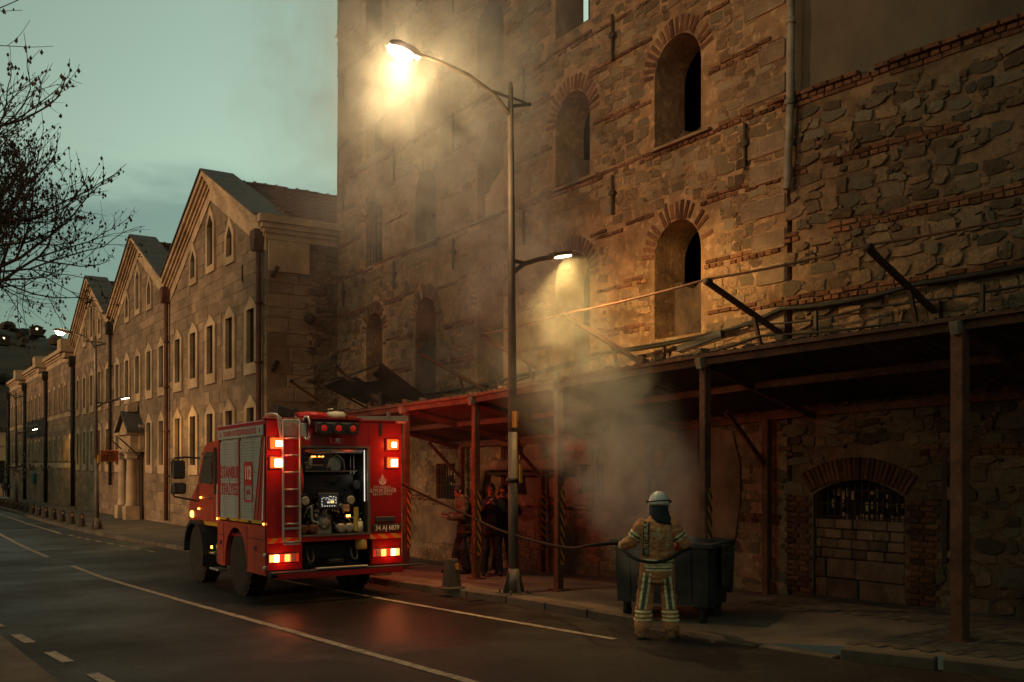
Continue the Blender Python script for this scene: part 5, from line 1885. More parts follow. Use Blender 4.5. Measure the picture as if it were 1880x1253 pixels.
text('lettering', 'BELEDİYESİ', .05, (.82, -.003, 1.705), FY, MT['whitetext'], FT, 1, .0, spacing=1.4, local=True)
npl = tb(MB().box((.885, -.012, 1.145), (.53, .02, .125), 0, None, .004), 'number_plate', MT['black'])
text('lettering', '34 AJ 6839', .115, (.895, -.0235, 1.142), FY, MT['whitetext'], npl, .86, .0015, local=True)
tb(MB().box((.86, -.012, 1.29), (.36, .022, .085), 0, None, .01), 'plate_lamp', MT['darkgrey'])
# strobes
for x in (-1.02, .99):
    for z in (2.54, 2.235):
        s_ = tb(MB().box((x, -.02, z), (.25, .045, .21), 0, None, .015), 'strobe_light', MT['red'])
        tb(MB().box((x, -.05, z), (.21, .03, .17), 0, None, .012), 'lens', MT['lensred'], s_)
        tb(MB().box((x + .02, -.068, z - .005), (.085 if z > 2.4 else .115, .014, .085 if z > 2.4 else .12), 0, None, .006), 'bulb', MT['hot'], s_)
# tail lamps
for x0, order in ((-1.14, (0, 1, 2, 3)), (.64, (3, 2, 1, 0))):
    tl = tb(MB().box((x0 + .235, -.0, .73), (.50, .05, .15), 0, None, .01), 'tail_light', MT['chassis'])
    lay = [(.035, .07, 'tailhot'), (.115, .08, 'hot2'), (.20, .07, 'tailred'), (.29, .09, 'tailhot'), (.385, .08, 'glasslens')]
    if x0 > 0: lay = [(.47 - a_, b_, c_) for a_, b_, c_ in lay]
    for cx, w_, m in lay:
        tb(MB().box((x0 + cx, -.032, .73), (w_, .02, .115), 0, None, .006), 'lens', MT[m], tl)
    tb(MB().box((x0 + .235, -.026, .73), (.49, .008, .13)), 'lens_surround', MT['tailred'], tl)
for z in (.58, .78): tb(MB().lathe([(.04, 0), (.045, -.02), (.03, -.04), (.001, -.045)], (-1.13, -.0, z) if False else (-1.17, .06, z), 12, 0, 'x'), 'side_marker', MT['brass'])
# red lower face, bumper, step
tb(MB().box((-.9, -.02, .60), (.56, .06, .1)).box((.88, -.02, .60), (.56, .06, .1)), 'lamp_panel', MT['red'])
tb(MB().box((0, -.1, .50), (2.34, .16, .06), 0, None, .012).box((0, -.06, .46), (2.3, .1, .06)), 'bumper', MT['chassis'])
tb(MB().box((0.02, -.185, .455), (2.16, .012, .08)).box((0.02, -.1, .41), (2.16, .14, .012)), 'bumper_band', MT['red'])
mb = MB().box((.02, -.14, .545), (.88, .1, .028), 0, None, .006)
for i in range(22): mb.box((-.4 + i * .04, -.192, .545), (.012, .004, .02))
tb(mb, 'tread_step', MT['alu'])
tb(MB().box((1.36, .0, .50), (.36, .14, .025), 0, None, .005), 'fold_out_step', MT['chassis'])
# dark recess under the bay, hooks, coupling
tb(MB().box((0, .5, .74), (1.24, .1, .5)).box((0, .28, .98), (1.24, .5, .03)), 'rear_crossmember', MT['chassis'])
for x in (-.43, .33):
    tb(MB().tube([(x - .05, .1, .84), (x - .05, .05, .7), (x - .03, .03, .655), (x, .02, .64), (x + .03, .03, .655), (x + .05, .05, .7), (x + .05, .1, .84)], .014, 8), 'tow_hook', MT['darkgrey'])
tb(MB().lathe([(.09, 0), (.1, .02), (.1, .2), (.06, .22)], (.47, .1, .80), 14), 'coupling_cap', MT['yellowhose'])
tb(MB().cyl((-.1, .15, .62), (.16, .15, .62), .05, .05, 10).box((-.44, .1, .62), (.06, .06, .06)), 'tow_coupling', MT['darkgrey'])
# ladder up the rear
ld = MB()
for x in (-.94, -.665): ld.box((x, -.1, 1.94), (.03, .05, 1.92), 0, None, .008)
lad = tb(ld, 'rear_ladder', MT['alu'])
for k in range(8):
    z = 1.0 + .27 * k if k > 0 else .98
    tb(MB().cyl((-.93, -.1, z), (-.675, -.1, z), .016, .016, 8), 'rung', MT['alu'], lad)
tb(MB().box((-.80, -.1, 1.2), (.3, .045, .03)).box((-.80, -.1, .95), (.26, .04, .02)), 'foot_bar', MT['alu'], lad)
tb(MB().box((-.80, -.1, 2.885), (.27, .04, .07), 0, None, .006), 'head_plate', MT['alu'], lad)
tb(MB().tube([(-.94, -.1, 2.85), (-.97, -.1, 2.93), (-1.0, -.08, 2.97)], .018, 8).tube([(-.665, -.1, 2.85), (-.69, -.1, 2.93), (-.74, -.1, 2.97)], .018, 8), 'ladder_horns', MT['alu'], lad)
tb(MB().tube([(-1.17, .02, 2.98), (-1.1, -.02, 3.0), (-1.03, -.06, 2.99), (-1.0, -.08, 2.94), (-.985, -.09, 2.75), (-.96, -.09, 2.6)], .024, 10), 'grab_rail', MT['alu'])
tb(MB().tube([(-.56, .02, 2.9), (-.55, -.05, 2.97), (-.52, -.08, 2.97), (-.5, -.09, 2.9), (-.5, -.09, 2.66), (-.52, -.09, 2.61), (-.56, -.09, 2.6), (-.58, -.07, 2.64)], .022, 10), 'grab_rail', MT['alu'])
tb(MB().box((-.74, -.03, 2.76), (.44, .03, .22), 0, None, .01), 'equipment_plate', MT['shutter'])
# three round lamps in a black housing
bx = tb(MB().box((-.025, -.07, 2.79), (.76, .1, .2), 0, None, .03), 'beacon_housing', MT['chassis'])
for x in (-.27, -.02, .23):
    o = tb(MB().lathe([(.095, .0), (.1, .02), (.085, .035)], (x, -.155, 2.79), 20, 0, 'y'), 'round_lamp', MT['chassis'], bx)
    tb(MB().lathe([(.084, .0), (.075, -.02), (.04, -.035), (.001, -.04)], (x, -.125, 2.79), 20, 0, 'y'), 'round_lens', MT['beaconred'], bx)
tb(MB().box((-.02, -.03, 2.60), (.22, .05, .12), 0, None, .02), 'camera_bracket', MT['red'])
tb(MB().box((0, -.06, 2.6), (.07, .02, .07)), 'camera_face', MT['shutter'])
tb(MB().box((.79, -.005, 2.79), (.05, .02, .22)), 'latch_strip', MT['chassis'])
# roof load
tb(MB().box((-.05, .3, 2.955), (.95, .7, .03)), 'roof_tray', MT['red'])
tb(MB().lathe([(.27, 0), (.28, .05), (.25, .09), (.1, .11), (.001, .112)], (-.34, .25, 2.96), 20), 'red_drum', MT['reelred'])
tb(MB().lathe([(.16, 0), (.165, .08), (.13, .12), (.001, .14)], (.05, .15, 2.95), 16).tube([(-.06, .1, 3.05), (-.1, .1, 3.11), (-.02, .1, 3.12)], .014, 6), 'cream_container', MT['cream2'])
tb(MB().box((.30, .1, 2.97), (.16, .12, .08)), 'orange_case', MT['dayred'])
sp = tb(MB().cyl((-.78, .25, 2.9), (-.78, .25, 3.02), .02, .02, 8).box((-.82, .22, 3.06), (.26, .16, .16), 0, Matrix.Translation((-.82, .22, 3.06)) @ Matrix.Rotation(R(15), 4, 'Y') @ Matrix.Translation((.82, -.22, -3.06)), .01), 'work_lamp', MT['black'])
tb(MB().box((-.60, .35, 3.02), (.1, .14, .18), 0, None, .02).cyl((-.6, .35, 2.9), (-.6, .35, 2.95), .02, .02, 8).box((-.58, .3, 3.12), (.08, .06, .05)), 'work_lamp', MT['darkgrey'])
# a short ladder lying across the roof, overhanging the right side
M = Matrix.Translation((.95, .35, 2.99)) @ Matrix.Rotation(R(-2.5), 4, 'Y') @ Matrix.Rotation(R(6), 4, 'Z')
mb = MB()
mb.box((0, 0, 0), (1.1, .05, .1), 0, M).box((.15, .32, -.03), (1.1, .05, .08), 0, M)
for k in range(5): mb.cyl(M @ V((-.45 + k * .22, 0, 0)), M @ V((-.45 + k * .22, .32, -.03)), .015, .015, 6)
mb.box((.15, -.03, .08), (.05, .03, .08), 0, M)
tb(mb, 'roof_ladder', MT['alu'])

# pump bay
tb(MB().box((-.64, .5, 1.76), (.03, .84, 1.5)).box((.56, .5, 1.76), (.03, .84, 1.5)).box((-.04, .93, 1.76), (1.2, .03, 1.5)).box((-.04, .5, 2.5), (1.2, .84, .03)).box((-.04, .5, 1.06), (1.2, .84, .03)), 'pump_bay', MT['darkgrey'])
tb(MB().plate([(-.67, 1.05), (.59, 1.05), (.59, 2.51), (-.67, 2.51)], [[(-.635, 1.075), (.55, 1.075), (.55, 2.475), (-.635, 2.475)]], -.012, .03, 'y'), 'bay_frame', MT['dullalu'])
tb(MB().cyl((-.58, .12, 2.44), (.5, .12, 2.44), .05, .05, 14).box((-.05, .08, 2.43), (.05, .04, .06)), 'rolled_shutter', MT['alu'])
tb(MB().box((.515, .05, 2.02), (.008, .02, .85)), 'led_strip', MT['led'])
tb(MB().box((-.04, .45, 2.10), (.9, .7, .025)), 'shelf', MT['dullalu'])
tb(MB().box((-.08, .92, 2.27), (.8, .02, .3)), 'back_panel', MT['shutter'])
d_ = tb(MB().box((-.27, .3, 2.26), (.26, .2, .15), 0, None, .015).box((-.42, .3, 2.24), (.08, .14, .02)), 'radio_unit', MT['cream2'])
tb(MB().box((-.24, .193, 2.265), (.19, .012, .11)), 'radio_face', MT['black'], d_)
mb = MB()
for x in (-.34, -.30, -.22, -.16): mb.box((x, .19, 2.34), (.03, .015, .012))
tb(mb, 'radio_lamps', MT['amber'], d_)
tb(MB().lathe([(.12, 0), (.13, .03), (.09, .05), (.04, .12), (.001, .125)], (.12, .35, 2.22), 16, 0, 'y').tube([(-.05, .3, 2.14), (0, .28, 2.3), (.12, .26, 2.38), (.24, .28, 2.28), (.27, .3, 2.12)], .018, 8), 'generator', MT['alu'])
for x in (.33, .39): tb(MB().cyl((x, .2, 2.05), (x, .2, 2.42), .012, .012, 8), 'pipe', MT['alu'])
tb(MB().box((.2, .28, 1.95), (.17, .02, .1)), 'instruction_plate', MT['pale_plaster'])
tb(MB().box((.04, .3, 1.84), (.04, .02, .05)), 'switch', MT['pale_plaster'])
tb(MB().box((-.04, .5, 1.85), (.9, .5, .42), 0, None, .02), 'pump_cabinet', MT['chassis'])
mb = MB()
for k in range(6): mb.box((-.32 + (k % 2) * .18, .245, 1.76 + .06 * (k // 2)), (.14, .01, .03))
tb(mb, 'gauge_labels', MT['darkgrey'])
sc_ = tb(MB().box((-.10, .12, 1.61), (.36, .06, .27), 0, None, .02), 'control_screen', MT['darkgrey'])
tb(MB().box((-.10, .087, 1.61), (.29, .012, .20)), 'screen_face', MT['screen'], sc_)
mb, my = MB(), MB()
for k in range(6):
    mb.box((-.215 + k * .042, .079, 1.53), (.018, .004, .016))
    if k < 3: mb.box((-.222, .079, 1.56 + k * .045), (.016, .004, .018)).box((.02, .079, 1.58 + k * .04), (.018, .004, .018))
for k in range(16): mb.box((-.2 + rnd.random() * .2, .079, 1.62 + rnd.random() * .07), (rnd.uniform(.012, .04), .004, .008))
mb.box((-.11, .079, 1.59), (.05, .004, .03)); my.box((-.045, .079, 1.595), (.06, .004, .04))
tb(mb, 'screen_marks', MT['pix'], sc_); tb(my, 'screen_field', MT['pixy'], sc_)
for x, z in ((-.49, 1.62), (.30, 1.62)):
    hw = MB()
    hw.lathe([(.06, -.01), (.07, 0), (.06, .01), (.055, 0), (.06, -.01)], (x, .12, z), 16, 0, 'y')
    for k in range(5):
        a = 2 * PI * k / 5 + .3
        hw.cyl((x, .12, z), (x + .06 * math.cos(a), .12, z + .06 * math.sin(a)), .009, .012, 6)
    hw.cyl((x, .1, z), (x, .4, z), .015, .015, 8)
    tb(hw, 'valve_wheel', MT['cream2'])
    tb(MB().lathe([(.11, .0), (.12, .05), (.1, .2)], (x, .18, z), 16, 0, 'y'), 'valve_body', MT['chassis'])
tb(MB().box((.21, .12, 1.49), (.12, .05, .11), 0, None, .01), 'switch_box', MT['pale_plaster'])
tb(MB().box((.235, .08, 1.36), (.06, .03, .035)), 'amber_lamp', MT['amber'])
tb(MB().lathe([(.07, 0), (.075, .02), (.05, .04), (.05, .16)], (.41, .12, 1.87), 14, 0, 'y'), 'round_gauge', MT['chassis'])
# pump casing and couplings
pu = tb(MB().lathe([(.16, .25), (.165, .1), (.13, .06), (.125, .02), (.08, 0), (.05, -.03), (.001, -.032)], (-.14, .18, 1.26), 22, 0, 'y').box((-.14, .3, 1.14), (.28, .2, .16), 0, None, .02).cyl((-.14, .22, 1.36), (-.12, .22, 1.5), .05, .04, 12), 'pump', MT['brass'])
tb(MB().box((-.08, .2, 1.49), (.18, .02, .02)).cyl((-.12, .2, 1.42), (-.12, .2, 1.55), .02, .02, 8), 'pump_lever', MT['alu'], pu)
tb(MB().tube([(-.36, .2, 1.52), (-.36, .2, 1.36), (-.34, .2, 1.28), (-.26, .2, 1.26)], .03, 10), 'pump_pipe', MT['alu'])
for x in (-.53, -.36, .12, .26):
    o = tb(MB().lathe([(.07, .1), (.08, .0), (.075, -.03), (.05, -.04), (.001, -.03)], (x, .12, 1.16), 18, 0, 'y').box((x - .08, .13, 1.2), (.03, .03, .06)).box((x + .08, .13, 1.2), (.03, .03, .06)), 'hose_coupling', MT['brass'] if x > 0 else MT['rust'])
tb(MB().tube([(.40, .15, 1.5), (.405, .14, 1.3), (.39, .13, 1.1)], .045, 10), 'yellow_hose', MT['yellowhose'])
tb(MB().cyl((.46, .1, 1.08), (.46, .1, 1.26), .05, .042, 14).cyl((.46, .1, 1.26), (.46, .1, 1.31), .02, .015, 10), 'white_bottle', MT['cream2'])
tb(MB().lathe([(.36, -.02), (.365, 0), (.36, .02), (.001, .02)], (-.575, .38, 1.95), 30, 0, 'x'), 'hose_reel', MT['reelred'])
mb = MB()
for k in range(46):
    x, z = rnd.uniform(-.58, .5), rnd.uniform(1.12, 1.95)
    x2, z2 = x + rnd.uniform(-.25, .25), z + rnd.uniform(-.2, .2)
    mb.tube([(x, .26, z), ((x + x2) / 2, .2, (z + z2) / 2 + .05), (x2, .28, z2)], .012, 6)
tb(mb, 'pipework', MT['chassis'])
mb = MB()
for k in range(18):
    x, z = rnd.uniform(-.55, .46), rnd.uniform(1.12, 1.5)
    mb.tube([(x, .24, z), (x + rnd.uniform(-.05, .05), .17, z + .07), (x + rnd.uniform(-.12, .12), .26, z + rnd.uniform(.08, .2))], rnd.uniform(.008, .02), 7)
    if k % 3 == 0: mb.lathe([(.03, .0), (.035, .02), (.03, .06)], (x, .15, z), 10, 0, 'y')
for k in range(8):
    x = rnd.uniform(-.5, .3); z = rnd.choice((2.16, 2.15, 1.72, 1.95))
    mb.box((x, .3, z + .03), (rnd.uniform(.04, .12), .08, rnd.uniform(.04, .1)), 0, None, .008)
tb(mb, 'bright_fittings', MT['brass'])['kind'] = 'stuff'

# cab
side = [(2.72, 1.16), (2.72, 2.62), (2.9, 2.70), (3.75, 2.66), (3.95, 2.58), (4.36, 1.98), (4.45, 1.86), (5.02, 1.52), (5.08, 1.18), (5.0, 1.1), (3.6, 1.1)]
cab = tb(MB().prism(side, -1.05, 1.05, 'x'), 'cab', MT['dayred'])
wn_ = [(3.35, 1.95), (3.35, 2.48), (3.72, 2.5), (3.9, 2.44), (4.2, 2.0), (4.18, 1.9), (3.4, 1.88)]
for s in (-1, 1):
    tb(MB().prism(wn_, s * 1.052, s * 1.066, 'x'), 'door_window', MT['glass'], cab)
    tb(MB().prism([(2.8, 1.93), (2.8, 2.5), (3.05, 2.52), (3.05, 1.93)], s * 1.052, s * 1.066, 'x'), 'rear_window', MT['glass'], cab)
    tb(MB().prism([(3.12, 1.7), (3.12, 2.56), (3.26, 2.56), (3.26, 1.7)], s * 1.052, s * 1.07, 'x'), 'door_pillar', MT['chassis'], cab)
    tb(MB().prism([(3.3, 1.2), (3.3, 1.84), (3.31, 1.84), (3.31, 1.2)], s * 1.051, s * 1.056, 'x'), 'door_seam', MT['chassis'], cab)
    for yy in (2.78, 2.88, 2.98, 3.08):
        tb(MB().prism([(yy, 1.2), (yy + .035, 1.2), (yy + .02, 1.88), (yy - .012, 1.88)], s * 1.051, s * 1.057, 'x'), 'white_band', MT['whitetext'], cab)
    tb(MB().box((s * 1.07, 3.5, 1.62), (.03, .14, .03), 0, None, .008), 'door_handle', MT['darkgrey'], cab)
    tb(MB().box((s * 1.055, 3.3, 1.14), (.02, 1.2, .07)), 'sill_band', MT['chevy'], cab)
    for yy, z in ((4.15, 1.62), (4.3, 1.4)):
        tb(MB().box((s * 1.06, yy, z), (.03, .05, .03)), 'marker_lamp', MT['amber'], cab) if s < 0 else None
tb(MB().prism([(3.97, 2.54), (4.345, 2.0), (4.365, 2.01), (3.99, 2.56)], -.95, .95, 'x'), 'windscreen', MT['glass'], cab)
tb(MB().box((-1.0, 4.82, 1.28), (.14, .2, .13), 0, None, .02), 'indicator', MT['amber'], cab)
tb(MB().box((.9, 5.06, 1.3), (.2, .08, .16), 0, None, .02), 'headlight', MT['glass'], cab)
tb(MB().box((-.8, 3.15, 2.78), (.3, .2, .14), 0, None, .04), 'cab_beacon', MT['bluered'], cab)
tb(MB().box((-.2, 3.15, 2.72), (1.5, .18, .06)), 'beacon_bar', MT['chassis'], cab)
tb(MB().tube([(-.85, 4.1, 2.6), (-1.0, 4.25, 2.45)], .03, 8), 'roof_lamp', MT['black'], cab)
mir = tb(MB().tube([(-1.06, 4.2, 2.38), (-1.3, 4.32, 2.4), (-1.5, 4.36, 2.38), (-1.56, 4.36, 2.3), (-1.56, 4.36, 1.72), (-1.5, 4.36, 1.64), (-1.08, 4.25, 1.55)], .018, 8), 'mirror_arm', MT['black'])
tb(MB().box((-1.43, 4.34, 2.16), (.24, .09, .36), 0, None, .035), 'mirror', MT['black'], mir)
tb(MB().box((-1.43, 4.288, 2.16), (.19, .01, .3)), 'mirror_glass', MT['glass'], mir)
tb(MB().box((-1.42, 4.34, 1.80), (.26, .09, .22), 0, None, .035), 'mirror', MT['black'], mir)
tb(MB().box((-1.42, 4.288, 1.80), (.2, .01, .16)), 'mirror_glass', MT['glass'], mir)
tb(MB().tube([(1.06, 4.2, 2.38), (1.4, 4.36, 2.38), (1.46, 4.36, 1.72), (1.08, 4.25, 1.55)], .018, 8).box((1.36, 4.34, 2.1), (.24, .09, .4)), 'mirror_arm', MT['black'])
# front wings, bumper, chassis, exhaust, tank
for s in (-1, 1):
    fp = [(3.45, 1.08), (3.5, .98), (3.62, 1.02)]
    outer = [(4.22 + .70 * math.cos(a), .56 + .64 * math.sin(a)) for a in [R(200 - k * 20) for k in range(0, 11)]]
    inner = [(4.22 + .63 * math.cos(a), .56 + .57 * math.sin(a)) for a in [R(200 - k * 20) for k in range(0, 11)]]
    tb(MB().prism(outer + inner[::-1], s * .72, s * 1.2, 'x'), 'front_wing', MT['chassis'])
tb(MB().box((0, 5.05, .82), (2.2, .2, .5), 0, None, .04), 'front_bumper', MT['chassis'])
tb(MB().box((0, 2.6, .78), (.9, 4.6, .22)).box((0, 1.5, .55), (1.7, .16, .16)).box((0, 4.2, .57), (1.7, .16, .16)).box((0, 1.6, .62), (.4, .4, .4)), 'chassis', MT['chassis'])
tb(MB().cyl((-.95, 3.05, .35), (-.95, 3.05, 1.65), .055, .055, 12).cyl((-.95, 3.05, 1.1), (-.95, 3.05, 1.6), .08, .08, 12), 'exhaust_stack', MT['chassis'])
tb(MB().box((-.92, 2.95, .62), (.3, .4, .4), 0, None, .04).tube([(-1.05, 2.75, 1.0), (-1.08, 2.72, .8), (-1.05, 2.75, .5)], .04, 8), 'fuel_tank', MT['darkgrey'])
tb(MB().box((-1.08, 2.95, .34), (.18, .5, .04), 0, None, .01).box((-1.08, 3.1, .62), (.16, .3, .03)), 'cab_step', MT['alu'])
tb(MB().box((-1.11, 3.25, .72), (.02, .05, .05)), 'side_lamp', MT['amber'])
for y in (.10, 2.62): tb(MB().box((-1.19, y, 1.27), (.015, .035, .03)), 'side_lamp', MT['amber'])
tb(MB().box((1.185, .12, 1.3), (.015, .03, .03)), 'side_lamp', MT['amber'])
# side warning strobes facing the wall
for y, z in ((.5, 2.6), (2.2, 2.6)):
    o = tb(MB().box((1.185, y, z), (.04, .3, .12), 0, None, .012), 'side_strobe', MT['red'])
    tb(MB().box((1.21, y, z), (.02, .24, .08), 0, None, .008), 'lens', MT['lensred'], o)


def wheel(x, y, rad, w=.34):
    s = -1 if x < 0 else 1
    prof = [(rad * .58, -w / 2), (rad * .93, -w / 2), (rad, -w * .36), (rad, w * .36), (rad * .93, w / 2), (rad * .58, w / 2)]
    t = tb(MB().lathe(prof, (x, y, rad), 36, 0, 'x'), 'wheel', MT['rubber'])
    mb = MB()
    for k in range(26):
        a = 2 * PI * k / 26
        for e in (-1, 1):
            M = Matrix.Translation((x + e * w * .22, y, rad)) @ Matrix.Rotation(a + (.12 if e > 0 else 0), 4, 'X') @ Matrix.Translation((0, 0, rad + .008))
            mb.box((0, 0, 0), (w * .4, .075, .04), 0, M @ Matrix.Rotation(.3 * e, 4, 'Z'))
    tb(mb, 'tread', MT['rubber'], t)
    rim = MB().lathe([(rad * .6, -w * .4), (rad * .58, -w * .2), (rad * .5, -.02), (rad * .26, .02), (rad * .24, .1), (rad * .12, .12), (.001, .12)] if s > 0 else
                     [(rad * .6, w * .4), (rad * .58, w * .2), (rad * .5, .02), (rad * .26, -.02), (rad * .24, -.1), (rad * .12, -.12), (.001, -.12)], (x, y, rad), 24, 0, 'x')
    for k in range(8):
        a = 2 * PI * k / 8
        rim.cyl((x + s * .0, y + rad * .36 * math.cos(a), rad + rad * .36 * math.sin(a)), (x + s * .05, y + rad * .36 * math.cos(a), rad + rad * .36 * math.sin(a)), .018, .018, 6)
    tb(rim, 'rim', MT['darkgrey'], t)


for x in (-.95, .95):
    wheel(x, 1.58, .55)
    wheel(x, 4.22, .56)
# the engine's working lights
RED = (1, .035, .012)
def truck_light(name, loc, e, col, r=.08):
    d = bpy.data.lights.new(name, 'POINT'); d.energy = e; d.color = col; d.shadow_soft_size = r
    o = link(bpy.data.objects.new(name, d)); o.parent = FT; o.location = loc
for x in (-1.02, .99):
    for z in (2.54, 2.235): truck_light('strobe_glow', (x, -.2, z), 5, (1, .09, .02))
for x in (-.95, .9): truck_light('tail_glow', (x, -.16, .73), 3.2, (1, .10, .03))
truck_light('side_strobe_glow', (1.36, .5, 2.6), 45, RED)
truck_light('side_strobe_glow', (1.36, 2.2, 2.6), 95, RED)
truck_light('bay_glow', (.42, .1, 2.0), .8, (1, .85, .65), .15)

# ------------------------------------------------------------------ bare tree by the road on the left
def bare_tree(x, y, h, label, seed=3):
    r = random.Random(seed)
    z0 = gz(y) - .05
    t = thing('bare_tree', label, 'tree', (x, y, z0), group=None)
    tr, tw, bd = MB(), MB(), MB()

    def grow(p, d, ln, rad, lev):
        n = 4 if lev < 2 else 3
        pts = [p]
        dd = d.copy()
        for i in range(n):
            dd = (dd + V((r.gauss(0, .13), r.gauss(0, .13), r.gauss(.03, .1) + (.05 if lev > 0 else 0) - (.05 if lev > 4 else 0)))).normalized()
            pts.append(pts[-1] + dd * ln / n)
        (tr if lev < 2 else tw).tube(pts, rad, 9 if lev < 1 else (6 if lev < 2 else 3), 0, rad * .62)
        if lev >= 6:
            if r.random() < .8:
                for k in range(r.randrange(1, 4)):
                    q = pts[r.randrange(1, len(pts))] + V((r.uniform(-.03, .03), r.uniform(-.03, .03), r.uniform(-.05, .02)))
                    s = r.uniform(.012, .03)
                    bd.add([q + V((s, 0, 0)), q + V((-s, s * .5, 0)), q + V((0, -s, 0)), q + V((0, 0, s * 1.8)), q - V((0, 0, s * 1.6))],
                           [(0, 1, 3), (1, 2, 3), (2, 0, 3), (1, 0, 4), (2, 1, 4), (0, 2, 4)])
            return
        k = {0: 7, 1: 5, 2: 4, 3: 4, 4: 4, 5: 3}[lev]
        for i in range(k):
            f = 1 if i == 0 else r.uniform(.82 if lev == 0 else .3, 1)
            idx = min(n - 1, int(f * n - 1e-6))
            q = pts[idx].lerp(pts[idx + 1], f * n - idx)
            side = V((r.gauss(0, 1), r.gauss(0, 1), r.gauss(.15, .7))).normalized()
            nd = (dd * (1.0 if i == 0 else .55) + side * (.3 if i == 0 else .72)).normalized()
            grow(q, nd, ln * r.uniform(.52, .74), rad * (.62 if i == 0 else .5), lev + 1)

    grow(V((x, y, z0)), V((.02, .01, 1)), h * .40, .22, 0)
    tr.build('trunk', MT['bark'], t, normals=False)
    tw.build('twigs', MT['bark'], t, normals=False)
    bd.build('seed_clusters', MT['bark'], t, normals=False)


bare_tree(-.25, 24.5, 13.6, 'bare winter tree with seed clusters leaning over the road from the left', 8)
bare_tree(-2.3, 20.5, 11.2, 'slim bare tree nearest the viewer on the left side of the road', 23)

# ------------------------------------------------------------------ people
def loft(mb, rings, mi=0):
    n = len(rings[0])
    vs = [p for rg in rings for p in rg]
    fs = [(j * n + i, j * n + (i + 1) % n, (j + 1) * n + (i + 1) % n, (j + 1) * n + i) for j in range(len(rings) - 1) for i in range(n)]
    fs += [tuple(range(n))[::-1], tuple(range((len(rings) - 1) * n, len(rings) * n))]
    return mb.add(vs, fs, mi, True)


def torso(mb, sect, n=20):
    """sect: (z, rx, ry, cx, cy)"""
    return loft(mb, [[V((cx + rx * math.cos(2 * PI * i / n), cy + ry * math.sin(2 * PI * i / n), z)) for i in range(n)] for z, rx, ry, cx, cy in sect])


def limb(mb, pts, rs, n=12):
    """tapered limb with rounded ends"""
    pts = [V(p) for p in pts]
    rings = []
    m = len(pts)
    for i, p in enumerate(pts):
        d = (pts[min(i + 1, m - 1)] - pts[max(i - 1, 0)]).normalized()
        q = d.to_track_quat('Z', 'Y').to_matrix()
        def rg(c, r): return [c + q @ V((r * math.cos(2 * PI * k / n), r * math.sin(2 * PI * k / n), 0)) for k in range(n)]
        if i == 0:
            rings += [rg(p - d * rs[0] * .85, rs[0] * .3), rg(p - d * rs[0] * .5, rs[0] * .8)]
        rings.append(rg(p, rs[i]))
        if i == m - 1:
            rings += [rg(p + d * rs[i] * .5, rs[i] * .8), rg(p + d * rs[i] * .85, rs[i] * .3)]
    return loft(mb, rings)


def hand(mb, wrist, d, palm_n, L=.185, curl=.9, thumb=1):
    """palm, four curled fingers of different lengths and a thumb leaving the side of the palm"""
    wrist, d, n = V(wrist), V(d).normalized(), V(palm_n).normalized()
    s = d.cross(n).normalized() * thumb
    palm = L * .52
    rings = []
    for f, w, t in ((-.1, .024, .02), (.25, .036, .017), (.75, .042, .016), (1.0, .038, .013)):
        c = wrist + d * palm * f
        rings.append([c + s * (w * math.cos(2 * PI * k / 12)) + n * (t * math.sin(2 * PI * k / 12)) for k in range(12)])
    loft(mb, rings)
    for off, ln in ((.030, .92), (.010, 1.0), (-.011, .95), (-.031, .76)):
        p = wrist + d * palm * .97 + s * off
        pts = [p - d * .02, p]
        dd = d.copy()
        for seg in (.42, .32, .26):
            dd = (dd * math.cos(curl * .62) + n * math.sin(curl * .62)).normalized()
            nn = n
            pts.append(pts[-1] + dd * L * .47 * ln * seg * 1.1)
            d_, n_ = dd, n
        limb(mb, pts, [.0095, .0095, .009, .0085, .0075], 8)
    p = wrist + d * palm * .25 + s * .03
    limb(mb, [p, p + d * .03 + s * .028 + n * .012, p + d * .062 + s * .03 + n * .032, p + d * .08 + s * .018 + n * .045], [.013, .012, .010, .008], 8)


def head(mb, c, face, up=(0, 0, 1), s=1.0):
    """c: centre of the skull; face: direction looked in"""
    f = V(face).normalized(); u0 = V(up)
    r_ = f.cross(u0).normalized(); u = r_.cross(f).normalized()
    c = V(c)
    n, m = 20, 14
    vs = []
    for j in range(m + 1):
        th = PI * j / m
        for i in range(n):
            a = 2 * PI * i / n
            x, y, z = math.sin(th) * math.cos(a), math.sin(th) * math.sin(a), math.cos(th)
            X, Y, Z = .076 * x, .096 * y, .118 * z
            if z < 0:                       # jaw narrows, chin comes forward
                X *= 1 - .38 * z * z; Y *= 1 - .22 * z * z
                Y += .022 * z * z * (1 if y > -.3 else -.2)
            if y > 0.5 and -.12 < z < .22: Y -= .006      # eye sockets
            vs.append(c + (r_ * X + f * Y + u * Z) * s)
    mb.add(vs, [(j * n + i, j * n + (i + 1) % n, (j + 1) * n + (i + 1) % n, (j + 1) * n + i) for j in range(m) for i in range(n)], 0, True)
    def P(x, y, z): return c + (r_ * x + f * y + u * z) * s
    limb(mb, [P(0, .088, .012), P(0, .105, -.018), P(0, .108, -.034)], [.009, .012, .014], 8)
    limb(mb, [P(-.022, .088, -.066), P(.022, .088, -.066)], [.009, .009], 8)
    limb(mb, [P(-.04, .083, .026), P(.04, .083, .026)], [.010, .010], 8)
    for e in (-1, 1): limb(mb, [P(e * .076, -.005, .02), P(e * .082, -.012, -.005), P(e * .076, -.002, -.03)], [.012, .013, .010], 8)
    return P


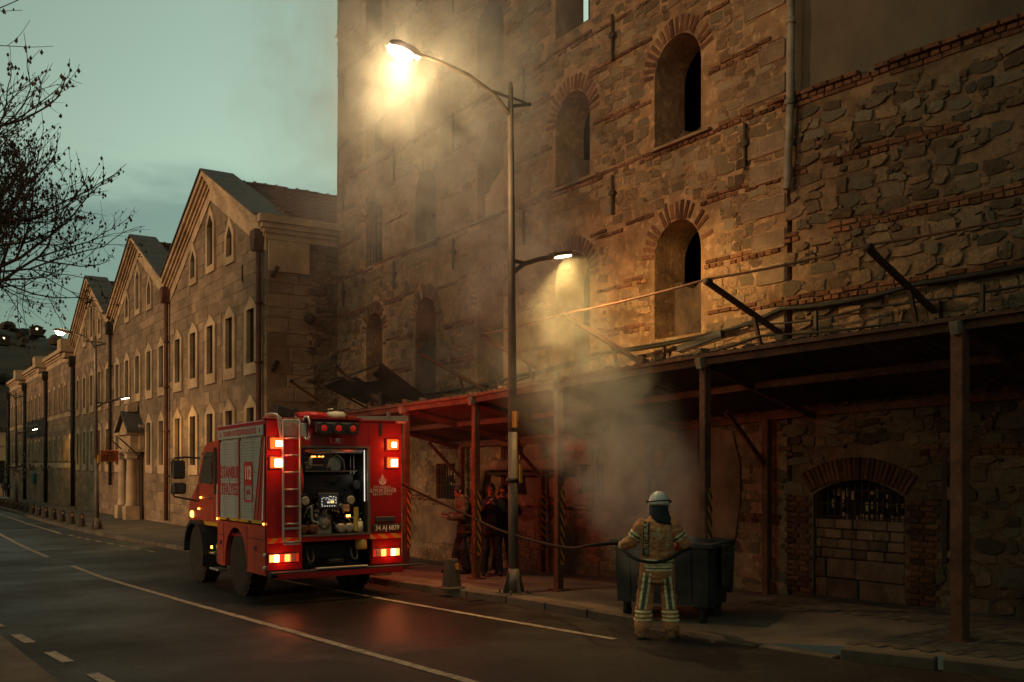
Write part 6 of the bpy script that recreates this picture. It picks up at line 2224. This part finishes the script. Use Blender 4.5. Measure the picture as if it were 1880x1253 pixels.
def fuse(mb, name, m, parent, voxel, fold=0.0, fscale=9, smooth=4, seed=0):
    """melt overlapping shapes into one continuous skin, then add folds"""
    me = mb.mesh('tmp', m)
    o = link(bpy.data.objects.new('tmp', me))
    md = o.modifiers.new('r', 'REMESH'); md.mode = 'VOXEL'; md.voxel_size = voxel; md.use_smooth_shade = True
    sm = o.modifiers.new('s', 'SMOOTH'); sm.iterations = smooth; sm.factor = .5
    dg = bpy.context.evaluated_depsgraph_get()
    out = bpy.data.meshes.new_from_object(o.evaluated_get(dg))
    bpy.data.objects.remove(o)
    out.name = name
    if not out.materials: out.materials.append(m)
    if fold:
        ns = [v.normal.copy() for v in out.vertices]
        for v, nn in zip(out.vertices, ns):
            p = v.co
            q = V((p.x * fscale, p.y * fscale, p.z * fscale * 1.5 + seed))
            k = noise.noise(q) + .5 * noise.noise(q * 2.3)
            v.co = p + nn * (fold * (1 - 2 * abs(k)))
    for p in out.polygons: p.use_smooth = True
    ob = link(bpy.data.objects.new(name, out))
    setpar(ob, parent)
    return ob


def band(src, planes, name, m, parent, lift=.005, keep=None):
    """a strip of cloth cut from a garment between planes and lifted off it"""
    bm = bmesh.new(); bm.from_mesh(src.data)
    for co, no in planes:
        bmesh.ops.bisect_plane(bm, geom=bm.verts[:] + bm.edges[:] + bm.faces[:], plane_co=co, plane_no=no, clear_outer=True)
    if keep:
        bmesh.ops.delete(bm, geom=[f for f in bm.faces if not keep(f.calc_center_median(), f.normal)], context='FACES')
    for v in bm.verts: v.co += v.normal * lift
    me = bpy.data.meshes.new(name); bm.to_mesh(me); bm.free()
    me.materials.clear(); me.materials.append(m)
    o = link(bpy.data.objects.new(name, me)); setpar(o, parent)
    return o


def slab(a, b, h):
    """planes of a slab around point a with half height h along direction b"""
    a, b = V(a), V(b).normalized()
    return [(a + b * h, b), (a - b * h, -b)]


def project(o, target, direction, lift, parent, name, m):
    """lay flat print on a curved garment"""
    dg = bpy.context.evaluated_depsgraph_get()
    me = o.data
    bvh = BVHTree.FromPolygons([v.co.copy() for v in target.data.vertices], [tuple(p.vertices) for p in target.data.polygons])
    bm = bmesh.new(); bm.from_mesh(me)
    bmesh.ops.subdivide_edges(bm, edges=bm.edges[:], cuts=1, use_grid_fill=False)
    d = V(direction)
    Mx = o.matrix_basis
    for v in bm.verts:
        p = Mx @ v.co
        h = bvh.ray_cast(p - d * .6, d)
        v.co = (h[0] - d * lift) if h[0] is not None else p
    me2 = bpy.data.meshes.new(name); bm.to_mesh(me2); bm.free()
    me2.materials.clear(); me2.materials.append(m)
    bpy.data.objects.remove(o)
    ob = link(bpy.data.objects.new(name, me2)); setpar(ob, parent)
    return ob


MT['skin'] = mat('skin', (.34, .19, .125), (.29, .155, .10), 8, .55, coord='obj')
MT['tan'] = mat('tan_turnout_cloth', (.60, .245, .095), (.44, .185, .075), 5, .85, .002, 90, coord='obj', stain=(3, .6))
MT['khaki'] = mat('khaki_turnout_cloth', (.105, .075, .038), (.07, .05, .028), 5, .85, .002, 90, coord='obj', stain=(3, .7))
MT['darkcloth'] = mat('dark_cloth', (.014, .012, .012), (.022, .019, .018), 6, .85, .002, 90, coord='obj')
MT['browncloth'] = mat('brown_cloth', (.05, .03, .022), (.035, .022, .017), 6, .85, .002, 90, coord='obj')
MT['refl'] = mat('reflective_silver', (.80, .66, .34), (.68, .56, .29), 12, .5, coord='obj')
MT['reflmid'] = mat('reflective_grey', (.13, .115, .075), (.09, .08, .055), 12, .55, coord='obj')
MT['hair'] = mat('dark_hair', (.018, .013, .010), (.03, .02, .015), 20, .6, coord='obj')
MT['whitehelmet'] = mat('white_helmet_shell', (.66, .61, .54), (.58, .53, .46), 4, .35, coord='obj', coat=.3, stain=(3, .8))
MT['navy'] = mat('navy_neck_cloth', (.02, .021, .024), (.03, .03, .033), 6, .9, .002, 80, coord='obj')
MT['bootleather'] = mat('tan_boot_leather', (.26, .12, .04), (.17, .08, .03), 8, .6, coord='obj')
MT['whiteshoe'] = mat('white_trainer', (.55, .48, .38), (.45, .39, .3), 8, .6, coord='obj')
MT['eye'] = mat('dark_eye', (.015, .01, .008), (.02, .014, .01), 8, .3, coord='obj')

# --- firefighter seen from behind, holding the hose into the bin (local y points away from the street)
FX0, FY0 = 7.98, 9.02
YAWF = math.atan2(-8.0, 9.02) * 0 + R(-41)
FF = thing('person', 'firefighter from behind in tan turnout suit and white helmet, holding a hose at the bin', 'person', (FX0, FY0, gz(FY0)), (0, 0, YAWF))
FF['group'] = 'people at the fire'
# body
b = MB()
torso(b, [(.86, .15, .11, 0, 0), (1.05, .14, .10, 0, .01), (1.25, .17, .12, 0, .02), (1.40, .18, .11, 0, .02), (1.47, .09, .08, 0, .02), (1.52, .06, .065, 0, .03), (1.60, .06, .065, 0, .04)])
HC = V((.02, .06, 1.655))
head(b, HC, (.1, 1, -.25))
AL = [(-.175, .02, 1.395), (-.315, .05, 1.17), (-.435, .24, 1.12)]
AR = [(.175, .02, 1.395), (.325, .06, 1.16), (.24, .31, 1.11)]
for A in (AL, AR): limb(b, A, [.055, .042, .03])
hand(b, (-.44, .26, 1.12), (-.35, .85, .05), (.9, .1, -.3), curl=1.0)
hand(b, (.235, .33, 1.105), (-.35, .9, 0), (-.9, -.2, -.3), curl=1.0, thumb=-1)
LL = [(-.09, 0, .9), (-.15, .03, .50), (-.185, -.02, .09)]
LR = [(.09, 0, .9), (.135, .05, .50), (.175, .0, .09)]
for A in (LL, LR): limb(b, A, [.09, .06, .045])
fuse(b, 'body', MT['skin'], FF, .011)
# trousers
b = MB()
torso(b, [(.70, .165, .135, 0, 0), (.80, .175, .14, 0, 0), (.95, .165, .125, 0, 0)])
for A in (LL, LR):
    limb(b, [A[0], V(A[0]).lerp(V(A[1]), .5), A[1], V(A[1]).lerp(V(A[2]), .55), V(A[2]) + V((0, 0, .05))], [.115, .108, .096, .098, .092])
tro = fuse(b, 'trousers', MT['tan'], FF, .011, .015, 9, 3, 1)
def leg_axis(A):
    return V(A[0]), V(A[1]), V(A[2])
for A, s in ((LL, -1), (LR, 1)):
    hip, kn, an = leg_axis(A)
    for z in (.335, .285, .235):
        cx = kn.x + (an.x - kn.x) * (kn.z - z) / (kn.z - an.z)
        band(tro, [(V((0, 0, z + .011)), V((0, 0, 1))), (V((0, 0, z - .011)), V((0, 0, -1)))], 'reflective_band', MT['refl'], FF, .006, lambda p, n_, s=s: p.x * s > 0)
    for off, w, m in ((-.036, .013, 'refl'), (0, .02, 'reflmid'), (.036, .013, 'refl')):
        # up the back of the leg, from knee band to hem
        ax = (hip - kn).normalized()
        nrm = ax.cross(V((0, 1, 0))).normalized()
        if nrm.x < 0: nrm = -nrm
        c0 = V((kn.x + s * .012 + off, 0, kn.z))
        band(tro, slab(c0, nrm, w) + [(V((0, 0, .82)), V((0, 0, 1))), (V((0, 0, .37)), V((0, 0, -1)))], 'reflective_stripe', MT[m], FF, .007, lambda p, n_, s=s: p.x * s > 0.01 and n_.y < -.15)
# jacket
b = MB()
torso(b, [(.755, .178, .148, 0, .0), (.80, .186, .152, 0, .0), (.95, .182, .146, 0, .0), (1.10, .188, .146, 0, .01), (1.25, .20, .15, 0, .02), (1.36, .20, .14, 0, .02), (1.43, .15, .115, 0, .02), (1.475, .10, .10, 0, .03), (1.50, .09, .092, 0, .03)], 24)
for A in (AL, AR):
    limb(b, [V(A[0]) + V((0, 0, -.005)), V(A[0]).lerp(V(A[1]), .5), A[1], V(A[1]).lerp(V(A[2]), .5), V(A[2]).lerp(V(A[1]), .05)], [.084, .08, .074, .068, .058])
jac = fuse(b, 'jacket', MT['tan'], FF, .011, .016, 7.5, 3, 5)
for z in (.975, .940, .905, .870):
    pass
for z, h, m in ((.965, .013, 'refl'), (.945, .008, 'reflmid'), (.925, .013, 'refl'), (.893, .013, 'refl'), (.873, .008, 'reflmid'), (.853, .013, 'refl')):
    band(jac, [(V((0, 0, z + h)), V((0, 0, 1))), (V((0, 0, z - h)), V((0, 0, -1)))], 'reflective_band', MT[m], FF, .007)
for A, s in ((AL, -1), (AR, 1)):
    a0, a1 = V(A[0]), V(A[1])
    ax = (a1 - a0).normalized()
    for k, (f, h, m) in enumerate(((.50, .012, 'refl'), (.59, .01, 'reflmid'), (.68, .012, 'refl'))):
        c = a0.lerp(a1, f)
        band(jac, slab(c, ax, h), 'sleeve_band', MT[m], FF, .007, lambda p, n_, c=c, s=s: (p - c).length < .15 and p.x * s > .19)
    band(jac, slab(V(A[1]).lerp(V(A[2]), .72), (V(A[2]) - V(A[1])).normalized(), .014), 'cuff_band', MT['refl'], FF, .006, lambda p, n_, A=A: (p - V(A[1]).lerp(V(A[2]), .72)).length < .12)
# dark strap panel with the lettering, seal on the back
band(jac, slab((-.135, 0, 1.2), (1, 0, -.04), .036) + [(V((0, 0, 1.43)), V((0, 0, 1))), (V((0, 0, 1.02)), V((0, 0, -1)))], 'strap_panel', MT['browncloth'], FF, .008, lambda p, n_: n_.y < .1)
band(jac, slab((-.125, 0, 1.0), (1, 0, 0), .02) + [(V((0, 0, 1.12)), V((0, 0, 1))), (V((0, 0, 1.0)), V((0, 0, -1)))], 'strap_tag', MT['reflmid'], FF, .012, lambda p, n_: n_.y < .1)
for sx, rot, z in ((-.135, -90, 1.27), (.135, -90, 1.27)):
    tx = text('lettering', 'İSTANBUL', .066, (sx, -.3, z), (R(90), R(-90), 0), MT['refl'], None, 1.0, .002, .0005, 1.05)
    tx.rotation_euler = (Matrix.Rotation(R(-90), 3, 'Y') @ Matrix.Rotation(R(90), 3, 'X')).to_euler()
    bpy.context.view_layer.update()
    project(tx, jac, (0, 1, 0), .013, FF, 'lettering', MT['refl'])
em = emblem(MB(), .015, 1.285, .105, -.3).build('tmp', MT['reflmid'], None)
project(em, jac, (0, 1, 0), .012, FF, 'seal', MT['refl'])
# boots
for A, s in ((LL, -1), (LR, 1)):
    b = MB()
    an = V(A[2])
    limb(b, [an + V((0, 0, .14)), an + V((0, -.01, .02)), an + V((0, -.035, -.03))], [.07, .062, .058])
    limb(b, [(an.x, -.06 + an.y, .045), (an.x + s * .03, an.y + .09, .045), (an.x + s * .05, an.y + .19, .038)], [.046, .052, .045])
    o = fuse(b, 'boot', MT['bootleather'], FF, .011, .003, 14, 2)
    MB().box((an.x + s * .02, an.y + .06, .012), (.1, .31, .024), 0, None, .008).build('sole', MT['black'], o, True)
# helmet: shell, brim band, side knob, neck cloth
f = V((.1, 1, -.25)).normalized()
hm = MB()
n = 28
rings = []
for z, rx, ry in ((-.045, .118, .142), (-.02, .128, .150), (.0, .130, .150), (.04, .126, .144), (.09, .104, .118), (.122, .068, .080), (.138, .03, .036)):
    rings.append([HC + V((rx * math.cos(2 * PI * i / n), ry * math.sin(2 * PI * i / n) - .005 + (.02 * (z + .045)), z + .01 - .012 * math.sin(2 * PI * i / n))) for i in range(n)])
loft(hm, rings)
hel = hm.build('helmet', MT['whitehelmet'], FF, True)
sb = hel.modifiers.new('sub', 'SUBSURF'); sb.levels = 1; sb.render_levels = 1
rb = MB()
pts = [HC + V((.132 * math.cos(2 * PI * i / n), .152 * math.sin(2 * PI * i / n), .028 - .012 * math.sin(2 * PI * i / n) - .0 + .01 * math.cos(2 * PI * i / n))) for i in range(n + 1)]
rb.tube(pts, .008, 6).build('helmet_band', MT['darkcloth'], hel, True)
for s in (-1, 1): MB().cyl(HC + V((s * .125, .03, .02)), HC + V((s * .155, .03, .025)), .022, .016, 10).build('visor_knob', MT['darkgrey'], hel, True)
MB().box(HC + V((.01, -.146, .0)), (.012, .006, .02), 0).box(HC + V((-.015, -.146, .0)), (.012, .006, .02)).box(HC + V((-.002, -.147, .0)), (.02, .005, .008)).build('rank_mark', MT['redletter'], hel, True)
nk = MB()
rings = []
for z, rx, ry, cx, cy in ((-.03, .118, .138, 0, 0), (-.09, .116, .138, .0, -.01), (-.15, .125, .142, .01, -.02), (-.21, .142, .15, .025, -.02), (-.25, .155, .155, .05, -.02)):
    rings.append([HC + V((cx + rx * math.cos(2 * PI * i / n) * (1 + .03 * math.sin(5 * 2 * PI * i / n)), cy + ry * math.sin(2 * PI * i / n) * (1 + .04 * math.sin(7 * 2 * PI * i / n)), z + .015 * math.sin(3 * 2 * PI * i / n) * (z < -.2))) for i in range(n)])
loft(nk, rings).build('neck_cloth', MT['navy'], FF, True)
# radio pouch at the hip
MB().box((-.205, .02, .73), (.05, .09, .2), 0, None, .02).build('radio_pouch', MT['darkcloth'], FF, True)

# --- firefighter under the canopy, in profile, looking down at what he holds
P2 = thing('person', 'bareheaded firefighter in khaki jacket with reflective bands, head bowed over his hands', 'person', (9.6, 16.5, pav_z(9.6, 16.5)), (0, 0, R(72)))
P2['group'] = 'people at the fire'
b = MB()
torso(b, [(.86, .16, .115, 0, 0), (1.05, .15, .11, 0, .01), (1.25, .175, .125, 0, .02), (1.40, .18, .11, 0, .03), (1.46, .09, .08, 0, .04), (1.50, .062, .068, 0, .06), (1.56, .06, .066, 0, .08)])
H2 = V((0, .115, 1.615))
Pf = head(b, H2, (0, 1, -.55))
AL2 = [(-.19, .03, 1.39), (-.27, .08, 1.12), (-.12, .36, 1.12)]
AR2 = [(.19, .03, 1.39), (.27, .06, 1.11), (.12, .33, 1.16)]
for A in (AL2, AR2): limb(b, A, [.055, .042, .03])
hand(b, (-.10, .38, 1.125), (.25, .9, .15), (.1, 0, 1), curl=.9)
hand(b, (.10, .35, 1.165), (-.35, .9, .1), (-.9, -.2, -.2), curl=.8, thumb=-1)
L2L = [(-.09, 0, .9), (-.10, .06, .50), (-.11, -.02, .09)]
L2R = [(.09, 0, .9), (.12, .1, .50), (.13, .22, .09)]
for A in (L2L, L2R): limb(b, A, [.09, .06, .045])
fuse(b, 'body', MT['skin'], P2, .011)
b = MB(); torso(b, [(.74, .17, .14, 0, 0), (.85, .175, .14, 0, 0), (.98, .165, .13, 0, 0)])
for A in (L2L, L2R): limb(b, [A[0], A[1], V(A[2]) + V((0, 0, .03))], [.115, .095, .088])
fuse(b, 'trousers', MT['darkcloth'], P2, .013, .008, 10, 3, 2)
b = MB(); torso(b, [(.80, .185, .155, 0, .0), (.95, .185, .15, 0, .0), (1.10, .19, .15, 0, .01), (1.25, .205, .155, 0, .02), (1.37, .21, .145, 0, .03), (1.43, .16, .12, 0, .04), (1.475, .10, .10, 0, .05), (1.51, .088, .09, 0, .06)])
for A in (AL2, AR2): limb(b, [A[0], V(A[0]).lerp(V(A[1]), .5), A[1], V(A[1]).lerp(V(A[2]), .5), V(A[2]).lerp(V(A[1]), .1)], [.092, .086, .076, .068, .055])
j2 = fuse(b, 'jacket', MT['khaki'], P2, .012, .009, 8, 3, 9)
for z in (.90, .96): band(j2, [(V((0, 0, z + .018)), V((0, 0, 1))), (V((0, 0, z - .018)), V((0, 0, -1)))], 'reflective_band', MT['reflmid'], P2, .006)
for A in (AL2, AR2):
    c = V(A[0]).lerp(V(A[1]), .5)
    band(j2, slab(c, V(A[1]) - V(A[0]), .03), 'sleeve_band', MT['reflmid'], P2, .006, lambda p, n_, c=c: (p - c).length < .15 and abs(p.x) > .16)
    c2 = V(A[1]).lerp(V(A[2]), .7)
    band(j2, slab(c2, V(A[2]) - V(A[1]), .022), 'cuff_band', MT['reflmid'], P2, .006, lambda p, n_, c=c2: (p - c).length < .11)
for A in (L2L, L2R):
    an = V(A[2]); b = MB()
    limb(b, [an + V((0, 0, .1)), an + V((0, -.01, -.01))], [.06, .058]); limb(b, [(an.x, an.y - .05, .05), (an.x, an.y + .19, .042)], [.048, .045])
    fuse(b, 'boot', MT['darkcloth'], P2, .012, 0)
def hair_cap(parent, c, face, m, s=1.04, low=-.02):
    f = V(face).normalized(); r_ = f.cross(V((0, 0, 1))).normalized(); u = r_.cross(f).normalized()
    mb = MB(); vs = []; n = 22; rows = 9
    for j in range(rows + 1):
        for i in range(n):
            a = 2 * PI * i / n
            front = math.sin(a)
            lim = PI * (.36 if front > .55 else (.50 if front > .1 else .66))
            th = lim * j / rows
            k = s * (1 + .02 * noise.noise(V((math.cos(a) * 6, math.sin(a) * 6, th * 6))))
            vs.append(V(c) + (r_ * (.078 * math.sin(th) * math.cos(a)) + f * (.099 * math.sin(th) * math.sin(a)) + u * (.121 * math.cos(th))) * k)
    mb.add(vs, [(j * n + i, j * n + (i + 1) % n, (j + 1) * n + (i + 1) % n, (j + 1) * n + i) for j in range(rows) for i in range(n)], 0, True)
    o = mb.build('hair', m, parent, True)
    md = o.modifiers.new('t', 'SOLIDIFY'); md.thickness = .008
    return o
hair_cap(P2, H2, (0, 1, -.55), MT['hair'])
mb = MB()
for e in (-1, 1): mb.lathe([(.001, .009), (.007, .004), (.009, 0), (.007, -.004), (.001, -.009)], Pf(e * .03, .083, .012), 8)
mb.build('eyes', MT['eye'], P2, True)
PH = thing('handheld_radio', 'small dark device held in the bowed firefighter\'s hands', 'device', (9.19, 16.61, 1.13), (0, 0, R(72)))
MB().box((0, 0, 0), (.09, .17, .022), 0, Matrix.Rotation(R(25), 4, 'X'), .006).build('casing', MT['black'], PH, True)
MB().box((0, 0, .013), (.07, .13, .004), 0, Matrix.Rotation(R(25), 4, 'X')).build('screen', MT['darkgrey'], PH, True)

# --- man with glasses taking a picture with his phone
P3 = thing('person', 'man with glasses in dark clothes holding up a phone with both hands', 'person', (9.87, 15.95, pav_z(9.87, 15.95)), (0, 0, R(149)))
P3['group'] = 'people at the fire'
def bystander(T, H, face, al, ar, ll, lr, top, legs, shoe, hands):
    b = MB()
    torso(b, [(.86, .16, .12, 0, 0), (1.05, .16, .12, 0, .02), (1.25, .175, .125, 0, .02), (1.41, .18, .11, 0, .01), (1.48, .09, .08, 0, .02), (1.53, .062, .066, 0, .03), (1.60, .06, .066, 0, .04)])
    Pf = head(b, H, face)
    for A in (al, ar): limb(b, A, [.055, .042, .03])
    for h in hands: hand(b, *h)
    for A in (ll, lr): limb(b, A, [.09, .06, .045])
    fuse(b, 'body', MT['skin'], T, .011)
    b = MB(); torso(b, [(.76, .165, .135, 0, 0), (.88, .17, .135, 0, 0), (.98, .165, .13, 0, 0)])
    for A in (ll, lr): limb(b, [A[0], A[1], V(A[2]) + V((0, 0, .0))], [.105, .08, .072])
    fuse(b, 'trousers', legs, T, .013, .008, 10, 3, 4)
    b = MB(); torso(b, [(.80, .18, .15, 0, .0), (.95, .18, .155, 0, .015), (1.10, .185, .155, 0, .02), (1.25, .2, .15, 0, .02), (1.39, .205, .135, 0, .01), (1.45, .155, .115, 0, .02), (1.49, .095, .095, 0, .03), (1.53, .08, .085, 0, .03)])
    for A in (al, ar): limb(b, [A[0], V(A[0]).lerp(V(A[1]), .5), A[1], V(A[1]).lerp(V(A[2]), .5), V(A[2]).lerp(V(A[1]), .08)], [.085, .078, .068, .06, .048])
    fuse(b, 'jacket', top, T, .012, .008, 8, 3, 7)
    for A in (ll, lr):
        an = V(A[2]); b = MB()
        limb(b, [an + V((0, 0, .04)), an + V((0, -.01, -.02))], [.05, .05]); limb(b, [(an.x, an.y - .05, .045), (an.x * 1.1, an.y + .18, .04)], [.045, .043])
        fuse(b, 'shoe', shoe, T, .012, 0)
    mb = MB()
    for e in (-1, 1): mb.lathe([(.001, .009), (.007, .004), (.009, 0), (.007, -.004), (.001, -.009)], Pf(e * .03, .085, .014), 8)
    mb.build('eyes', MT['eye'], T, True)
    return Pf
H3 = V((0, .06, 1.665))
Pf = bystander(P3, H3, (.05, 1, -.12), [(-.19, .01, 1.41), (-.27, .1, 1.17), (-.06, .32, 1.38)], [(.19, .01, 1.41), (.27, .1, 1.17), (.07, .32, 1.40)],
               [(-.09, 0, .9), (-.12, .03, .5), (-.16, .0, .09)], [(.09, 0, .9), (.11, .03, .5), (.14, -.02, .09)], MT['darkcloth'], MT['darkcloth'], MT['darkcloth'],
               [((-.055, .34, 1.395), (.25, .6, .7), (.9, 0, -.2), .185, .9, 1), ((.065, .34, 1.415), (-.25, .6, .7), (-.9, 0, -.2), .185, .9, -1)])
hair_cap(P3, H3, (.05, 1, -.12), MT['hair'], 1.03)
g = MB()
for e in (-1, 1):
    c = Pf(e * .033, .103, .012)
    g.tube([Pf(e * .033 + .026 * math.cos(2 * PI * i / 12), .103, .012 + .02 * math.sin(2 * PI * i / 12)) for i in range(13)], .0035, 5)
    g.tube([Pf(e * .06, .1, .014), Pf(e * .078, .04, .016), Pf(e * .08, -.01, .014)], .003, 5)
g.tube([Pf(-.008, .104, .014), Pf(.008, .104, .014)], .003, 5)
g.build('glasses', MT['black'], P3, True)
# --- the person behind him with white shoes
P4 = thing('person', 'person in dark clothes and white shoes standing behind the man with glasses', 'person', (10.5, 16.5, pav_z(10.5, 16.5)), (0, 0, R(140)))
P4['group'] = 'people at the fire'
H4 = V((0, .06, 1.665))
bystander(P4, H4, (0, 1, -.1), [(-.19, .01, 1.41), (-.33, .12, 1.24), (-.13, .34, 1.52)], [(.19, .01, 1.41), (.30, .14, 1.22), (.09, .34, 1.50)],
          [(-.09, 0, .9), (-.13, .03, .5), (-.18, .02, .09)], [(.09, 0, .9), (.12, .03, .5), (.17, .05, .09)], MT['darkcloth'], MT['darkcloth'], MT['whiteshoe'],
          [((-.12, .36, 1.535), (.3, .5, .6), (.9, .1, -.2), .185, 1.0, 1), ((.085, .36, 1.515), (-.3, .6, .5), (-.9, 0, -.2), .185, .9, -1)])
hair_cap(P4, H4, (0, 1, -.1), MT['hair'], 1.05)


def phone(T, loc, label):
    M = T.matrix_basis @ Matrix.Translation(loc)
    t = thing('phone', label, 'phone', M.translation, T.rotation_euler)
    MB().box((0, 0, 0), (.15, .012, .075), 0, None, .005).build('casing', MT['black'], t, True)
    MB().cyl((.055, .006, .022), (.055, .012, .022), .011, .011, 10).build('camera_eye', MT['glass'], t, True)
phone(P3, (.0, .43, 1.50), 'black phone held up by the man with glasses')
phone(P4, (-.02, .45, 1.62), 'black phone held up by the person with white shoes')
# --- far walker at the end of the street
P5 = thing('person', 'distant dark figure walking on the pavement at the far end of the street', 'person', (10.15, 108.5, gz(108.5) + .1))
b = MB()
torso(b, [(.8, .19, .14, 0, 0), (1.1, .2, .15, 0, 0), (1.38, .21, .14, 0, 0), (1.45, .1, .09, 0, 0), (1.52, .07, .07, 0, 0)], 12)
head(b, (0, 0, 1.66), (0, -1, 0))
for s in (-1, 1):
    limb(b, [(s * .21, 0, 1.38), (s * .26, .04, 1.1), (s * .25, -.06, .85)], [.07, .06, .045], 8)
    limb(b, [(s * .09, 0, .88), (s * .11, s * .1, .5), (s * .11, s * .2, .06)], [.11, .08, .06], 8)
    limb(b, [(s * .11, s * .2, .05), (s * .11, s * .2 - .15, .05)], [.05, .045], 8)
fuse(b, 'body', MT['darkcloth'], P5, .03, 0)

# --- the hose
Mf = FF.matrix_basis
def fl(x, y, z): return Mf @ V((x, y, z))
def smooth(pts, n=6):
    pts = [V(p) for p in pts]
    out = []
    for i in range(len(pts) - 1):
        p0, p1, p2, p3 = pts[max(i - 1, 0)], pts[i], pts[i + 1], pts[min(i + 2, len(pts) - 1)]
        for k in range(n):
            t = k / n
            out.append(.5 * ((2 * p1) + (-p0 + p2) * t + (2 * p0 - 5 * p1 + 4 * p2 - p3) * t * t + (-p0 + 3 * p1 - 3 * p2 + p3) * t ** 3))
    out.append(pts[-1])
    return out
hose = [(7.36, 16.4, 1.90), (7.55, 16.3, 1.93), (7.8, 15.95, 1.84), (8.1, 15.5, 1.62), (8.45, 14.6, 1.30), (8.5, 13.6, 1.08), (8.35, 12.2, .97), (8.05, 10.9, .98), fl(-.85, .36, 1.10), fl(-.48, .33, 1.13),
        fl(-.40, .05, 1.06), fl(-.25, -.17, .985), fl(-.05, -.225, .955), fl(.15, -.20, 1.0), fl(.30, -.08, 1.08), fl(.40, .1, 1.10), fl(.30, .32, 1.10), fl(.17, .46, 1.10)]
HS = thing('fire_hose', 'black fire hose running from the engine to the firefighter at the bin', 'hose', (7.9, 12, .9))
MB().tube(smooth(hose), .021, 9).build('hose', MT['cable'], HS)
MB().cyl(fl(.17, .46, 1.10), fl(.02, .66, 1.08), .022, .016, 10).build('nozzle', MT['brass'], HS)

# ------------------------------------------------------------------ smoke rising from the bin and drifting round the lamp
PUFF = [((7.2, 14.4, 8.4), 3.4, .09), ((8.6, 17.0, 9.6), 6.0, .07), ((8.80, 9.95, 1.2), .8, 1.4), ((8.9, 10.5, 1.9), 1.05, 1.35), ((9.0, 11.3, 2.7), 1.3, 1.1), ((8.9, 12.2, 3.6), 1.4, .34), ((9.3, 13.8, 5.0), 1.9, .15),
        ((9.8, 15.5, 6.6), 2.4, .12), ((9.6, 18.0, 8.2), 3.0, .035), ((9.4, 16.8, 10.2), 3.6, .045), ((10.0, 21.5, 10.2), 4.6, .02), ((9.8, 22.5, 13.0), 5.0, .03), ((9.9, 17.0, 4.4), 2.6, .03), ((10.6, 22, 4.4), 3.0, .015), ((10.2, 12.0, 2.0), 1.5, .3)]
sm_m = bpy.data.materials.new('smoke')
sm_m.use_nodes = True
nt = sm_m.node_tree
nt.nodes.clear()
so = N(nt, 'ShaderNodeOutputMaterial')
pv_ = N(nt, 'ShaderNodeVolumePrincipled')
pv_.inputs['Color'].default_value = (.95, .90, .82, 1)
pv_.inputs['Anisotropy'].default_value = .1
nt.links.new(pv_.outputs[0], so.inputs['Volume'])
gp = N(nt, 'ShaderNodeTexCoord').outputs['Object']
tot = None
for c, r_, dn in PUFF:
    vd = N(nt, 'ShaderNodeVectorMath', operation='DISTANCE')
    vd.inputs[1].default_value = c
    nt.links.new(gp, vd.inputs[0])
    mr = N(nt, 'ShaderNodeMapRange', interpolation_type='SMOOTHSTEP')
    mr.inputs['From Min'].default_value = r_
    mr.inputs['From Max'].default_value = 0
    mr.inputs['To Min'].default_value = 0
    mr.inputs['To Max'].default_value = dn
    nt.links.new(vd.outputs['Value'], mr.inputs['Value'])
    if tot is None:
        tot = mr.outputs[0]
    else:
        ad = N(nt, 'ShaderNodeMath', operation='ADD')
        nt.links.new(tot, ad.inputs[0]); nt.links.new(mr.outputs[0], ad.inputs[1])
        tot = ad.outputs[0]
sn = N(nt, 'ShaderNodeTexNoise')
sn.inputs['Scale'].default_value = 1.35
sn.inputs['Detail'].default_value = 5
sn.inputs['Roughness'].default_value = .58
sn.inputs['Distortion'].default_value = .9
nt.links.new(gp, sn.inputs['Vector'])
sr = N(nt, 'ShaderNodeMapRange')
sr.inputs['From Min'].default_value = .42
sr.inputs['From Max'].default_value = .63
sr.inputs['To Min'].default_value = .06
sr.inputs['To Max'].default_value = 2.3
nt.links.new(sn.outputs['Fac'], sr.inputs['Value'])
mu = N(nt, 'ShaderNodeMath', operation='MULTIPLY')
nt.links.new(tot, mu.inputs[0]); nt.links.new(sr.outputs[0], mu.inputs[1])
nt.links.new(mu.outputs[0], pv_.inputs['Density'])
smoke = MB().box((8.95, 17.5, 9.0), (6.0, 20.0, 17.6)).build('smoke', sm_m)
tag(smoke, 'brown smoke rising from the waste bin and drifting up past the street lamp', 'smoke', kind='stuff')
